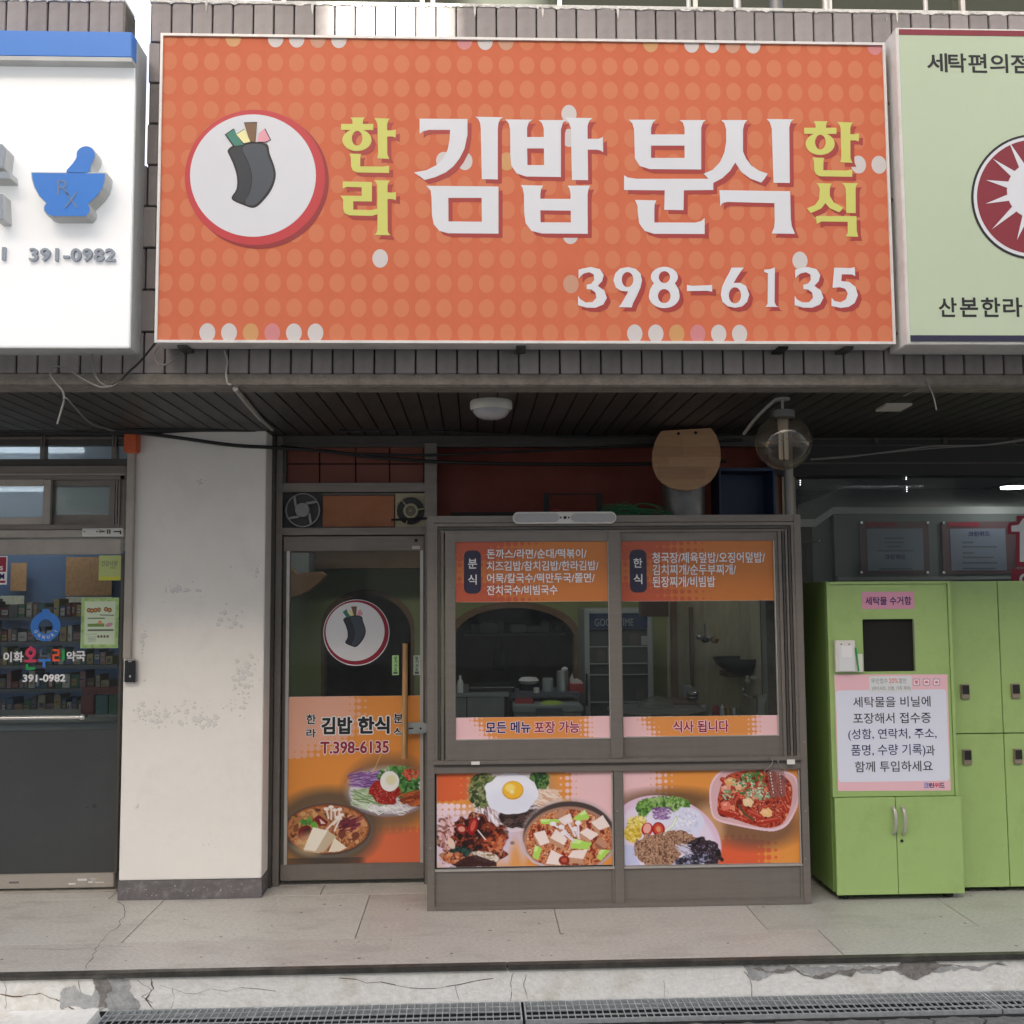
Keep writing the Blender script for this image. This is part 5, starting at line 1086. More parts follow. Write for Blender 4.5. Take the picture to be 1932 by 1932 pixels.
dp('한', 288, 302, 368, 382, 'black_ink', off=.025); dp('라', 288, 420, 368, 492, 'black_ink', off=.025); dp('김밥', 410, 322, 665, 465, 'black_ink', off=.04, hw=.06); dp('한식', 708, 318, 968, 462, 'black_ink', off=.04, hw=.06); dp('분', 998, 295, 1082, 375, 'black_ink', off=.025); dp('식', 998, 408, 1082, 488, 'black_ink', off=.025); dp('T.398-6135', 402, 520, 962, 622, 'crimson_ink', off=.03, hw=.045)

# ================================================================ sliding window unit (front plane)
WU = thing('window_unit', 'projecting brown aluminium window unit with two sliding sashes and printed lower panels', 'window', (at(1168, 1712, YW).x, YW, 0))
X0, X1 = at(805.8, 1345, YW).x, at(1521, 1345, YW).x; ZT = at(1165, 972, YW).z; DP_ = YD-.031-YW
px = at(821.5, 1200, YW).x-at(807.5, 1200, YW).x
def vb(nm, xa, xb, z0, z1, dy=0, d=.06, m='alu_brown', **k): return part(nm, MB().box(xa, xb, YW+dy, YW+dy+d, z0, z1), m, WU, **k)
def Zq(y, dy=0): return at(1165, y, YW+dy).z
vb('post', X0, X0+px, 0.001, ZT, bevel=.002); vb('post', X1-px, X1, 0.001, ZT, bevel=.002)
vb('head_rail', X0+px, X1-px, Zq(985), ZT, bevel=.002); vb('bottom_rail', X0+px, X1-px, .001, Zq(1704), bevel=.002)
vb('middle_rail', X0+px, X1-px, Zq(1455.5), Zq(1442), bevel=.002)
sill = vb('sill', X0+px*.9, X1-px*.9, Zq(1438), Zq(1431), dy=-.018, d=.05, bevel=.002); vb('sill_step', X0+px, X1-px, Zq(1441.6), Zq(1438.4), dy=-.008, d=.05, m='alu_dark')
part('side_wall', MB().box(X0+.001, X0+.02, YW+.061, YD-.031, 0.001, ZT-.001), 'alu_brown', WU); part('side_wall', MB().box(X1-.02, X1-.001, YW+.061, YD+.1, 0.001, ZT-.001), 'alu_brown', WU)
part('top_board', MB().box(X0+.02, X1-.02, YW+.061, YD+.1, ZT-.02, ZT-.002), 'alu_dark', WU)
# stepped tracks left, right, top
s_ = (at(1400, 1200, YW).x-at(1300, 1200, YW).x)/100
for i, (w0, w1, dy) in enumerate(((0, 5.5, .004), (6.5, 10.5, .012), (11.5, 17, .022))):
    vb('track', X0+px+w0*s_, X0+px+w1*s_, Zq(1431), Zq(986.5+w0), dy=dy, d=.04, m='alu_brown' if i != 1 else 'alu_dark')
for i, (w0, w1, dy) in enumerate(((0, 5, .004), (6, 10, .010), (11, 15, .016), (16, 20, .022), (21, 27, .03))):
    vb('track', X1-px-w1*s_, X1-px-w0*s_, Zq(1431), Zq(986.5+w0*.7), dy=dy, d=.04, m='alu_brown' if i % 2 == 0 else 'alu_dark')
for i, (y0, y1, dy) in enumerate(((986, 992, .004), (993, 998, .012), (999, 1003, .02))):
    vb('track', X0+px, X1-px, Zq(y1), Zq(y0), dy=dy+.0005, d=.04, m='alu_brown' if i != 1 else 'alu_dark')
def sash(x0, x1, y0, y1, gx0, gx1, gy0, gy1, dy):
    Y = YW+dy; a = at(x0, 1215, Y).x; b = at(x1, 1215, Y).x; c = at(gx0, 1215, Y).x; d = at(gx1, 1215, Y).x; z0, z1, h0, h1 = at(1165, y1, Y).z, at(1165, y0, Y).z, at(1165, gy1, Y).z, at(1165, gy0, Y).z
    t = part('sliding_sash', MB().box(a, c, Y, Y+.03, z0, z1).box(d, b, Y, Y+.03, z0, z1).box(c, d, Y+.001, Y+.03, h1, z1).box(c, d, Y+.001, Y+.03, z0, h0), 'alu_brown', WU, bevel=.0015)
    part('pane', MB().box(c, d, Y+.014, Y+.019, h0, h1), 'glass_clear', t)
    part('glazing_bead', MB().box(d-.006, d-.001, Y-.002, Y+.013, h0, h1).box(c, d-.007, Y-.002, Y+.013, h0, h0+.005), 'alu_light', t); return t
sash(1151, 1497, 1002, 1430.5, 1174, 1466, 1020.5, 1392, .045)
sash(840, 1171, 1003, 1430.5, 859.5, 1151, 1021, 1393.5, .010)
vb('meeting_stile', at(1150.5, 1215, YW).x, at(1172.5, 1215, YW).x, Zq(1430.5), Zq(1003), dy=.002, d=.0075, bevel=.001)
vb('track_tape', at(1020, 1434, YW).x, at(1038, 1434, YW).x, Zq(1437), Zq(1432.5), dy=-.0205, d=.002, m='white_plastic') if False else None
part('tape', MB().qbox(889, 1437, 905, 1443, YW-.0205, .002), 'white_plastic', WU); part('corner_tape', MB().qbox(1485, 1433, 1500, 1442, YW-.021, .004), 'white_plastic', WU)
# lower part: centre post, panels
vb('centre_post', at(1159.5, 1575, YW).x, at(1177, 1575, YW).x, Zq(1704), Zq(1455.5), dy=.001, d=.058, bevel=.002)
for a, b in ((821, 1159.5), (1177, 1512)):
    xa_, xb2 = (X0+px, at(1159.5, 1575, YW).x) if a == 821 else (at(1177, 1575, YW).x, X1-px)
    pn = vb('lower_panel', xa_, xb2, Zq(1704), Zq(1638), dy=.016, d=.02, bevel=.001)
    vb('panel_bead', xa_, xb2, Zq(1640), Zq(1636), dy=.006, d=.03, m='alu_light'); vb('panel_bead', xa_, xb2, Zq(1704), Zq(1701), dy=.008, d=.007)
    vb('panel_bead', xb2-.012, xb2, Zq(1701), Zq(1640), dy=.008, d=.0075); vb('panel_bead', xb2-.010, xb2-.004, Zq(1636), Zq(1457), dy=.007, d=.012, m='alu_light')
    vb('lower_glass', xa_, xb2, Zq(1636), Zq(1456), dy=.024, d=.006, m='rubber')
for q, y in ((1165, 1530), (1520, 1530), (1518, 1400), (1520, 1620), (812, 1600)): p = at(q, y, YW-.001); part('screw', MB().cyl(p, p+Vector((0, .0015, 0)), .003, seg=8), 'alu_light', WU)
# lower left poster: fried egg bibimbap, braised ribs, tofu stew
cv = Canvas(35, 172, 1818, 1132, 345, 186, OR)
cv.halftone(lambda x, y: np.clip((700-x)/500, 0, 1.05)*np.clip((520-y)/170+.35, 0, 1)*(x < 480)*(y < 420), 73, (218, 100, 56), 92, 190)
cv.halftone(lambda x, y: np.clip((x-1240)/260, 0, 1.06)*(y < 900), 66, PK, 1300, 172)
cv.halftone(lambda x, y: np.clip(1.1-x/500, 0, .8)*(y > 490)*(y < 700), 62, (244, 214, 220), 62, 512)
fade(cv, 300, 900, 420, 330, (226, 206, 228), .95, 160); fade(cv, 800, 920, 160, 220, (214, 200, 226), .9, 120); fade(cv, 830, 1100, 60, 200, (226, 150, 70), .8, 60)
fade(cv, 800, 350, 430, 330, (176, 140, 110), .8, 120); cv.ell(790, 440, 400, 330, (236, 228, 240), soft=30, a=.8); cv.ell(800, 470, 320, 290, (206, 198, 206), soft=30, a=.7)
leaves(cv, 300, 520, 360, 150, 190, [(78, 96, 46), (50, 64, 30), (120, 132, 76), (150, 150, 110)], 26, 21); leaves(cv, 120, 1080, 250, 90, 110, [(50, 90, 40), (30, 60, 30), (96, 130, 70)], 26, 22)
strands(cv, 130, 1000, 350, 1200, 520, 20, 130, [(232, 200, 180), (206, 160, 130), (240, 220, 206)], 11, 23)
strands(cv, 110, 440, 520, 620, 640, 68, 150, [(232, 220, 230), (196, 170, 176), (246, 240, 246), (120, 80, 90)], 13, 24)
m = cv.ell_a(860, 640, 220, 105, 5, 8, .25, 40); cv.put(m, (42, 32, 30)); strands(cv, 170, 690, 560, 1040, 730, -12, 110, [(60, 44, 42), (96, 72, 66), (30, 22, 22), (130, 104, 100)], 7, 25, curl=26)
cv.lines([(480, 650), (560, 720), (680, 762), (800, 776), (940, 762), (1010, 740)], 16, (228, 210, 224))
m = cv.ell_a(790, 385, 272, 212, 0, 5, .16, 70); cv.put(m, (240, 240, 252)); cv.put(m*cv.ell_a(790, 470, 260, 140, 0, 90)*.25, (200, 204, 230)); cv.ell(808, 356, 108, 96, (226, 158, 40), soft=4); cv.ell(806, 350, 98, 86, (246, 190, 56), soft=8); cv.ell(780, 330, 50, 40, (252, 226, 130), soft=20, a=.9); cv.ell(800, 375, 24, 20, (250, 240, 200), soft=14, a=.8)
m = cv.ell_a(400, 880, 350, 270, 8, 12, .4, 60); cv.mottle(m, [(40, 18, 16), (96, 34, 24), (150, 70, 46), (66, 26, 20), (190, 130, 100)], 46)
leaves(cv, 90, 130, 780, 100, 170, [(196, 150, 150), (226, 190, 190), (150, 96, 90)], 30, 26); leaves(cv, 130, 420, 850, 250, 180, [(52, 18, 18), (30, 14, 14), (110, 40, 28), (140, 60, 36)], 36, 27); leaves(cv, 60, 280, 975, 100, 46, [(30, 54, 50), (20, 36, 34), (50, 80, 70)], 26, 28); leaves(cv, 40, 620, 880, 100, 90, [(176, 80, 46), (90, 30, 24), (206, 120, 80)], 30, 29)
leaves(cv, 60, 200, 1050, 130, 60, [(190, 110, 70), (150, 76, 46), (216, 150, 110)], 22, 30); m = cv.ell_a(520, 1030, 140, 55, 12, 10, .3, 30); cv.mottle(m, [(190, 170, 150), (226, 214, 206), (150, 120, 90)], 30); cv.poly([(160, 1132), (300, 1040), (430, 1010), (640, 1090), (640, 1132)], (48, 22, 22), .85)
cv.ell(400, 720, 46, 92, (150, 18, 24), rot=18); cv.ell(402, 712, 24, 60, (206, 90, 70), rot=18); cv.ell(285, 745, 54, 44, (150, 18, 24), rot=15); cv.ell(285, 745, 36, 28, (216, 150, 130), rot=15); cv.lines([(450, 760), (525, 855)], 14, (230, 218, 210)); cv.ell(180, 890, 34, 60, (226, 196, 180), rot=-25)
cv.ell(742, 780, 22, 16, (110, 96, 100)); cv.ell(800, 895, 22, 18, (150, 120, 110)); fade(cv, 380, 1150, 380, 46, (226, 200, 216), .7, 20) if False else None
cv.lines([(40, 1000), (100, 1080), (220, 1132)], 22, (222, 200, 214), .8)
cv.ell(1380, 830, 490, 385, (196, 176, 176), soft=26, a=.55); cv.ell(1380, 840, 470, 362, (74, 62, 60), soft=14); cv.ell(1375, 880, 462, 350, (176, 132, 110), soft=14); m = cv.ell_a(1375, 880, 440, 318, 0, 14)
cv.mottle(m, [(130, 50, 30), (190, 104, 66), (216, 150, 104), (160, 70, 44), (226, 176, 140)], 40); leaves(cv, 130, 1370, 880, 400, 260, [(150, 40, 28), (206, 130, 86), (226, 170, 130), (120, 40, 26)], 26, 31)
cv.ell(1380, 900, 478, 372, (186, 164, 160), soft=10, a=0)
for pts, sd in (([(1290, 545), (1360, 580), (1340, 640), (1235, 650)], 0), ([(1390, 598), (1420, 690), (1330, 720), (1265, 660)], 1), ([(1725, 625), (1795, 740), (1690, 780), (1605, 700)], 1), ([(1130, 770), (1180, 895), (1085, 930), (1015, 800)], 1), ([(1245, 760), (1360, 860), (1325, 925), (1185, 850)], 1), ([(1560, 752), (1680, 820), (1600, 880), (1485, 800)], 1), ([(1690, 840), (1790, 930), (1740, 970), (1640, 900)], 0), ([(1195, 970), (1320, 1035), (1280, 1128), (1140, 1110)], 1), ([(1410, 980), (1565, 975), (1520, 1070), (1362, 1050)], 1)):
    c = (244, 226, 220) if sd else (196, 140, 112); block(cv, pts, c, (200, 150, 120) if sd else (150, 96, 76), .35)
for pts in ([(1090, 655), (1260, 655), (1280, 690), (1190, 712), (1090, 705)], [(1540, 565), (1590, 650), (1470, 690), (1420, 655)], [(1410, 855), (1612, 910), (1560, 975), (1395, 960)], [(1030, 915), (1100, 960), (1060, 1070), (1005, 1050)], [(1700, 975), (1800, 985), (1700, 1090), (1655, 1060)]): cv.poly(pts, (176, 220, 96)); cv.poly([( (x+pts[0][0])/2, (y+pts[0][1])/2) for x, y in pts], (206, 238, 150))
for a, b, c, d in ((1215, 705, 1260, 740), (1300, 740, 1420, 880), (1360, 670, 1440, 830), (1440, 760, 1480, 860), (1470, 700, 1475, 850), (1320, 800, 1420, 880)): cv.lines([(a, b), (c, d)], 26, (214, 198, 206)); cv.lines([(a, b), (c, d)], 12, (240, 230, 236)); cv.ell(a, b, 32, 24, (240, 232, 238))
cv.ell(1325, 1080, 56, 46, (140, 34, 26)); cv.ell(1325, 1078, 30, 24, (186, 90, 60)); cv.lines([(905, 900), (930, 1000), (1010, 1090), (1120, 1132)], 26, (206, 186, 190)); cv.lines([(1680, 1132), (1780, 1050), (1818, 990)], 24, (190, 168, 170))
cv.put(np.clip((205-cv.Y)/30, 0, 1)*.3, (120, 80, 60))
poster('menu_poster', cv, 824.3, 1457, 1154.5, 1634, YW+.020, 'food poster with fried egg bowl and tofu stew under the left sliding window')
# lower right poster: cutlet plate and spicy stew plate
cv = Canvas(75, 148, 1797, 1070, 345, 184, OR)
cv.halftone(lambda x, y: np.clip((620-x)/330, 0, 1.06)*(y < 500), 61, PK, 125, 190)
cv.halftone(lambda x, y: np.clip((1660-x)/330, 0, 1.06)*np.clip((y-760)/120, 0, 1)*(x > 960), 70, (222, 96, 58), 1000, 875)
fade(cv, 520, 480, 520, 150, (110, 80, 56), .9, 100); fade(cv, 1380, 700, 440, 220, (110, 80, 66), .8, 120); fade(cv, 900, 700, 160, 220, (226, 180, 140), .6, 80)
cv.ell(480, 830, 560, 425, (226, 196, 220), rot=20, soft=10); cv.ell(480, 850, 500, 390, (232, 220, 240), rot=20, soft=30, a=.8)
leaves(cv, 420, 470, 480, 250, 70, [(84, 130, 56), (56, 96, 36), (130, 170, 86), (160, 190, 120)], 24, 41); leaves(cv, 130, 290, 520, 90, 70, [(84, 130, 56), (56, 96, 36), (130, 170, 86)], 22, 42)
m = cv.ell_a(690, 660, 172, 150, 10, 10, .16, 40); cv.put(m, (222, 222, 244)); leaves(cv, 60, 690, 650, 130, 120, [(206, 206, 234), (240, 240, 252)], 16, 43); cv.ell(430, 610, 140, 100, (228, 224, 244), rot=-10, soft=10)
strands(cv, 110, 350, 510, 480, 610, 10, 70, [(120, 76, 140), (170, 130, 186), (216, 196, 226), (96, 50, 110)], 6, 44, curl=20); cv.lines([(590, 610), (550, 690), (470, 760)], 30, (206, 220, 196)); cv.lines([(585, 620), (548, 690), (470, 750)], 14, (240, 244, 240))
leaves(cv, 120, 200, 650, 90, 60, [(226, 206, 90), (240, 226, 140), (200, 170, 60)], 16, 45); m = cv.ell_a(155, 760, 90, 90, 0, 10, .2, 40); cv.mottle(m, [(196, 160, 50), (226, 196, 80), (240, 220, 130)], 30)
cv.ell(300, 720, 56, 66, (190, 40, 34), rot=15); cv.ell(300, 712, 38, 50, (236, 170, 160), rot=15); cv.ell(412, 722, 62, 70, (150, 22, 22), rot=-10); cv.ell(412, 720, 48, 56, (206, 70, 50), rot=-10); cv.ell(412, 720, 24, 30, (226, 150, 110), rot=-10, soft=10)
m = np.maximum(cv.ell_a(400, 930, 240, 170, 5, 8, .25, 30), cv.ell_a(640, 850, 180, 100, 20, 8, .25, 30)); cv.mottle(m, [(120, 84, 66), (166, 124, 98), (196, 158, 130), (140, 100, 80), (90, 60, 48)], 17)
m = cv.ell_a(850, 940, 190, 120, 25, 8, .35, 40); cv.mottle(m, [(24, 16, 20), (40, 28, 34), (70, 54, 66), (30, 20, 24)], 26); m = cv.ell_a(740, 1030, 190, 60, -10, 8, .3, 40); cv.mottle(m, [(26, 18, 22), (60, 60, 80), (150, 150, 176)], 18); leaves(cv, 20, 870, 930, 120, 70, [(140, 130, 160)], 9, 46); strands(cv, 20, 560, 870, 680, 940, 20, 90, [(206, 206, 232)], 10, 47)
cv.poly([(75, 870), (170, 880), (180, 980), (230, 1070), (75, 1070)], (196, 200, 236), .9)
S_ = smooth_closed([(930, 290), (1050, 148), (1250, 120), (1560, 140), (1740, 190), (1797, 280), (1797, 480), (1700, 680), (1580, 752), (1440, 752), (1180, 700), (980, 640), (925, 520)], 5)
cv.poly(S_, (234, 200, 212)); S2 = [(1360+(x-1360)*.96, 430+(y-430)*.93) for x, y in S_]; cv.poly(S2, (220, 176, 180)); S3 = smooth_closed([(1000, 430), (1080, 220), (1250, 160), (1500, 150), (1680, 230), (1740, 340), (1720, 520), (1640, 680), (1500, 725), (1350, 700), (1150, 630), (1010, 590)], 5)
m = cv.poly_a(S3); cv.mottle(m, [(110, 26, 20), (166, 50, 34), (200, 90, 60), (140, 36, 26), (226, 140, 110)], 40)
for a, b, c, d in ((1040, 560, 1280, 650), (1020, 540, 1200, 590), (1300, 560, 1420, 620), (1390, 670, 1590, 640), (1050, 240, 1180, 330), (1560, 330, 1680, 560), (1640, 300, 1700, 480)): cv.lines([(a, b), (c, d)], 48, (170, 46, 32)); cv.lines([(a, b-10), (c, d-10)], 14, (216, 110, 84), .8)
for x, y, c in ((1220, 310, (230, 180, 140)), (1300, 470, (236, 206, 160)), (1250, 380, (210, 80, 50)), (1370, 350, (200, 70, 50)), (1475, 575, (240, 190, 130)), (1080, 330, (226, 150, 130)), (1430, 300, (190, 60, 40)), (1080, 500, (226, 120, 100)), (1130, 260, (226, 170, 110))): cv.ell(x, y, 52, 44, c, wob=.5, wsize=26); cv.ell(x-8, y-10, 20, 12, (246, 220, 200), a=.5)
leaves(cv, 120, 1310, 290, 170, 110, [(150, 196, 150), (206, 230, 214), (90, 140, 84), (60, 110, 60)], 13, 48); leaves(cv, 60, 1400, 400, 130, 50, [(190, 226, 206), (140, 180, 140)], 13, 49); leaves(cv, 30, 1100, 400, 60, 60, [(120, 160, 110), (190, 220, 200)], 12, 50); leaves(cv, 40, 1360, 220, 120, 50, [(60, 120, 50), (90, 150, 70)], 14, 51)
cv.lines([(1210, 500), (1260, 580), (1340, 640)], 24, (96, 80, 50)); leaves(cv, 60, 1350, 500, 300, 180, [(250, 230, 220)], 5, 52)
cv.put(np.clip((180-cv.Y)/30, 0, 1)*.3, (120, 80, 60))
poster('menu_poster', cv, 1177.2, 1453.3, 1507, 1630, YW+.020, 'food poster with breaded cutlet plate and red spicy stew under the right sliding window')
# header posters
def header(x0, y0, x1, y1, Y, lb, rows, pill, chs):
    cv = Canvas(0, 0, 870, 345, 290, 115, (206, 124, 58)); cv.put(np.clip((600-cv.X)/700, 0, 1)*.4, (206, 100, 66))
    cv.halftone(lambda x, y: np.clip((560-x)/420, 0, 1.0)*np.clip(np.abs(y-172)/150+.25, 0, 1)*.95, 40, (192, 88, 58), 22, 12)
    t = poster('menu_header', cv, x0, y0, x1, y1, Y, lb); a = rect(*pill, Y)
    X0_, X1_, Z0_, Z1_ = a; r = (X1_-X0_)*.34; pts = []
    for cx, cz, s0 in ((X1_-r, Z1_-r, 0), (X0_+r, Z1_-r, 90), (X0_+r, Z0_+r, 180), (X1_-r, Z0_+r, 270)): pts += [(cx+r*math.cos(math.radians(s0+k*15)), cz+r*math.sin(math.radians(s0+k*15))) for k in range(7)]
    part('pill', MB().prism(pts, Y-.0012, .0005), 'navy', t)
    for ch, (a0, b0, a1, b1) in chs: lettering(ch, a0, b0, a1, b1, Y-.0018, 'white_ink', t, off=.015)
    for s, a0, b0, a1, b1 in rows: lettering(s, a0, b0, a1, b1, Y-.0012, 'white_ink', t, off=.022, halo='letter_shadow', halo_w=.028)
def e1(x, y): return 638.9+.33069*x, 638.9+.33069*y
R1 = [(s, *e1(a, b), *e1(c, d)) for s, a, b, c, d in (('돈까스/라면/순대/떡볶이/', 845, 1199, 1416, 1255), ('치즈김밥/참치김밥/한라김밥/', 845, 1267, 1484, 1324), ('어묵/칼국수/떡만두국/쫄면/', 845, 1337, 1462, 1394), ('잔치국수/비빔국수', 845, 1406, 1249, 1463))]
header(859.8, 1022, 1145.5, 1135, YW+.022, 'orange menu header with four text rows at the top of the left sliding window', R1, (875.5, 1038.5, 907.5, 1120), [('분', (*e1(738, 1255), *e1(790, 1312))), ('식', (*e1(738, 1346), *e1(788, 1404)))])
R2 = [('청국장/제육덮밥/오징어덮밥/', 1230.5, 1041.5, 1443.5, 1062.5), ('김치찌개/순두부찌개/', 1231, 1064.5, 1389, 1085), ('된장찌개/비빔밥', 1231, 1087, 1349.5, 1108)]
header(1172.5, 1020.5, 1461, 1133.5, YW+.058, 'orange menu header with three text rows at the top of the right sliding window', R2, (1188, 1037, 1220, 1118), [('한', (1195, 1053, 1212, 1071)), ('식', (1195.5, 1083, 1212, 1102))])
def strip(x0, y0, x1, y1, Y, lb, words):
    cv = Canvas(0, 0, 1600, 220, 300, 42, (224, 146, 76)); cv.halftone(lambda x, y: np.clip((400-x+(y-110)*.8)/240, 0, 1.05), 50, PK, 20, 10); cv.halftone(lambda x, y: np.clip((x-1240)/230, 0, 1.05), 50, PK, 1300, 40)
    t = poster('window_strip', cv, x0, y0, x1, y1, Y, lb)
    for s, a, b, c, d, m in words: lettering(s, a, b, c, d, Y-.002, m, t, off=.03, halo='lilac_ink', halo_w=.045)
strip(859.5, 1352.8, 1150, 1392.8, YW+.022, 'orange and pink strip with navy and crimson words at the foot of the left sash', [('모든 메뉴', 916.5, 1361, 1001.5, 1383.5, 'navy_ink'), ('포장 가능', 1008, 1360.5, 1093.5, 1383.5, 'crimson_ink')])
strip(1175.8, 1351.2, 1467, 1391, YW+.058, 'orange and pink strip with crimson words at the foot of the right sash', [('식사 됩니다', 1269.5, 1359, 1375.5, 1382, 'crimson_ink')])
# ================================================================ wall and clutter above the window unit
RW = thing('red_wall_panel', 'dark red painted wall above the window unit behind the stored things', 'wall', (at(1150, 970, YD+.16).x, YD+.16, 1.9))
a = rect(815, 835, 1500, 985, YD+.16); part('panel', MB().box(a[0], a[1], YD+.16, YD+.18, 1.9, ZC-.001), 'red_wall', RW)
Yb = 5.42
BD = thing('round_board', 'flat topped round wooden board with two holes hanging under the soffit', 'board', at(1295, 925, Yb))
pts = [(1248, 813), (1341, 807.5), (1346, 813), (1352, 823), (1357, 836), (1359.5, 850), (1360, 866), (1357, 881), (1351, 895), (1342, 907), (1330, 916), (1314, 922.5), (1297, 925.5), (1279, 924), (1262, 919), (1249, 911), (1239, 899), (1233, 885), (1230.5, 869), (1231.5, 852), (1235, 837), (1241, 823)]
holes = [ell(1280, 818, 3, 3, 12), ell(1312.5, 816.5, 3, 3, 12)]
mb = MB(); q2 = lambda Y: (lambda x, y: (at(x, y, Y).x, at(x, y, Y).z)); tess(mb, [pts]+holes, Yb, q2(Yb)); part('board_face', mb, 'board_wood', BD)
mb = MB(); mb.prism([q2(Yb)(x, y) for x, y in pts], Yb+.001, .016); part('board_body', mb, 'board_wood', BD)
for h in holes: mb = MB(); tess(mb, [h], Yb-.0005, q2(Yb)); part('hole', mb, 'dark_void', BD)
for i, (x0, y0, x1, y1, c) in enumerate(((1234, 842, 1290, 862, (.37, .21, .105)), (1262, 862, 1358, 880, (.47, .28, .15)), (1240, 880, 1330, 904, (.36, .20, .10)), (1290, 820, 1352, 842, (.45, .27, .14)))):
    part('wood_block', MB().qbox(x0, y0, x1, y1, Yb-.0008, .0006), mat('board_wood_%d' % i, c, .5, noise=.12, scale=5, stretch=(1.2, 1, 14)), BD)
zwt = ZT
def std(nm, q0, q1, ytop, Y, m, lb, cat): a = rect(q0, ytop, q1, ytop+10, Y); mb = MB(); mb.cyl(((a[0]+a[1])/2, Y, zwt-.001), ((a[0]+a[1])/2, Y, a[3]), (a[1]-a[0])/2, seg=28); return solo(nm, mb, m, lb, cat, smooth=True)
std('exhaust_duct', 1250, 1329, 905, 5.58, 'duct', 'grey sheet metal exhaust duct standing behind the round wooden board', 'duct')
std('support_pipe', 1477, 1494, 812, 5.55, 'conduit', 'pale stained vertical pipe behind the globe lamp at the right end of the window unit', 'pipe')
CR = thing('crate', 'dark blue plastic crate standing on its side on top of the window unit', 'crate', at(1410, 971, 5.55)); a = rect(1357, 884, 1463, 971, 5.5); t_ = .012; a = (a[0], a[1], zwt, a[3])
mb = MB().box(a[0], a[0]+t_, 5.5, 5.7, a[2], a[3]).box(a[1]-t_, a[1], 5.5, 5.7, a[2], a[3]).box(a[0]+t_, a[1]-t_, 5.5, 5.7, a[3]-t_, a[3]).box(a[0]+t_, a[1]-t_, 5.5, 5.7, a[2], a[2]+t_); part('walls', mb, 'blue_crate', CR, bevel=.003)
part('base', MB().box(a[0]+t_, a[1]-t_, 5.69, 5.70, a[2]+t_, a[3]-t_), 'blue_crate', CR)
for k in range(3): part('crate_rim', MB().box(a[0]-.004+k*.001, a[1]+.004-k*.001, 5.494+k*.03, 5.499+k*.03, a[3]-.004+.003, a[3]+.004), 'blue_crate', CR)
RK = thing('wire_rack', 'small black wire rack on top of the window unit left of the green net', 'rack', at(1080, 971, 5.5)); mb = MB()
for q in (1031, 1131): a = rect(q-5, 930, q+5, 972, 5.5); mb.box(a[0], a[1], 5.49, 5.51, zwt, a[3])
a = rect(1036, 931, 1126, 933.5, 5.5); mb.box(a[0], a[1], 5.495, 5.505, a[2], a[3]); part('frame', mb, 'rubber', RK)
solo('flat_board', MB().qbox(850, 966.5, 972, 971.5, 5.45, .2), 'rubber', 'thin dark board lying on top of the window unit at its left end', 'board')
net = MB(); r_ = random.Random(5)
for k in range(46):
    p0 = at(r_.uniform(1112, 1180), 970, 5.45); L0 = r_.uniform(.12, .30); h = r_.uniform(.015, .075); yy0 = r_.uniform(5.40, 5.55)
    net.tube([(p0.x, yy0, zwt+.003), (p0.x+L0*.3, yy0+.01, zwt+h), (p0.x+L0*.7, yy0, zwt+h*.8), (p0.x+L0, yy0+.02, zwt+.004)], .0022, 5)
solo('net_bundle', net, 'green_net', 'loose bundle of green netting cord on top of the window unit', 'net')
solo('string', MB().tube([at(1040, 966, 5.38), at(1050, 961, 5.38), at(1060, 965, 5.38), at(1066, 968, 5.38)], .0015, 5), 'red_plastic', 'thin pink string lying on top of the window unit above the lamp bar', 'string')
# emergency lamp bar
LB = thing('lamp_bar', 'long white twin lamp bar mounted on the head rail of the window unit', 'lamp', at(1065, 988, YW-.02))
a = rect(967.5, 965.5, 1163, 987.5, YW-.04)
def rrect(a, r, n=8):
    X0_, X1_, Z0_, Z1_ = a; pts = []
    for cx, cz, s0 in ((X1_-r, Z1_-r, 0), (X0_+r, Z1_-r, 90), (X0_+r, Z0_+r, 180), (X1_-r, Z0_+r, 270)): pts += [(cx+r*math.cos(math.radians(s0+k*90/n)), cz+r*math.sin(math.radians(s0+k*90/n))) for k in range(n+1)]
    return pts
part('housing', MB().prism(rrect(a, (a[3]-a[2])*.49), YW-.038, .037), 'white_plastic', LB, bevel=.003)
for q0, q1 in ((971, 1054), (1079, 1160)): b = rect(q0, 969, q1, 984, YW-.045); part('lens', MB().prism(rrect(b, (b[3]-b[2])*.45), YW-.050, .012), 'lamp_dome', LB, bevel=.002)
for i, q in enumerate((1058, 1066, 1073)): disc('sensor', q, 976.5, 3.0 if i == 1 else 1.6, YW-.0395, 'rubber', LB)
# wire hook with clear plastic comb pack at the ledge
HK = thing('hanging_pack', 'clear plastic hanger pack hooked on the ledge of the window unit', 'hanger', at(1462, 1500, YW-.03))
hq = lambda x, y: at(1162.8+x*.1918, 1424.7+y*.1918, YW-.032)
part('wire_hook', MB().tube([hq(1490, 32), hq(1525, 38), hq(1535, 75), hq(1500, 120), hq(1462, 150), hq(1465, 178), hq(1500, 186)], .0022, 8), 'steel', HK, smooth=True)
part('wire_hook', MB().tube([hq(1600, 42), hq(1590, 70), hq(1620, 110), hq(1665, 150), hq(1668, 170)], .0018, 8), 'steel', HK, smooth=True)
part('pack', MB().prism([(hq(x, y).x, hq(x, y).z) for x, y in ((1492, 150), (1640, 150), (1670, 240), (1662, 405), (1520, 420), (1500, 260))], YW-.034, .003), 'clear_plastic', HK)
mb = MB()
for k in range(7): mb.cyl(hq(1512+k*5, 165+k*32)+Vector((0, -.004, 0)), hq(1512+k*5, 182+k*32)+Vector((0, -.004, 0)), .0018, seg=6); mb.cyl(hq(1606+k*3, 185+k*30)+Vector((0, -.004, 0)), hq(1606+k*3, 196+k*30)+Vector((0, -.004, 0)), .0015, seg=6)
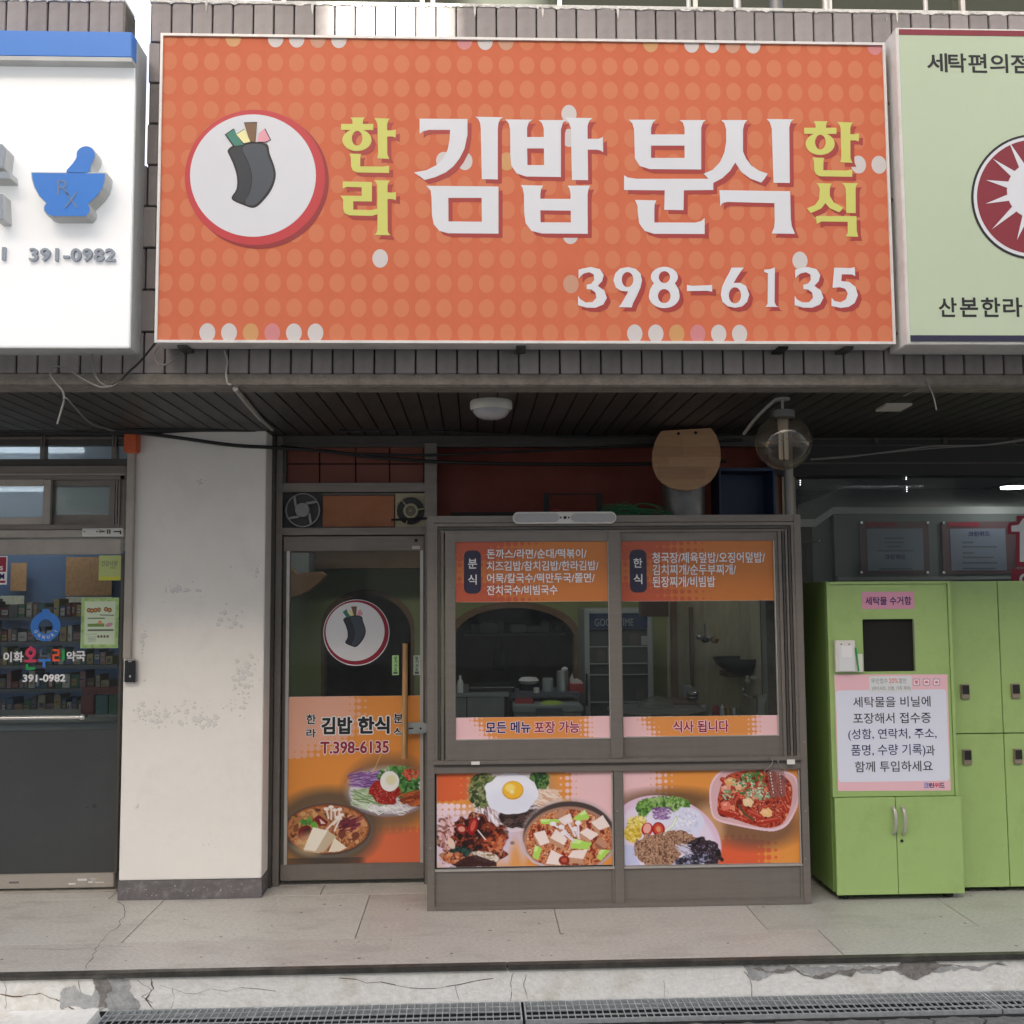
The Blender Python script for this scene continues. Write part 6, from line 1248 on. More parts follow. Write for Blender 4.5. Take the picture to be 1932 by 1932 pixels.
part('ridges', mb, 'white_ink', HK)

# ================================================================ under the soffit
DL = thing('dome_lamp', 'round cream ceiling lamp with shallow dome, off, under the soffit', 'lamp', (0, 0, 0))
c = at(926.5, 757, 4.70); c.z = ZC; DL.location = c; ORG[DL.name] = Vector(c); r = .098
part('rim', MB().lathe(c, [(r*.96, 0), (r, -.008), (r, -.034), (r*.93, -.044)], 40), 'lamp_plastic', DL, smooth=True)
part('dome', MB().lathe(c, [(r*.90, -.036), (r*.84, -.055), (r*.66, -.074), (r*.40, -.084), (.0001, -.087)], 40), 'lamp_dome', DL, smooth=True)
Yg = 4.62; gc = at(1478, 834.6, Yg); gr = .127
GL = thing('globe_lamp', 'smoked glass globe lamp with a spiral free compact bulb, hanging under the soffit', 'lamp', (gc.x, gc.y, ZC)); GL['label'] = 'smoked glass globe lamp with a compact tube bulb, unlit, hanging under the soffit'
part('globe', MB().lathe(gc, [(gr*math.sin(math.radians(a)), gr*math.cos(math.radians(a))) for a in range(24, 181, 6)], 48), 'glass_globe', GL, smooth=True)
part('cap', MB().lathe(gc, [(.02, gr*.92+.035), (.054, gr*.92+.03), (.058, gr*.92-.008), (.05, gr*.9-.012)], 32), 'duct', GL, smooth=True)
part('stem', MB().cyl((gc.x, gc.y, gc.z+gr), (gc.x, gc.y, ZC), .006, seg=10).cyl((gc.x, gc.y, ZC-.012), (gc.x, gc.y, ZC-.001), .034, seg=24), 'conduit', GL, smooth=True)
bb = MB(); 
for i in range(4): x = gc.x-.019+i*.0127; y = gc.y+(.008 if i % 2 else -.008); bb.cyl((x, y, gc.z-.075), (x, y, gc.z+.045), .0062, seg=10); bb.lathe((x, y, gc.z-.075), [(.0062, 0), (.0045, -.005), (.0001, -.007)], 10)
part('bulb', bb, 'bulb', GL, smooth=True); part('bulb_base', MB().cyl((gc.x, gc.y, gc.z+.045), (gc.x, gc.y, gc.z+.11), .022, .026, 18), 'lamp_plastic', GL, smooth=True)
part('bracket', MB().cyl((gc.x-.075, gc.y, gc.z-.008), (gc.x+.07, gc.y, gc.z+.03), .003, seg=6).cyl((gc.x-.08, gc.y, gc.z-.02), (gc.x-.07, gc.y, gc.z+.004), .006, seg=8), 'brass', GL)
solo('lamp_conduit', MB().tube([(gc.x-.03, gc.y, ZC-.006), at(1440, 775, 4.68), at(1421, 795, 4.85), at(1404, 818, 5.1)], .008, 10), 'conduit', 'bent grey conduit running from the globe lamp back towards the wall', 'conduit', smooth=True)
def onceil(x, y, z=ZC): d = ray(x, y); t = (z-HC)/d.z; return Vector((d.x*t, d.y*t, z))
pa, pb_, pc, pd = onceil(1652, 772), onceil(1698, 772), onceil(1721, 760), onceil(1672, 760)
mb = MB(); mb.v = [(p.x, p.y, ZC-.001) for p in (pa, pb_, pc, pd)]+[(p.x, p.y, ZC-.012) for p in (pa, pb_, pc, pd)]; mb.f = [(7, 6, 5, 4), (0, 1, 2, 3), (0, 4, 5, 1), (1, 5, 6, 2), (2, 6, 7, 3), (3, 7, 4, 0)]
solo('ceiling_plate', mb, 'lamp_plastic', 'small cream rectangular plate on the dark soffit right of the globe lamp', 'plate', fixn=True)
solo('soffit_conduit', MB().tube([onceil(444, 728)+Vector((0, 0, -.012)), onceil(470, 760)+Vector((0, 0, -.012)), onceil(492, 786)+Vector((0, 0, -.012))], .012, 10, False).tube([onceil(492, 786)+Vector((0, 0, -.012)), onceil(514, 806)+Vector((0, 0, -.012))], .009, 10), 'conduit', 'grey conduit crossing the soffit above the column', 'conduit', smooth=True)
def cable(pts, r, m, lb, nm='cable'):
    return solo(nm, MB().tube([at(*p) for p in pts], r, 7), m, lb, 'cable', smooth=True)
cable([(-60, 812, 5.55), (120, 808, 5.55), (240, 812, 5.5), (380, 808, 5.5), (505, 809, 5.6), (540, 812, 5.7)], .014, 'cable', 'thick black cable along the soffit above the pharmacy front and column')
cable([(-60, 816, 5.6), (100, 815, 5.6), (240, 818, 5.53), (370, 812, 5.52), (510, 812, 5.6)], .009, 'cable', 'second black cable just under the thick one above the column')
cable([(240, 814, 5.5), (330, 825, 5.5), (440, 840, 5.52), (530, 845, 5.6), (620, 852, 5.66), (700, 862, 5.7), (822, 871, 5.7), (960, 875, 5.7), (1100, 876, 5.7), (1240, 875, 5.7), (1370, 870, 5.7)], .010, 'cable', 'black cable sagging from the orange box across the door transom to the round board')
cable([(530, 842, 5.62), (640, 854, 5.66), (740, 858, 5.7), (822, 858, 5.7), (980, 852, 5.7), (1120, 845, 5.7), (1240, 839, 5.7), (1400, 830, 5.7)], .0075, 'cable', 'thinner black cable crossing above the door transom and rising to the round board')
cable([(640, 813, 5.55), (800, 812, 5.55), (950, 820, 5.6), (1100, 824, 5.6), (1240, 822, 5.6), (1380, 820, 5.6)], .006, 'cable', 'thin black cable under the soffit edge behind the dome lamp')
cable([(1530, 867, 5.5), (1600, 862, 5.5), (1680, 852, 5.5), (1760, 842, 5.5), (1850, 840, 5.5), (1932, 829, 5.5), (1990, 824, 5.5)], .004, 'cable_grey', 'thin pale cable rising to the right above the lockers')
cable([(1530, 866, 5.52), (1640, 857, 5.52), (1760, 846, 5.52), (1880, 838, 5.52), (1990, 822, 5.52)], .003, 'cable_grey', 'second thin pale cable above the lockers, twisted with the first')
def cL(x, y, Y=4.31): return (x*.33069, 638.9+y*.33069, Y)
cable([cL(890, 20), cL(800, 130), cL(740, 185), cL(690, 235), cL(640, 265)], .0045, 'cable', 'black wire hanging from the lower left corner of the orange sign')
cable([cL(525, 75), cL(528, 140), cL(545, 215), cL(590, 262), cL(640, 270), cL(690, 236)], .004, 'cable_grey', 'grey wire hanging under the pharmacy sign')
cable([cL(640, 272), cL(570, 275), cL(480, 235), cL(400, 185), cL(335, 158), cL(298, 172), cL(290, 210), cL(325, 262), cL(355, 295), cL(366, 345), cL(352, 400), cL(326, 488)], .0042, 'cable_grey', 'looped pale wire knotted in front of the ledge below the pharmacy sign')
cable([cL(362, 340), cL(385, 345), cL(430, 395, 4.6), cL(480, 450, 4.9), cL(540, 495, 5.2), cL(650, 525, 5.45)], .004, 'cable_grey', 'pale wire running from the knot back along the soffit')
cable([cL(905, 45), cL(878, 85), cL(898, 138), cL(950, 148), cL(1020, 100)], .004, 'cable_grey', 'small wire loop under the lower left corner of the orange sign')
cable([cL(1280, 70), cL(1298, 130), cL(1290, 200), cL(1300, 255), cL(1320, 262)], .0045, 'conduit', 'short pale wire hanging under the orange sign above the soffit conduit')
def cR(x, y, Y=4.33): return (1293.1+x*.33069, 638.9+y*.33069, Y)
cable([cR(1375, 245), cR(1340, 268, 4.36), cR(1300, 300, 4.4), cR(1245, 328, 4.45)], .003, 'cable_grey', 'thin wire end splayed left under the ledge below the green sign')
cable([cR(1375, 235), cR(1390, 270), cR(1415, 330), cR(1433, 408)], .003, 'cable_grey', 'thin wire end hanging straight under the ledge below the green sign')

# ================================================================ restaurant interior
def isolo(nm, x0, y0, x1, y1, Y, d, m, lb, cat, **k): return solo(nm, MB().qbox(x0, y0, x1, y1, Y, d), m, lb, cat, **k)
YA = 7.7
AW = thing('arch_wall', 'green painted kitchen wall with two wooden arches inside the restaurant', 'wall', (0, YA, 0))
X0_, X1_, ZZ = -1.49, 1.81, at(700, 1073, YA).z
def arch(cx, ytop, half, yfoot): return [(cx-half, 1600), (cx-half, yfoot)]+[(cx+half*math.cos(math.radians(a)), yfoot-(yfoot-ytop)*math.sin(math.radians(a))) for a in range(170, 0, -10)]+[(cx+half, yfoot), (cx+half, 1600)]
a1, a2 = arch(694, 1112, 88, 1185), arch(970, 1135, 122, 1195)
conv = lambda P: [(at(x, y, YA).x, at(x, y, YA).z) for x, y in P]
A1, A2 = conv(a1), conv(a2)
A1[0] = (A1[0][0], 0.001); A1[-1] = (A1[-1][0], 0.001); A2[0] = (A2[0][0], 0.001); A2[-1] = (A2[-1][0], 0.001)
out = [(X0_, 0)]+A1+A2+[(X1_, 0), (X1_, ZZ), (X0_, ZZ)]
mb = MB(); tess(mb, [out], YA, lambda x, y: (x, y)); mb2 = MB(); tess(mb2, [out], YA+.12, lambda x, y: (x, y)); part('painted_face', mb, 'kitchen_green', AW); part('painted_face', mb2, 'kitchen_green', AW)
for A in (A1, A2):
    mb = MB(); cxx = sum(p[0] for p in A)/len(A)
    inn = [(cxx+(x-cxx)*.93, z-.045 if 1 < i < len(A)-2 else z) for i, (x, z) in enumerate(A)]
    n = len(A)
    for i in range(n-1):
        for (p, q, Yv, Yw) in ((A[i], A[i+1], None, None),):
            a_, b_, c_, d_ = A[i], A[i+1], inn[i+1], inn[i]
            mb.quad((a_[0], YA-.01, a_[1]), (b_[0], YA-.01, b_[1]), (c_[0], YA-.01, c_[1]), (d_[0], YA-.01, d_[1])); mb.quad((d_[0], YA-.01, d_[1]), (c_[0], YA-.01, c_[1]), (c_[0], YA+.13, c_[1]), (d_[0], YA+.13, d_[1]))
    part('arch_trim', mb, 'arch_wood', AW)
part('beam', MB().box(X0_, X1_, YA-.25, YA-.02, ZZ-.002, ZC-.002), 'arch_wood', AW)
solo('tiled_wall', MB().box(-1.49, 1.81, 9.1, 9.15, 0, ZC-.01), 'kitchen_tile', 'dark tiled back wall of the restaurant kitchen', 'wall')
q = lambda x, y: (830.6+x*.18188, 1086.1+y*.18188)
def kit(nm, x0, y0, x1, y1, Y, d, m, lb, cat, **k): a, b = q(x0, y0), q(x1, y1); return isolo(nm, a[0], a[1], b[0], b[1], Y, d, m, lb, cat, **k)
def kcyl(nm, x0, y0, x1, y1, Y, m, lb, cat, prof=None):
    a, b = q(x0, y0), q(x1, y1); R_ = rect(a[0], a[1], b[0], b[1], Y); r = (R_[1]-R_[0])/2; h = R_[3]-R_[2]; c = ((R_[0]+R_[1])/2, Y, R_[2])
    prof = prof or [(0.0001, 0), (1, 0), (1, .96), (.93, 1), (.0001, 1)]
    return solo(nm, MB().lathe(c, [(p*r, t*h) for p, t in prof], 24), m, lb, cat, smooth=True)
KC = thing('kitchen_counter', 'stainless kitchen counter with cupboard doors inside the restaurant', 'counter', at(910, 1400, 6.9))
a, b = q(150, 1218), q(715, 1258); R_ = rect(a[0], a[1], b[0], b[1], 6.9); part('worktop', MB().box(R_[0], R_[1], 6.9, 7.6, R_[2], R_[3]), 'stainless', KC, bevel=.004)
for x0, x1 in ((150, 270), (280, 665)): a, b = q(x0, 1262), q(x1, 1500); r2 = rect(a[0], a[1], b[0], b[1], 6.92); part('cupboard_door', MB().box(r2[0], r2[1], 6.92, 6.95, .1, R_[2]-.005), 'stainless', KC, bevel=.003)
part('carcass', MB().box(R_[0]+.01, R_[1]-.01, 6.96, 7.58, 0.001, R_[2]-.002), 'kitchen_dark', KC)
kit('shelf_board', 720, 1218, 1452, 1266, 6.95, .4, 'shelf_dark', 'dark shelf right of the stainless counter inside the kitchen', 'shelf')
GS = thing('gas_range', 'low cream two burner gas range behind the left sash strip', 'stove', at(1034, 1352, 6.7)); a, b = q(760, 1352), q(1484, 1420); R_ = rect(a[0], a[1], b[0], b[1], 6.7)
part('top', MB().box(R_[0], R_[1], 6.7, 7.1, R_[2], R_[3]), 'fridge_grey', GS, bevel=.006); part('base', MB().box(R_[0]+.01, R_[1]-.01, 6.71, 7.09, R_[2]-.2, R_[2]-.004), 'fridge_grey', GS, bevel=.004); a, b = q(990, 1375), q(1262, 1440); part('front_panel', MB().qbox(a[0], a[1], b[0], b[1], 6.698, .004), 'shelf_dark', GS)
solo('stove_stand', MB().box(R_[0]+.02, R_[1]-.02, 6.72, 7.08, 0.001, R_[2]-.205), 'kitchen_dark', 'dark stand under the cream gas range', 'stand')
kcyl('green_packet', 1030, 1296, 1282, 1354, 6.85, 'green_pack', 'bright green packet lying on the cream gas range', 'packet', [(.0001, 0), (.6, 0), (1, .5), (.7, .9), (.0001, 1)])
kit('red_basket', 775, 1288, 970, 1352, 6.85, .15, 'red_plastic', 'dark red basket on the gas range left of the green packet', 'basket', bevel=.006)
kcyl('canister', 1060, 1062, 1172, 1218, 7.1, 'fridge_grey', 'pale cylindrical canister on the kitchen shelf', 'canister')
kcyl('stock_pot', 1206, 985, 1330, 1218, 7.1, 'stainless', 'tall steel pot with a white cloth on its lid on the kitchen shelf', 'pot')
kcyl('folded_cloth', 1255, 945, 1330, 985, 7.1, 'cloth_white', 'white cloth on the lid of the tall steel pot', 'cloth', [(.0001, 0), (.8, 0), (1, .4), (.5, .9), (.0001, 1)])
kit('red_box', 1340, 1125, 1492, 1216, 7.05, .15, 'red_plastic', 'red box holding paper bags on the kitchen shelf', 'box', bevel=.004)
solo('paper_bags', MB().prism([(at(*q(x, y), 7.1).x, at(*q(x, y), 7.1).z) for x, y in ((1350, 1126), (1345, 1075), (1372, 1015), (1390, 1080), (1425, 1070), (1470, 1095), (1495, 1140), (1480, 1126))], 7.1, .04), 'cloth_white', 'crumpled white paper bags in the red box', 'paper bag')
kcyl('bottle', 175, 1035, 240, 1216, 6.95, 'cloth_white', 'cream squeeze bottle at the left end of the stainless counter', 'bottle', [(.0001, 0), (1, 0), (1, .6), (.6, .75), (.4, .8), (.45, .96), (.3, 1), (.0001, 1)])
kit('steel_tray', 296, 1158, 770, 1216, 7.0, .4, 'pan_black', 'long black cooking tray with a bright rim on the stainless counter', 'tray', bevel=.006)
kit('tray_rim', 296, 1154, 770, 1166, 6.98, .01, 'steel', 'bright steel rail along the black cooking tray', 'rail')
kcyl('cloth_bag', 810, 1048, 1025, 1125, 7.15, 'cloth_white', 'white cloth bundle above the dark pot in the kitchen', 'cloth', [(.0001, 0), (.7, .05), (1, .5), (.75, .9), (.0001, 1)])
kcyl('dark_pot', 815, 1110, 1050, 1218, 7.2, 'pan_black', 'dark pot under the white cloth bundle', 'pot')
kcyl('small_jar', 968, 1162, 1030, 1216, 6.98, 'cloth_white', 'small white jar in front of the dark pot', 'jar')
WS = thing('wall_shelf', 'long wall shelf of dishes inside the left kitchen arch', 'shelf', at(950, 1195, 8.4)); a, b = q(240, 595), q(1300, 622); R_ = rect(a[0], a[1], b[0], b[1], 8.4); part('board', MB().box(R_[0], R_[1], 8.4, 9.09, R_[2], R_[3]), 'inside_grey', WS)
for i, (x0, y0, x1, m, lb) in enumerate(((320, 500, 410, 'inside_grey', 'low stack of grey dishes at the left of the kitchen wall shelf'), (412, 492, 600, 'fridge_grey', 'wide stack of plates on the kitchen wall shelf'), (612, 470, 660, 'inside_grey', 'grey jug beside the plates on the kitchen wall shelf'), (730, 508, 895, 'cloth_white', 'white tissue box in the middle of the kitchen wall shelf'), (905, 520, 1040, 'fridge_grey', 'stack of pale trays right of the tissue box'), (1042, 450, 1130, 'fridge_grey', 'tall pale tub on the kitchen wall shelf'), (1190, 515, 1260, 'inside_grey', 'small grey tub at the right end of the kitchen wall shelf'))):
    kit('dish_stack' if i != 3 else 'tissue_box', x0, y0, x1, 594, 8.5, .2, m, lb, 'dishes' if i != 3 else 'box', bevel=.01)
kit('upper_cabinet', 240, 300, 900, 460, 8.6, .3, 'kitchen_dark', 'dark cabinet high inside the left kitchen arch', 'cabinet')
solo('apron', MB().prism([(at(*q(x, y), 8.9).x, at(*q(x, y), 8.9).z) for x, y in ((540, 985), (560, 800), (590, 750), (605, 750), (620, 800), (640, 700), (655, 700), (665, 985))], 8.9, .03), 'pan_black', 'dark apron hanging on the tiled kitchen wall', 'apron')
# fridge
FR = thing('display_fridge', 'grey glass door fridge with dark blue header inside the restaurant', 'fridge', at(1172, 1500, 7.2)); R_ = rect(1104, 1148, 1233, 1420, 7.2); fx0, fx1, fz1 = R_[0], R_[1], R_[3]
part('body', MB().box(fx0, fx1, 7.23, 7.65, .06, fz1), 'fridge_grey', FR, bevel=.006)
part('door_frame', MB().box(fx0, fx0+.035, 7.2, 7.228, .08, fz1-.01).box(fx1-.035, fx1, 7.2, 7.228, .08, fz1-.01).box(fx0+.036, fx1-.036, 7.2, 7.228, fz1-.035, fz1-.01), 'fridge_grey', FR, bevel=.003)
hz1 = at(1172, 1156, 7.2).z; hz0 = at(1172, 1186, 7.2).z
part('header', MB().box(fx0+.036, fx1-.036, 7.205, 7.225, hz0, hz1-.002), 'fridge_blue', FR); lettering('GOOD TIME', 1122, 1167, 1195, 1181, 7.202, 'fridge_grey', FR, off=0)
part('interior', MB().box(fx0+.036, fx1-.036, 7.222, 7.229, .1, hz0-.004), 'fridge_inside', FR)
for y in (1219, 1251, 1272, 1324): z = at(1172, y, 7.2).z; part('shelf', MB().box(fx0+.037, fx1-.037, 7.212, 7.2215, z-.008, z), 'fridge_grey', FR)
part('handle', MB().box(fx0+.004, fx0+.014, 7.17, 7.198, at(1172, 1330, 7.2).z, at(1172, 1270, 7.2).z), 'rubber', FR)
for i, (qq, y0, y1, m) in enumerate(((1126, 1225, 1249, 'kitchen_dark'), (1147, 1222, 1249, 'inside_grey'), (1188, 1195, 1217, 'kitchen_dark'), (1210, 1200, 1217, 'inside_grey'), (1200, 1300, 1322, 'kitchen_dark'))): part('stored_food', MB().qbox(qq, y0, qq+16, y1, 7.213, .008), m, FR)
# greasy cooking corner behind the right sash
h = lambda x, y: (1150+x*.19841, 1086.1+y*.19841)
def cor(nm, x0, y0, x1, y1, Y, d, m, lb, cat, **k): a, b = h(x0, y0), h(x1, y1); return isolo(nm, a[0], a[1], b[0], b[1], Y, d, m, lb, cat, **k)
GW = cor('cooking_wall', 560, -150, 1460, 1700, 7.0, .05, 'grease_wall', 'greasy yellowed wall of the cooking corner behind the right sash', 'wall')
cor('wood_post', 596, -100, 650, 1700, 6.9, .06, 'arch_wood', 'brown wooden post in the cooking corner beside the fridge', 'post')
cor('wood_post', 765, 300, 800, 1060, 6.97, .02, 'brown_wall', 'dark scorched strip down the greasy cooking wall', 'strip')
cor('hood_panel', 300, 100, 560, 390, 6.6, .1, 'brown_wall', 'brown hood panel high in front of the fridge in the cooking corner', 'panel')
cor('side_wall', 1462, -150, 1700, 1700, 6.3, .05, 'kitchen_dark', 'dark wall strip at the right edge of the right sash view', 'wall')
cor('steel_pole', 1462, -50, 1498, 1500, 6.25, .03, 'stainless', 'thin steel pole at the right side of the cooking corner', 'pole')
kx = lambda x, y, Y: at(*h(x, y), Y)
p = kx(1270, 865, 6.8); solo('wok', MB().lathe((p.x, 6.8, p.z-.06), [(.0001, 0), (.09, .012), (.17, .07), (.20, .12), (.19, .118)], 28), 'pan_black', 'black wok hanging in front of the greasy cooking wall', 'wok', smooth=True)
cor('ledge', 1115, 920, 1460, 965, 6.75, .2, 'arch_wood', 'brown wooden ledge under the black wok', 'ledge')
cor('wall_sheet', 1245, 550, 1412, 812, 6.98, .01, 'inside_grey', 'grey sheet on the cooking wall above the wok', 'panel')
VA = thing('gas_valve', 'white gas valve with two knobs under the ledge', 'valve', kx(1350, 1030, 6.5))
for x0, y0, x1, y1 in ((1295, 985, 1342, 1018), (1302, 950, 1332, 984), (1345, 958, 1410, 990), (1308, 1019, 1326, 1040)): a, b = h(x0, y0), h(x1, y1); part('knob', MB().qbox(a[0], a[1], b[0], b[1], 6.5, .03), 'cloth_white', VA, bevel=.006)
solo('gas_pipe', MB().tube([kx(1275, 1065, 6.45), kx(1280, 1115, 6.45), kx(1340, 1145, 6.45), kx(1400, 1160, 6.45), kx(1415, 1200, 6.45)], .008, 8), 'steel', 'thin bent steel gas pipe below the white valve', 'pipe', smooth=True)
solo('foil_wrap', MB().prism([(kx(x, y, 6.2).x, kx(x, y, 6.2).z) for x, y in ((1408, 1128), (1450, 1140), (1500, 1128), (1490, 1180), (1470, 1240), (1475, 1340), (1400, 1340), (1412, 1240))], 6.2, .04), 'foil', 'crumpled aluminium foil wrap at the right of the cooking corner', 'foil')
p = kx(792, 1205, 6.6)
for i, lb in enumerate(('lowest steel bowl in the small stack by the cooking wall', 'middle steel bowl in the small stack by the cooking wall', 'top steel bowl in the small stack by the cooking wall')): solo('bowl', MB().lathe((p.x, 6.6, p.z+i*.022), [(.0001, 0), (.03, 0), (.042, .02), (.040, .02)], 20), 'steel', lb, 'bowl', smooth=True, group='stacked steel bowls')
p = kx(445, 1262, 6.4); TB = thing('round_table', 'round steel table top with a glass food dome behind the right sash strip', 'table', (p.x, 6.4, p.z)); part('table_top', MB().lathe((p.x, 6.4, p.z-.01), [(.0001, 0), (.30, 0), (.31, .008), (.30, .012), (.0001, .012)], 40), 'stainless', TB, smooth=True); part('leg', MB().cyl((p.x, 6.4, .01), (p.x, 6.4, p.z-.012), .03), 'kitchen_dark', TB)
solo('food_dome', MB().lathe((p.x, 6.4, p.z+.004), [(.11, 0), (.10, .03), (.07, .055), (.02, .07), (.0001, .072)], 28), 'clear_plastic', 'clear food dome on the round steel table', 'dome', smooth=True)
cor('utensil_box', 708, 1055, 800, 1150, 6.7, .08, 'inside_grey', 'pale grey utensil box beside the steel bowls', 'box', bevel=.004)
cor('rag', 600, 1205, 840, 1240, 6.55, .3, 'brown_wall', 'brown board with rag under the steel bowls', 'board')
for i, x in enumerate((685, 715, 745)): solo('chopstick', MB().cyl(kx(x, 1265, 6.3), kx(x+18, 1335, 6.25), .004, seg=6), 'poster_cream', ('left', 'middle', 'right')[i]+' one of three pale sticks leaning below the utensil box', 'stick')
for i, (x, y0, m, lb) in enumerate(((860, 560, 'stainless', 'leftmost'), (905, 585, 'pan_black', 'second'), (950, 570, 'stainless', 'third'), (1000, 590, 'brass', 'rightmost'))):
    p0, p1 = kx(x, y0-130, 6.9), kx(x+3, y0, 6.9); mb = MB().cyl(p0, p1, .004, seg=6); mb.lathe((p1.x, 6.9, p1.z-.04), [(.0001, 0), (.02, .006), (.032, .03), (.03, .034)], 14)
    solo('ladle', mb, m, lb+' of four ladles hanging on the greasy cooking wall', 'ladle', smooth=True, group='hanging ladles')
for i, (x, y0, w_, h_, m, lb) in enumerate(((900, 1290, 46, 60, 'stainless', 'steel stock pot low in front of the cooking wall'), (1010, 1300, 30, 66, 'red_plastic', 'red sauce tub beside the steel stock pot'), (1075, 1300, 22, 80, 'cloth_white', 'white sauce bottle right of the red tub'), (1130, 1300, 22, 74, 'brass', 'yellow oil bottle right of the white sauce bottle'), (1190, 1305, 36, 52, 'stainless', 'small steel pan at the right end of the low pots'))):
    R_ = (kx(x-w_, y0, 6.55).x, kx(x+w_, y0, 6.55).x, kx(x, y0+30, 6.55).z, kx(x, y0-h_, 6.55).z); r = (R_[1]-R_[0])/2; hh = R_[3]-R_[2]
    solo('pot' if 'pot' in lb or 'pan' in lb else 'bottle', MB().lathe(((R_[0]+R_[1])/2, 6.55, R_[2]), [(.0001, 0), (r, 0), (r, hh*.7), (r*(.95 if i in (0, 1, 4) else .35), hh*.8), (r*(.9 if i in (0, 1, 4) else .3), hh), (.0001, hh)], 20), m, lb, 'pot' if 'pot' in lb or 'pan' in lb else 'bottle', smooth=True)
solo('side_table', MB().box(kx(820, 1330, 6.5).x, kx(1260, 1330, 6.5).x, 6.45, 6.75, kx(1000, 1345, 6.5).z-.03, kx(1000, 1330, 6.5).z-.004), 'stainless', 'narrow steel side table carrying the low pots and bottles', 'table')
# things seen through the door glass
dq = lambda x, y: (498.3+x*.16536, 798.6+y*.16536)
a, b = dq(290, 1480), dq(510, 1760); isolo('green_cupboard', a[0], a[1], b[0], b[1], 7.2, .3, 'fridge_grey', 'pale green cupboard high at the left seen through the restaurant door', 'cupboard')
solo('wall_fan', MB().prism([(at(*dq(x, y), 6.6).x, at(*dq(x, y), 6.6).z) for x, y in ((275, 1640), (380, 1720), (500, 1700), (640, 1690), (695, 1730), (640, 1800), (520, 1900), (400, 1960), (275, 1990))], 6.6, .12), 'board_wood', 'tan cardboard box with a bent flap behind the restaurant door glass', 'box')
a = at(600, 1300, 6.5)
TB2 = thing('dining_table', 'brown dining table behind the restaurant door', 'table', (-.75, 6.9, 0)); part('table_top', MB().box(-1.1, -.35, 6.7, 7.3, .70, .73), 'arch_wood', TB2, bevel=.004)
for x in (-1.06, -.39):
    for y in (6.74, 7.26): part('leg', MB().box(x-.02, x+.02, y-.02, y+.02, .001, .699), 'kitchen_dark', TB2)

# ================================================================ laundry shop (right)
YG = 5.97; gl0 = X1+.01
LF = thing('laundry_storefront', 'dark framed glass front of the laundry shop behind the lockers', 'shop front', (3.2, YG, 0))
def Zl(y, Y): return at(1720, y, Y).z
part('header', MB().box(gl0, 4.4, YG-.10, YG+.05, Zl(896, YG-.1), ZC-.001), 'inside_dark', LF)
for y0, y1 in ((826, 829), (839, 841), (872, 875)): part('header_strip', MB().box(gl0, 4.4, YG-.108, YG-.101, Zl(y1, YG-.1), Zl(y0, YG-.1)), 'alu_dark', LF)
for qq in (1654, 1784, 1640+275): part('clip', MB().qbox(qq-4, 822, qq+3, 836, YG-.118, .01), 'alu_dark', LF)
part('pane', MB().box(gl0, 4.4, YG, YG+.008, .001, Zl(896, YG-.1)), 'glass_clear', LF)
part('post', MB().box(gl0, gl0+.05, YG-.1, YG-.001, .001, Zl(896, YG-.1)), 'alu_dark', LF)
lq = lambda x, y: (1501.4+x*.22288, 862.5+y*.22288)
def lau(nm, x0, y0, x1, y1, Y, d, m, lb, cat, **k): a, b = lq(x0, y0), lq(x1, y1); return isolo(nm, a[0], a[1], b[0], b[1], Y, d, m, lb, cat, **k)
lau('dark_banner', -10, 140, 2300, 318, 8.9, .05, 'aubergine', 'dark purple banner across the back of the laundry shop', 'banner')
CLG = thing('dropped_ceiling', 'pale dropped ceiling panel of the laundry shop with lit edge', 'ceiling', at(1720, 950, 8))
pz0, pz1 = Zl(934, 8.6), Zl(972, 7.3)
mb = MB(); P_ = [(at(*lq(370, 320), 8.6)), (at(*lq(2300, 320), 8.6)), (at(*lq(2300, 480), 7.3)), (at(*lq(320, 480), 7.3)), (at(*lq(165, 590), 6.6)), at(*lq(20, 590), 6.6), at(*lq(20, 465), 7.2)]
mb.v = [tuple(p) for p in P_]+[(p.x, p.y, p.z+.05) for p in P_]; n = len(P_); mb.f = [tuple(range(n)), tuple(range(2*n-1, n-1, -1))]+[(i, i+n, (i+1) % n+n, (i+1) % n) for i in range(n)]
part('panel', mb, 'laundry_ceiling', CLG, fixn=True); a, b = lq(490, 314), lq(1130, 320); part('light_strip', MB().qbox(a[0], a[1], b[0], b[1], 8.58, .02), 'tube_lit', CLG)
LC = thing('notice_wall', 'grey green cabinet wall with two framed notices inside the laundry shop', 'wall', at(1720, 1400, 7.3)); a, b = lq(165, 481), lq(2300, 1040)
R_ = rect(a[0], a[1], b[0], b[1], 7.3); part('wall', MB().box(R_[0]+.14, R_[1], 7.3, 7.9, .001, R_[3]), 'laundry_wall', LC); part('side_wall', MB().box(R_[0], R_[0]+.138, 7.36, 7.9, .001, R_[3]-.02), 'laundry_wall', LC)
part('ledge', MB().box(R_[0]+.14, R_[1], 7.25, 7.299, Zl(1094, 7.25), Zl(1088, 7.25)), 'inside_grey', LC)
mat('frame_rose', (.15, .08, .09), .5); mat('notice_blue', (.20, .23, .30), .4)
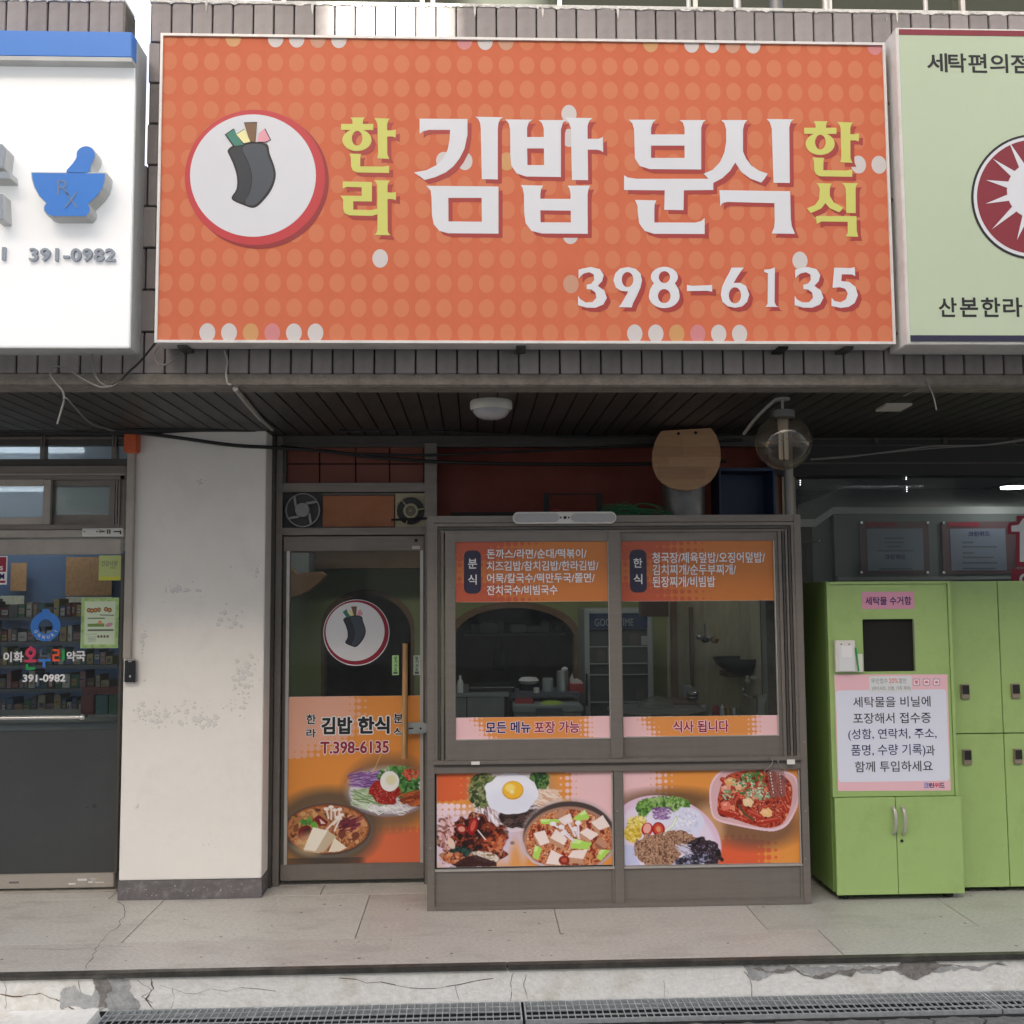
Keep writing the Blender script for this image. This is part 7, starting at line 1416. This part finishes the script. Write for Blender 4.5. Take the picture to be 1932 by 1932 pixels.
for i, (x0, x1, i0, i1, lb) in enumerate(((545, 1130, 605, 1080, 'framed blue notice with rose border, the left of two inside the laundry shop'), (1240, 1860, 1312, 1780, 'framed blue notice with rose border, the right of two inside the laundry shop'))):
    a, b = lq(x0, 545), lq(x1, 990); t = thing('framed_notice', lb, 'notice', at((a[0]+b[0])/2, b[1], 7.28), group='framed notices in the laundry shop'); part('frame', MB().qbox(a[0], a[1], b[0], b[1], 7.28, .018), 'frame_rose', t, bevel=.003)
    a, b = lq(i0, 605), lq(i1, 960); part('sheet', MB().qbox(a[0], a[1], b[0], b[1], 7.276, .003), 'notice_blue', t); a, b = lq(x0+50, 552), lq(x0+310, 588); part('red_bar', MB().qbox(a[0], a[1], b[0], b[1], 7.276, .003), 'crimson_ink', t)
    if i == 0: a, b = lq(755, 822), lq(930, 866); ln = [(750, 680, 918), (755, 715, 915), (775, 750, 890), (690, 785, 990), (705, 940, 985)]
    else: a, b = lq(1460, 628), lq(1645, 670); ln = [(1410, 715, 1500), (1410, 752, 1700), (1415, 805, 1510), (1415, 842, 1680), (1415, 888, 1700), (1418, 936, 1690)]
    lettering('크린위드', a[0], a[1], b[0], b[1], 7.274, 'navy_ink', t, off=.03)
    mb = MB()
    for x0_, y0_, x1_ in ln:
        x = x0_
        while x < x1_: w_ = random.uniform(10, 22); c0, c1_ = lq(x, y0_), lq(min(x+w_, x1_), y0_+14); mb.qbox(c0[0], c0[1], c1_[0], c1_[1], 7.2745, .001); x += w_+5
    part('small_print', mb, 'grey_ink', t)
    for sx in (x0+8, x1-18):
        for sy in (555, 975): c0 = lq(sx, sy); p = at(c0[0], c0[1], 7.279); part('pin', MB().cyl(p, p+Vector((0, -.012, 0)), .010, seg=10), 'steel', t)
a = lq(1835, 265); p = at(a[0], a[1], 7.0); solo('downlight', MB().lathe((p.x, 7.0, p.z), [(.0001, 0), (.075, 0), (.078, .012), (.0001, .012)], 32), 'disc_lit', 'round lit ceiling light in the laundry shop near the right edge', 'ceiling light')
for i, (x, ys2) in enumerate(((38, (198, 216, 234)), (935, (158, 172, 187)), (940, (255, 272, 290)))):
    mb = MB()
    for y in ys2: a = lq(x, y); p = at(a[0], a[1], YG-.02); mb.lathe(p, [(.0001, -.0035), (.0035, 0), (.0001, .0035)], 8)
    solo('led_strip', mb, 'led_dot', ('row of three tiny white lights at the left end of the laundry glass', 'upper row of three tiny white lights on the laundry glass', 'lower row of three tiny white lights on the laundry glass')[i], 'lights')
t = thing('window_decal', 'large crimson bordered white numeral one decal on the laundry glass at the right edge', 'sticker', at(1925, 1095, YG-.002))
P1 = [(1905, 985), (1918, 985), (1918, 973), (1960, 973), (1960, 1070), (1916, 1070), (1916, 1008), (1901, 1008), (1901, 992)]
mb = MB(); tess(mb, [P1], YG-.003, q2(YG-.003)); part('border', mb, 'crimson_ink', t)
mb = MB(); tess(mb, [[(1908, 992), (1922, 990), (1930, 978), (1960, 978), (1960, 1060), (1924, 1060), (1924, 1003), (1908, 1003)]], YG-.004, q2(YG-.004)); part('numeral', mb, 'white_ink', t)
mb = MB(); tess(mb, [[(1909, 1073), (1960, 1073), (1960, 1098), (1907, 1098)]], YG-.003, q2(YG-.003)); part('border', mb, 'crimson_ink', t)
mb = MB(); tess(mb, [ell(1934, 1093, 11, 11, 24), ell(1934, 1093, 6, 6, 20)], YG-.0045, q2(YG-.0045)); part('numeral', mb, 'white_ink', t)
solo('clothes_rack', MB().cyl(at(*lq(60, 735), 7.1), at(*lq(200, 705), 6.9), .006), 'steel', 'thin bright rod beside the notice wall in the laundry shop', 'rod')
lau('machine', 45, 780, 200, 1400, 7.5, .4, 'brown_wall', 'dark brown machine in the gap left of the notice wall', 'machine')

# ================================================================ green drop box and lockers
YK = 5.33
zf = at(1690, 1686, YK).z
DB = thing('drop_box', 'lime green laundry drop box cabinet with black opening and large paper notice', 'cabinet', (at(1690, 1690, YK).x, YK, 0))
kx0, kx1 = at(1566.5, 1300, YK+.02).x, at(1797.5, 1300, YK+.02).x; zk1 = at(1675, 1097, YK+.02).z; zsp = at(1690, 1504.5, YK).z
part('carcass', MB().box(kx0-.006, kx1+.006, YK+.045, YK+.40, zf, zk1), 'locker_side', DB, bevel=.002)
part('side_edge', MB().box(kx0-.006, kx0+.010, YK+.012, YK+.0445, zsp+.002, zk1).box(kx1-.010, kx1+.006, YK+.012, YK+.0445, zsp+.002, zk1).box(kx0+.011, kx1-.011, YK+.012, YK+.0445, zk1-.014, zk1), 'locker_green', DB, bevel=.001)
a = rect(1569, 1102, 1788, 1500, YK+.02); o_ = rect(1628.5, 1168, 1726, 1267, YK+.02); P0 = [(kx0+.012, zsp+.003), (kx1-.012, zsp+.003), (kx1-.012, zk1-.016), (kx0+.012, zk1-.016)]
ohole = rrect(o_, .008, 3)
mb = MB(); tess(mb, [P0, ohole], YK+.02, lambda x, y: (x, y)); n = len(ohole); b0 = len(mb.v)
for x, z in ohole: mb.v += [(x, YK+.02, z), (x, YK+.04, z)]
for i in range(n): j = (i+1) % n; mb.f.append((b0+2*i, b0+2*i+1, b0+2*j+1, b0+2*j))
part('front_panel', mb, 'locker_green', DB)
part('opening', MB().box(o_[0]-.01, o_[1]+.01, YK+.0405, YK+.044, o_[2]-.01, o_[3]+.01), 'dark_void', DB)
part('opening_edge', MB().box(o_[1]-.0005, o_[1]+.003, YK+.0185, YK+.0199, o_[2], o_[3]), 'alu_light', DB)
ds = at(1692.5, 1595, YK).x; xL, xR = kx0-.002, kx1+.012
for a_, b_ in ((xL, ds-.0015), (ds+.0015, xR)): part('cupboard_door', MB().box(a_, b_, YK, YK+.018, zf-.004, zsp), 'locker_green', DB, bevel=.0015)
for i, qq in enumerate((1684.5, 1701.8)):
    p0 = at(qq, 1522, YK); p1 = at(qq+1, 1573, YK); part('handle', MB().tube([p0+Vector((0, -.002, 0)), p0+Vector((0.001, -.022, -.02)), (p0+p1)/2+Vector((.003, -.03, 0)), p1+Vector((.001, -.022, .02)), p1+Vector((0, -.002, 0))], .0085, 10), 'alu_light', DB, smooth=True)
p = at(1701.5, 1586.5, YK-.001); part('keyhole', MB().cyl(p+Vector((0, -.003, 0)), p, .008, seg=16), 'rubber', DB)
for x, y in ((kx0+.05, YK+.06), (kx1-.05, YK+.06), (kx0+.05, YK+.35), (kx1-.05, YK+.35)): part('foot', MB().cyl((x, y, 0.001), (x, y, zf-.001), .026, seg=18), 'rubber', DB)
YN = YK+.0185
t = thing('paper_label', 'pink label with navy Korean words above the opening of the green drop box', 'label', at(1675, 1149, YN)); part('sheet', MB().qbox(1626.5, 1116.5, 1725, 1149, YN, .0008), 'pink_label', t); lettering('세탁물 수거함', 1632.5, 1125.5, 1719.5, 1141.5, YN-.0006, 'navy_ink', t, off=.022)
NT = thing('paper_notice', 'large pink and white notice with five lines of Korean text on the green drop box', 'notice', at(1684, 1492, YN)); part('sheet', MB().prism([(at(x, y, YN).x, at(x, y, YN).z) for x, y in ((1574, 1272.5), (1787.5, 1272.5), (1794, 1491.5), (1581, 1492.5))], YN, .0008), 'pink_vinyl', NT)
wp = rrect(rect(1579.5, 1301.5, 1788.5, 1474.5, YN), .018); part('white_panel', MB().prism(wp, YN-.0006, .0004), 'notice_white', NT)
nq = lambda x, y: (1293.1+x*.33858, 1277.8+y*.33858)
for s, x0, y0, x1, y1, m in (('세탁물을 비닐에', 935, 107, 1366, 166, 'black_ink'), ('포장해서 접수증', 935, 197, 1368, 257, 'black_ink'), ('(성함, 연락처, 주소,', 907, 285, 1400, 352, 'navy_ink'), ('품명, 수량 기록)', 924, 373, 1338, 445, 'navy_ink'), ('과', 1340, 378, 1390, 436, 'black_ink'), ('함께 투입하세요', 945, 466, 1378, 527, 'black_ink')):
    a, b = nq(x0, y0), nq(x1, y1); lettering(s, a[0], a[1], b[0], b[1], YN-.0012, m, NT, off=.006)
for s, x0, x1, m in (('크', 1328, 1357, 'sign_blue'), ('린', 1357, 1388, 'navy_ink'), ('위', 1388, 1418, 'dec_pink'), ('드', 1418, 1446, 'navy_ink')): a, b = nq(x0, 588), nq(x1-1, 615); lettering(s, a[0], a[1], b[0], b[1], YN-.0012, m, NT, off=.03)
for i, x in enumerate((1268, 1324, 1380)):
    a, b = nq(x, 8), nq(x+38, 46); rr_ = rect(a[0], a[1], b[0], b[1], YN); part('wash_icon', MB().prism(rrect(rr_, .006, 4), YN-.0006, .0004), 'grey_blue', NT); r3 = (rr_[0]+.003, rr_[1]-.003, rr_[2]+.003, rr_[3]-.003); part('wash_icon', MB().prism(rrect(r3, .005, 4), YN-.0010, .0003), 'lilac_ink', NT)
    s_ = [[(.2, .75), (.35, .8), (.65, .8), (.8, .75), (.85, .6), (.72, .55), (.72, .2), (.28, .2), (.28, .55), (.15, .6)], [(.15, .3), (.85, .3), (.85, .45), (.65, .75), (.35, .75), (.15, .45)], [(.2, .75), (.35, .62), (.5, .75), (.65, .62), (.8, .75), (.72, .25), (.28, .25)]][i]
    part('wash_icon', MB().prism([(r3[0]+u*(r3[1]-r3[0]), r3[2]+v*(r3[3]-r3[2])) for u, v in s_], YN-.0013, .0002), 'dot_mauve', NT)
hn_ = thing('handwritten_note', 'small white handwritten note taped over the top of the pink notice', 'note', at(1680, 1305, YN-.002)); a, b = nq(1025, -6), nq(1262, 84); part('sheet', MB().qbox(a[0], a[1], b[0], b[1], YN-.0022, .0008), 'paper', hn_)
for s, x0, y0, x1, y1, m in (('무인접수', 1036, 6, 1128, 34, 'grey_ink'), ('20%', 1134, 6, 1186, 33, 'red_ink'), ('할인', 1190, 5, 1230, 33, 'grey_ink'), ('(와이셔츠, 신발, 가죽 제외)', 1040, 50, 1256, 76, 'grey_ink')): a, b = nq(x0, y0), nq(x1, y1); lettering(s, a[0], a[1], b[0], b[1], YN-.0028, m, hn_, off=-.004)
HD = thing('leaflet_holder', 'white slip holder with paper pad on the green drop box left of the opening', 'holder', at(1595, 1268, YN-.03)); part('box', MB().qbox(1576.5, 1208.5, 1614, 1268, YN-.025, .024), 'white_plastic', HD, bevel=.002); part('paper_pad', MB().qbox(1582, 1218, 1612, 1266, YN-.030, .0045), 'paper', HD); part('slip', MB().qbox(1588, 1219, 1608, 1240, YN-.0315, .001), 'white_ink', HD)
for xx in (1587, 1602): p = at(xx, 1215.5, YN-.0255); part('rivet', MB().cyl(p, p+Vector((0, -.002, 0)), .004, seg=8), 'grey_ink', HD)
PC = thing('pen_cup', 'small white side pocket beside the slip holder on the drop box', 'pocket', at(1620, 1268, YN-.02)); part('pocket', MB().qbox(1614.5, 1234, 1628, 1268, YN-.020, .019), 'white_plastic', PC, bevel=.002)
pa_ = at(1615, 1226, YN-.028); pb2 = at(1620, 1266, YN-.024); solo('pen', MB().cyl(pb2, pa_, .0048, seg=10).cyl(pa_, pa_+(pa_-pb2)*.09, .005, seg=10), 'decal_green', 'green pen standing in the small white pocket on the drop box', 'pen', smooth=True)
# locker bank
YL2 = 5.44; zl_b = at(1850, 1674, YL2).z; zl_t = at(1850, 1096.5, YL2).z; lx0 = kx1+.035; LKS = thing('locker_bank', 'bank of lime green lockers with keypads at the right edge', 'lockers', (lx0+.5, YL2, 0))
c1x = at(1893.5, 1385, YL2).x; wdt = (at(1968.5, 1385, YL2).x-at(1893.5, 1385, YL2).x); zm = at(1850, 1384, YL2).z
cw = .275; lx0b = c1x-cw
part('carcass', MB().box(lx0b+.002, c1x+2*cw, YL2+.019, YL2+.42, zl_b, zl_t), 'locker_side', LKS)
for i in range(3):
    xa_ = lx0b+i*cw
    for j, (za, zb2) in enumerate(((zm+.003, zl_t), (zl_b, zm-.003))):
        d = part('locker_door', MB().box(xa_+.002, xa_+cw-.002, YL2, YL2+.018, za, zb2), 'locker_green', LKS, bevel=.0015)
        ky = (1304, 1427.5)[j]; zc_ = at(1850, ky, YL2).z; kxm = at((1819.5, 1823.5)[j], ky, YL2).x+i*cw
        kh = .040; part('keypad', MB().box(kxm-.024, kxm+.024, YL2-.014, YL2-.001, zc_-kh, zc_+kh), 'keypad_gold', d, bevel=.004)
        part('key_field', MB().box(kxm-.017, kxm+.019, YL2-.0165, YL2-.0145, zc_-kh*.35, zc_+kh*.85), 'rubber', d)
for x in (lx0b+.05, c1x-.03, c1x+cw, c1x+2*cw-.05): part('foot', MB().cyl((x, YL2+.05, .001), (x, YL2+.05, zl_b-.001), .026, seg=18), 'rubber', LKS)
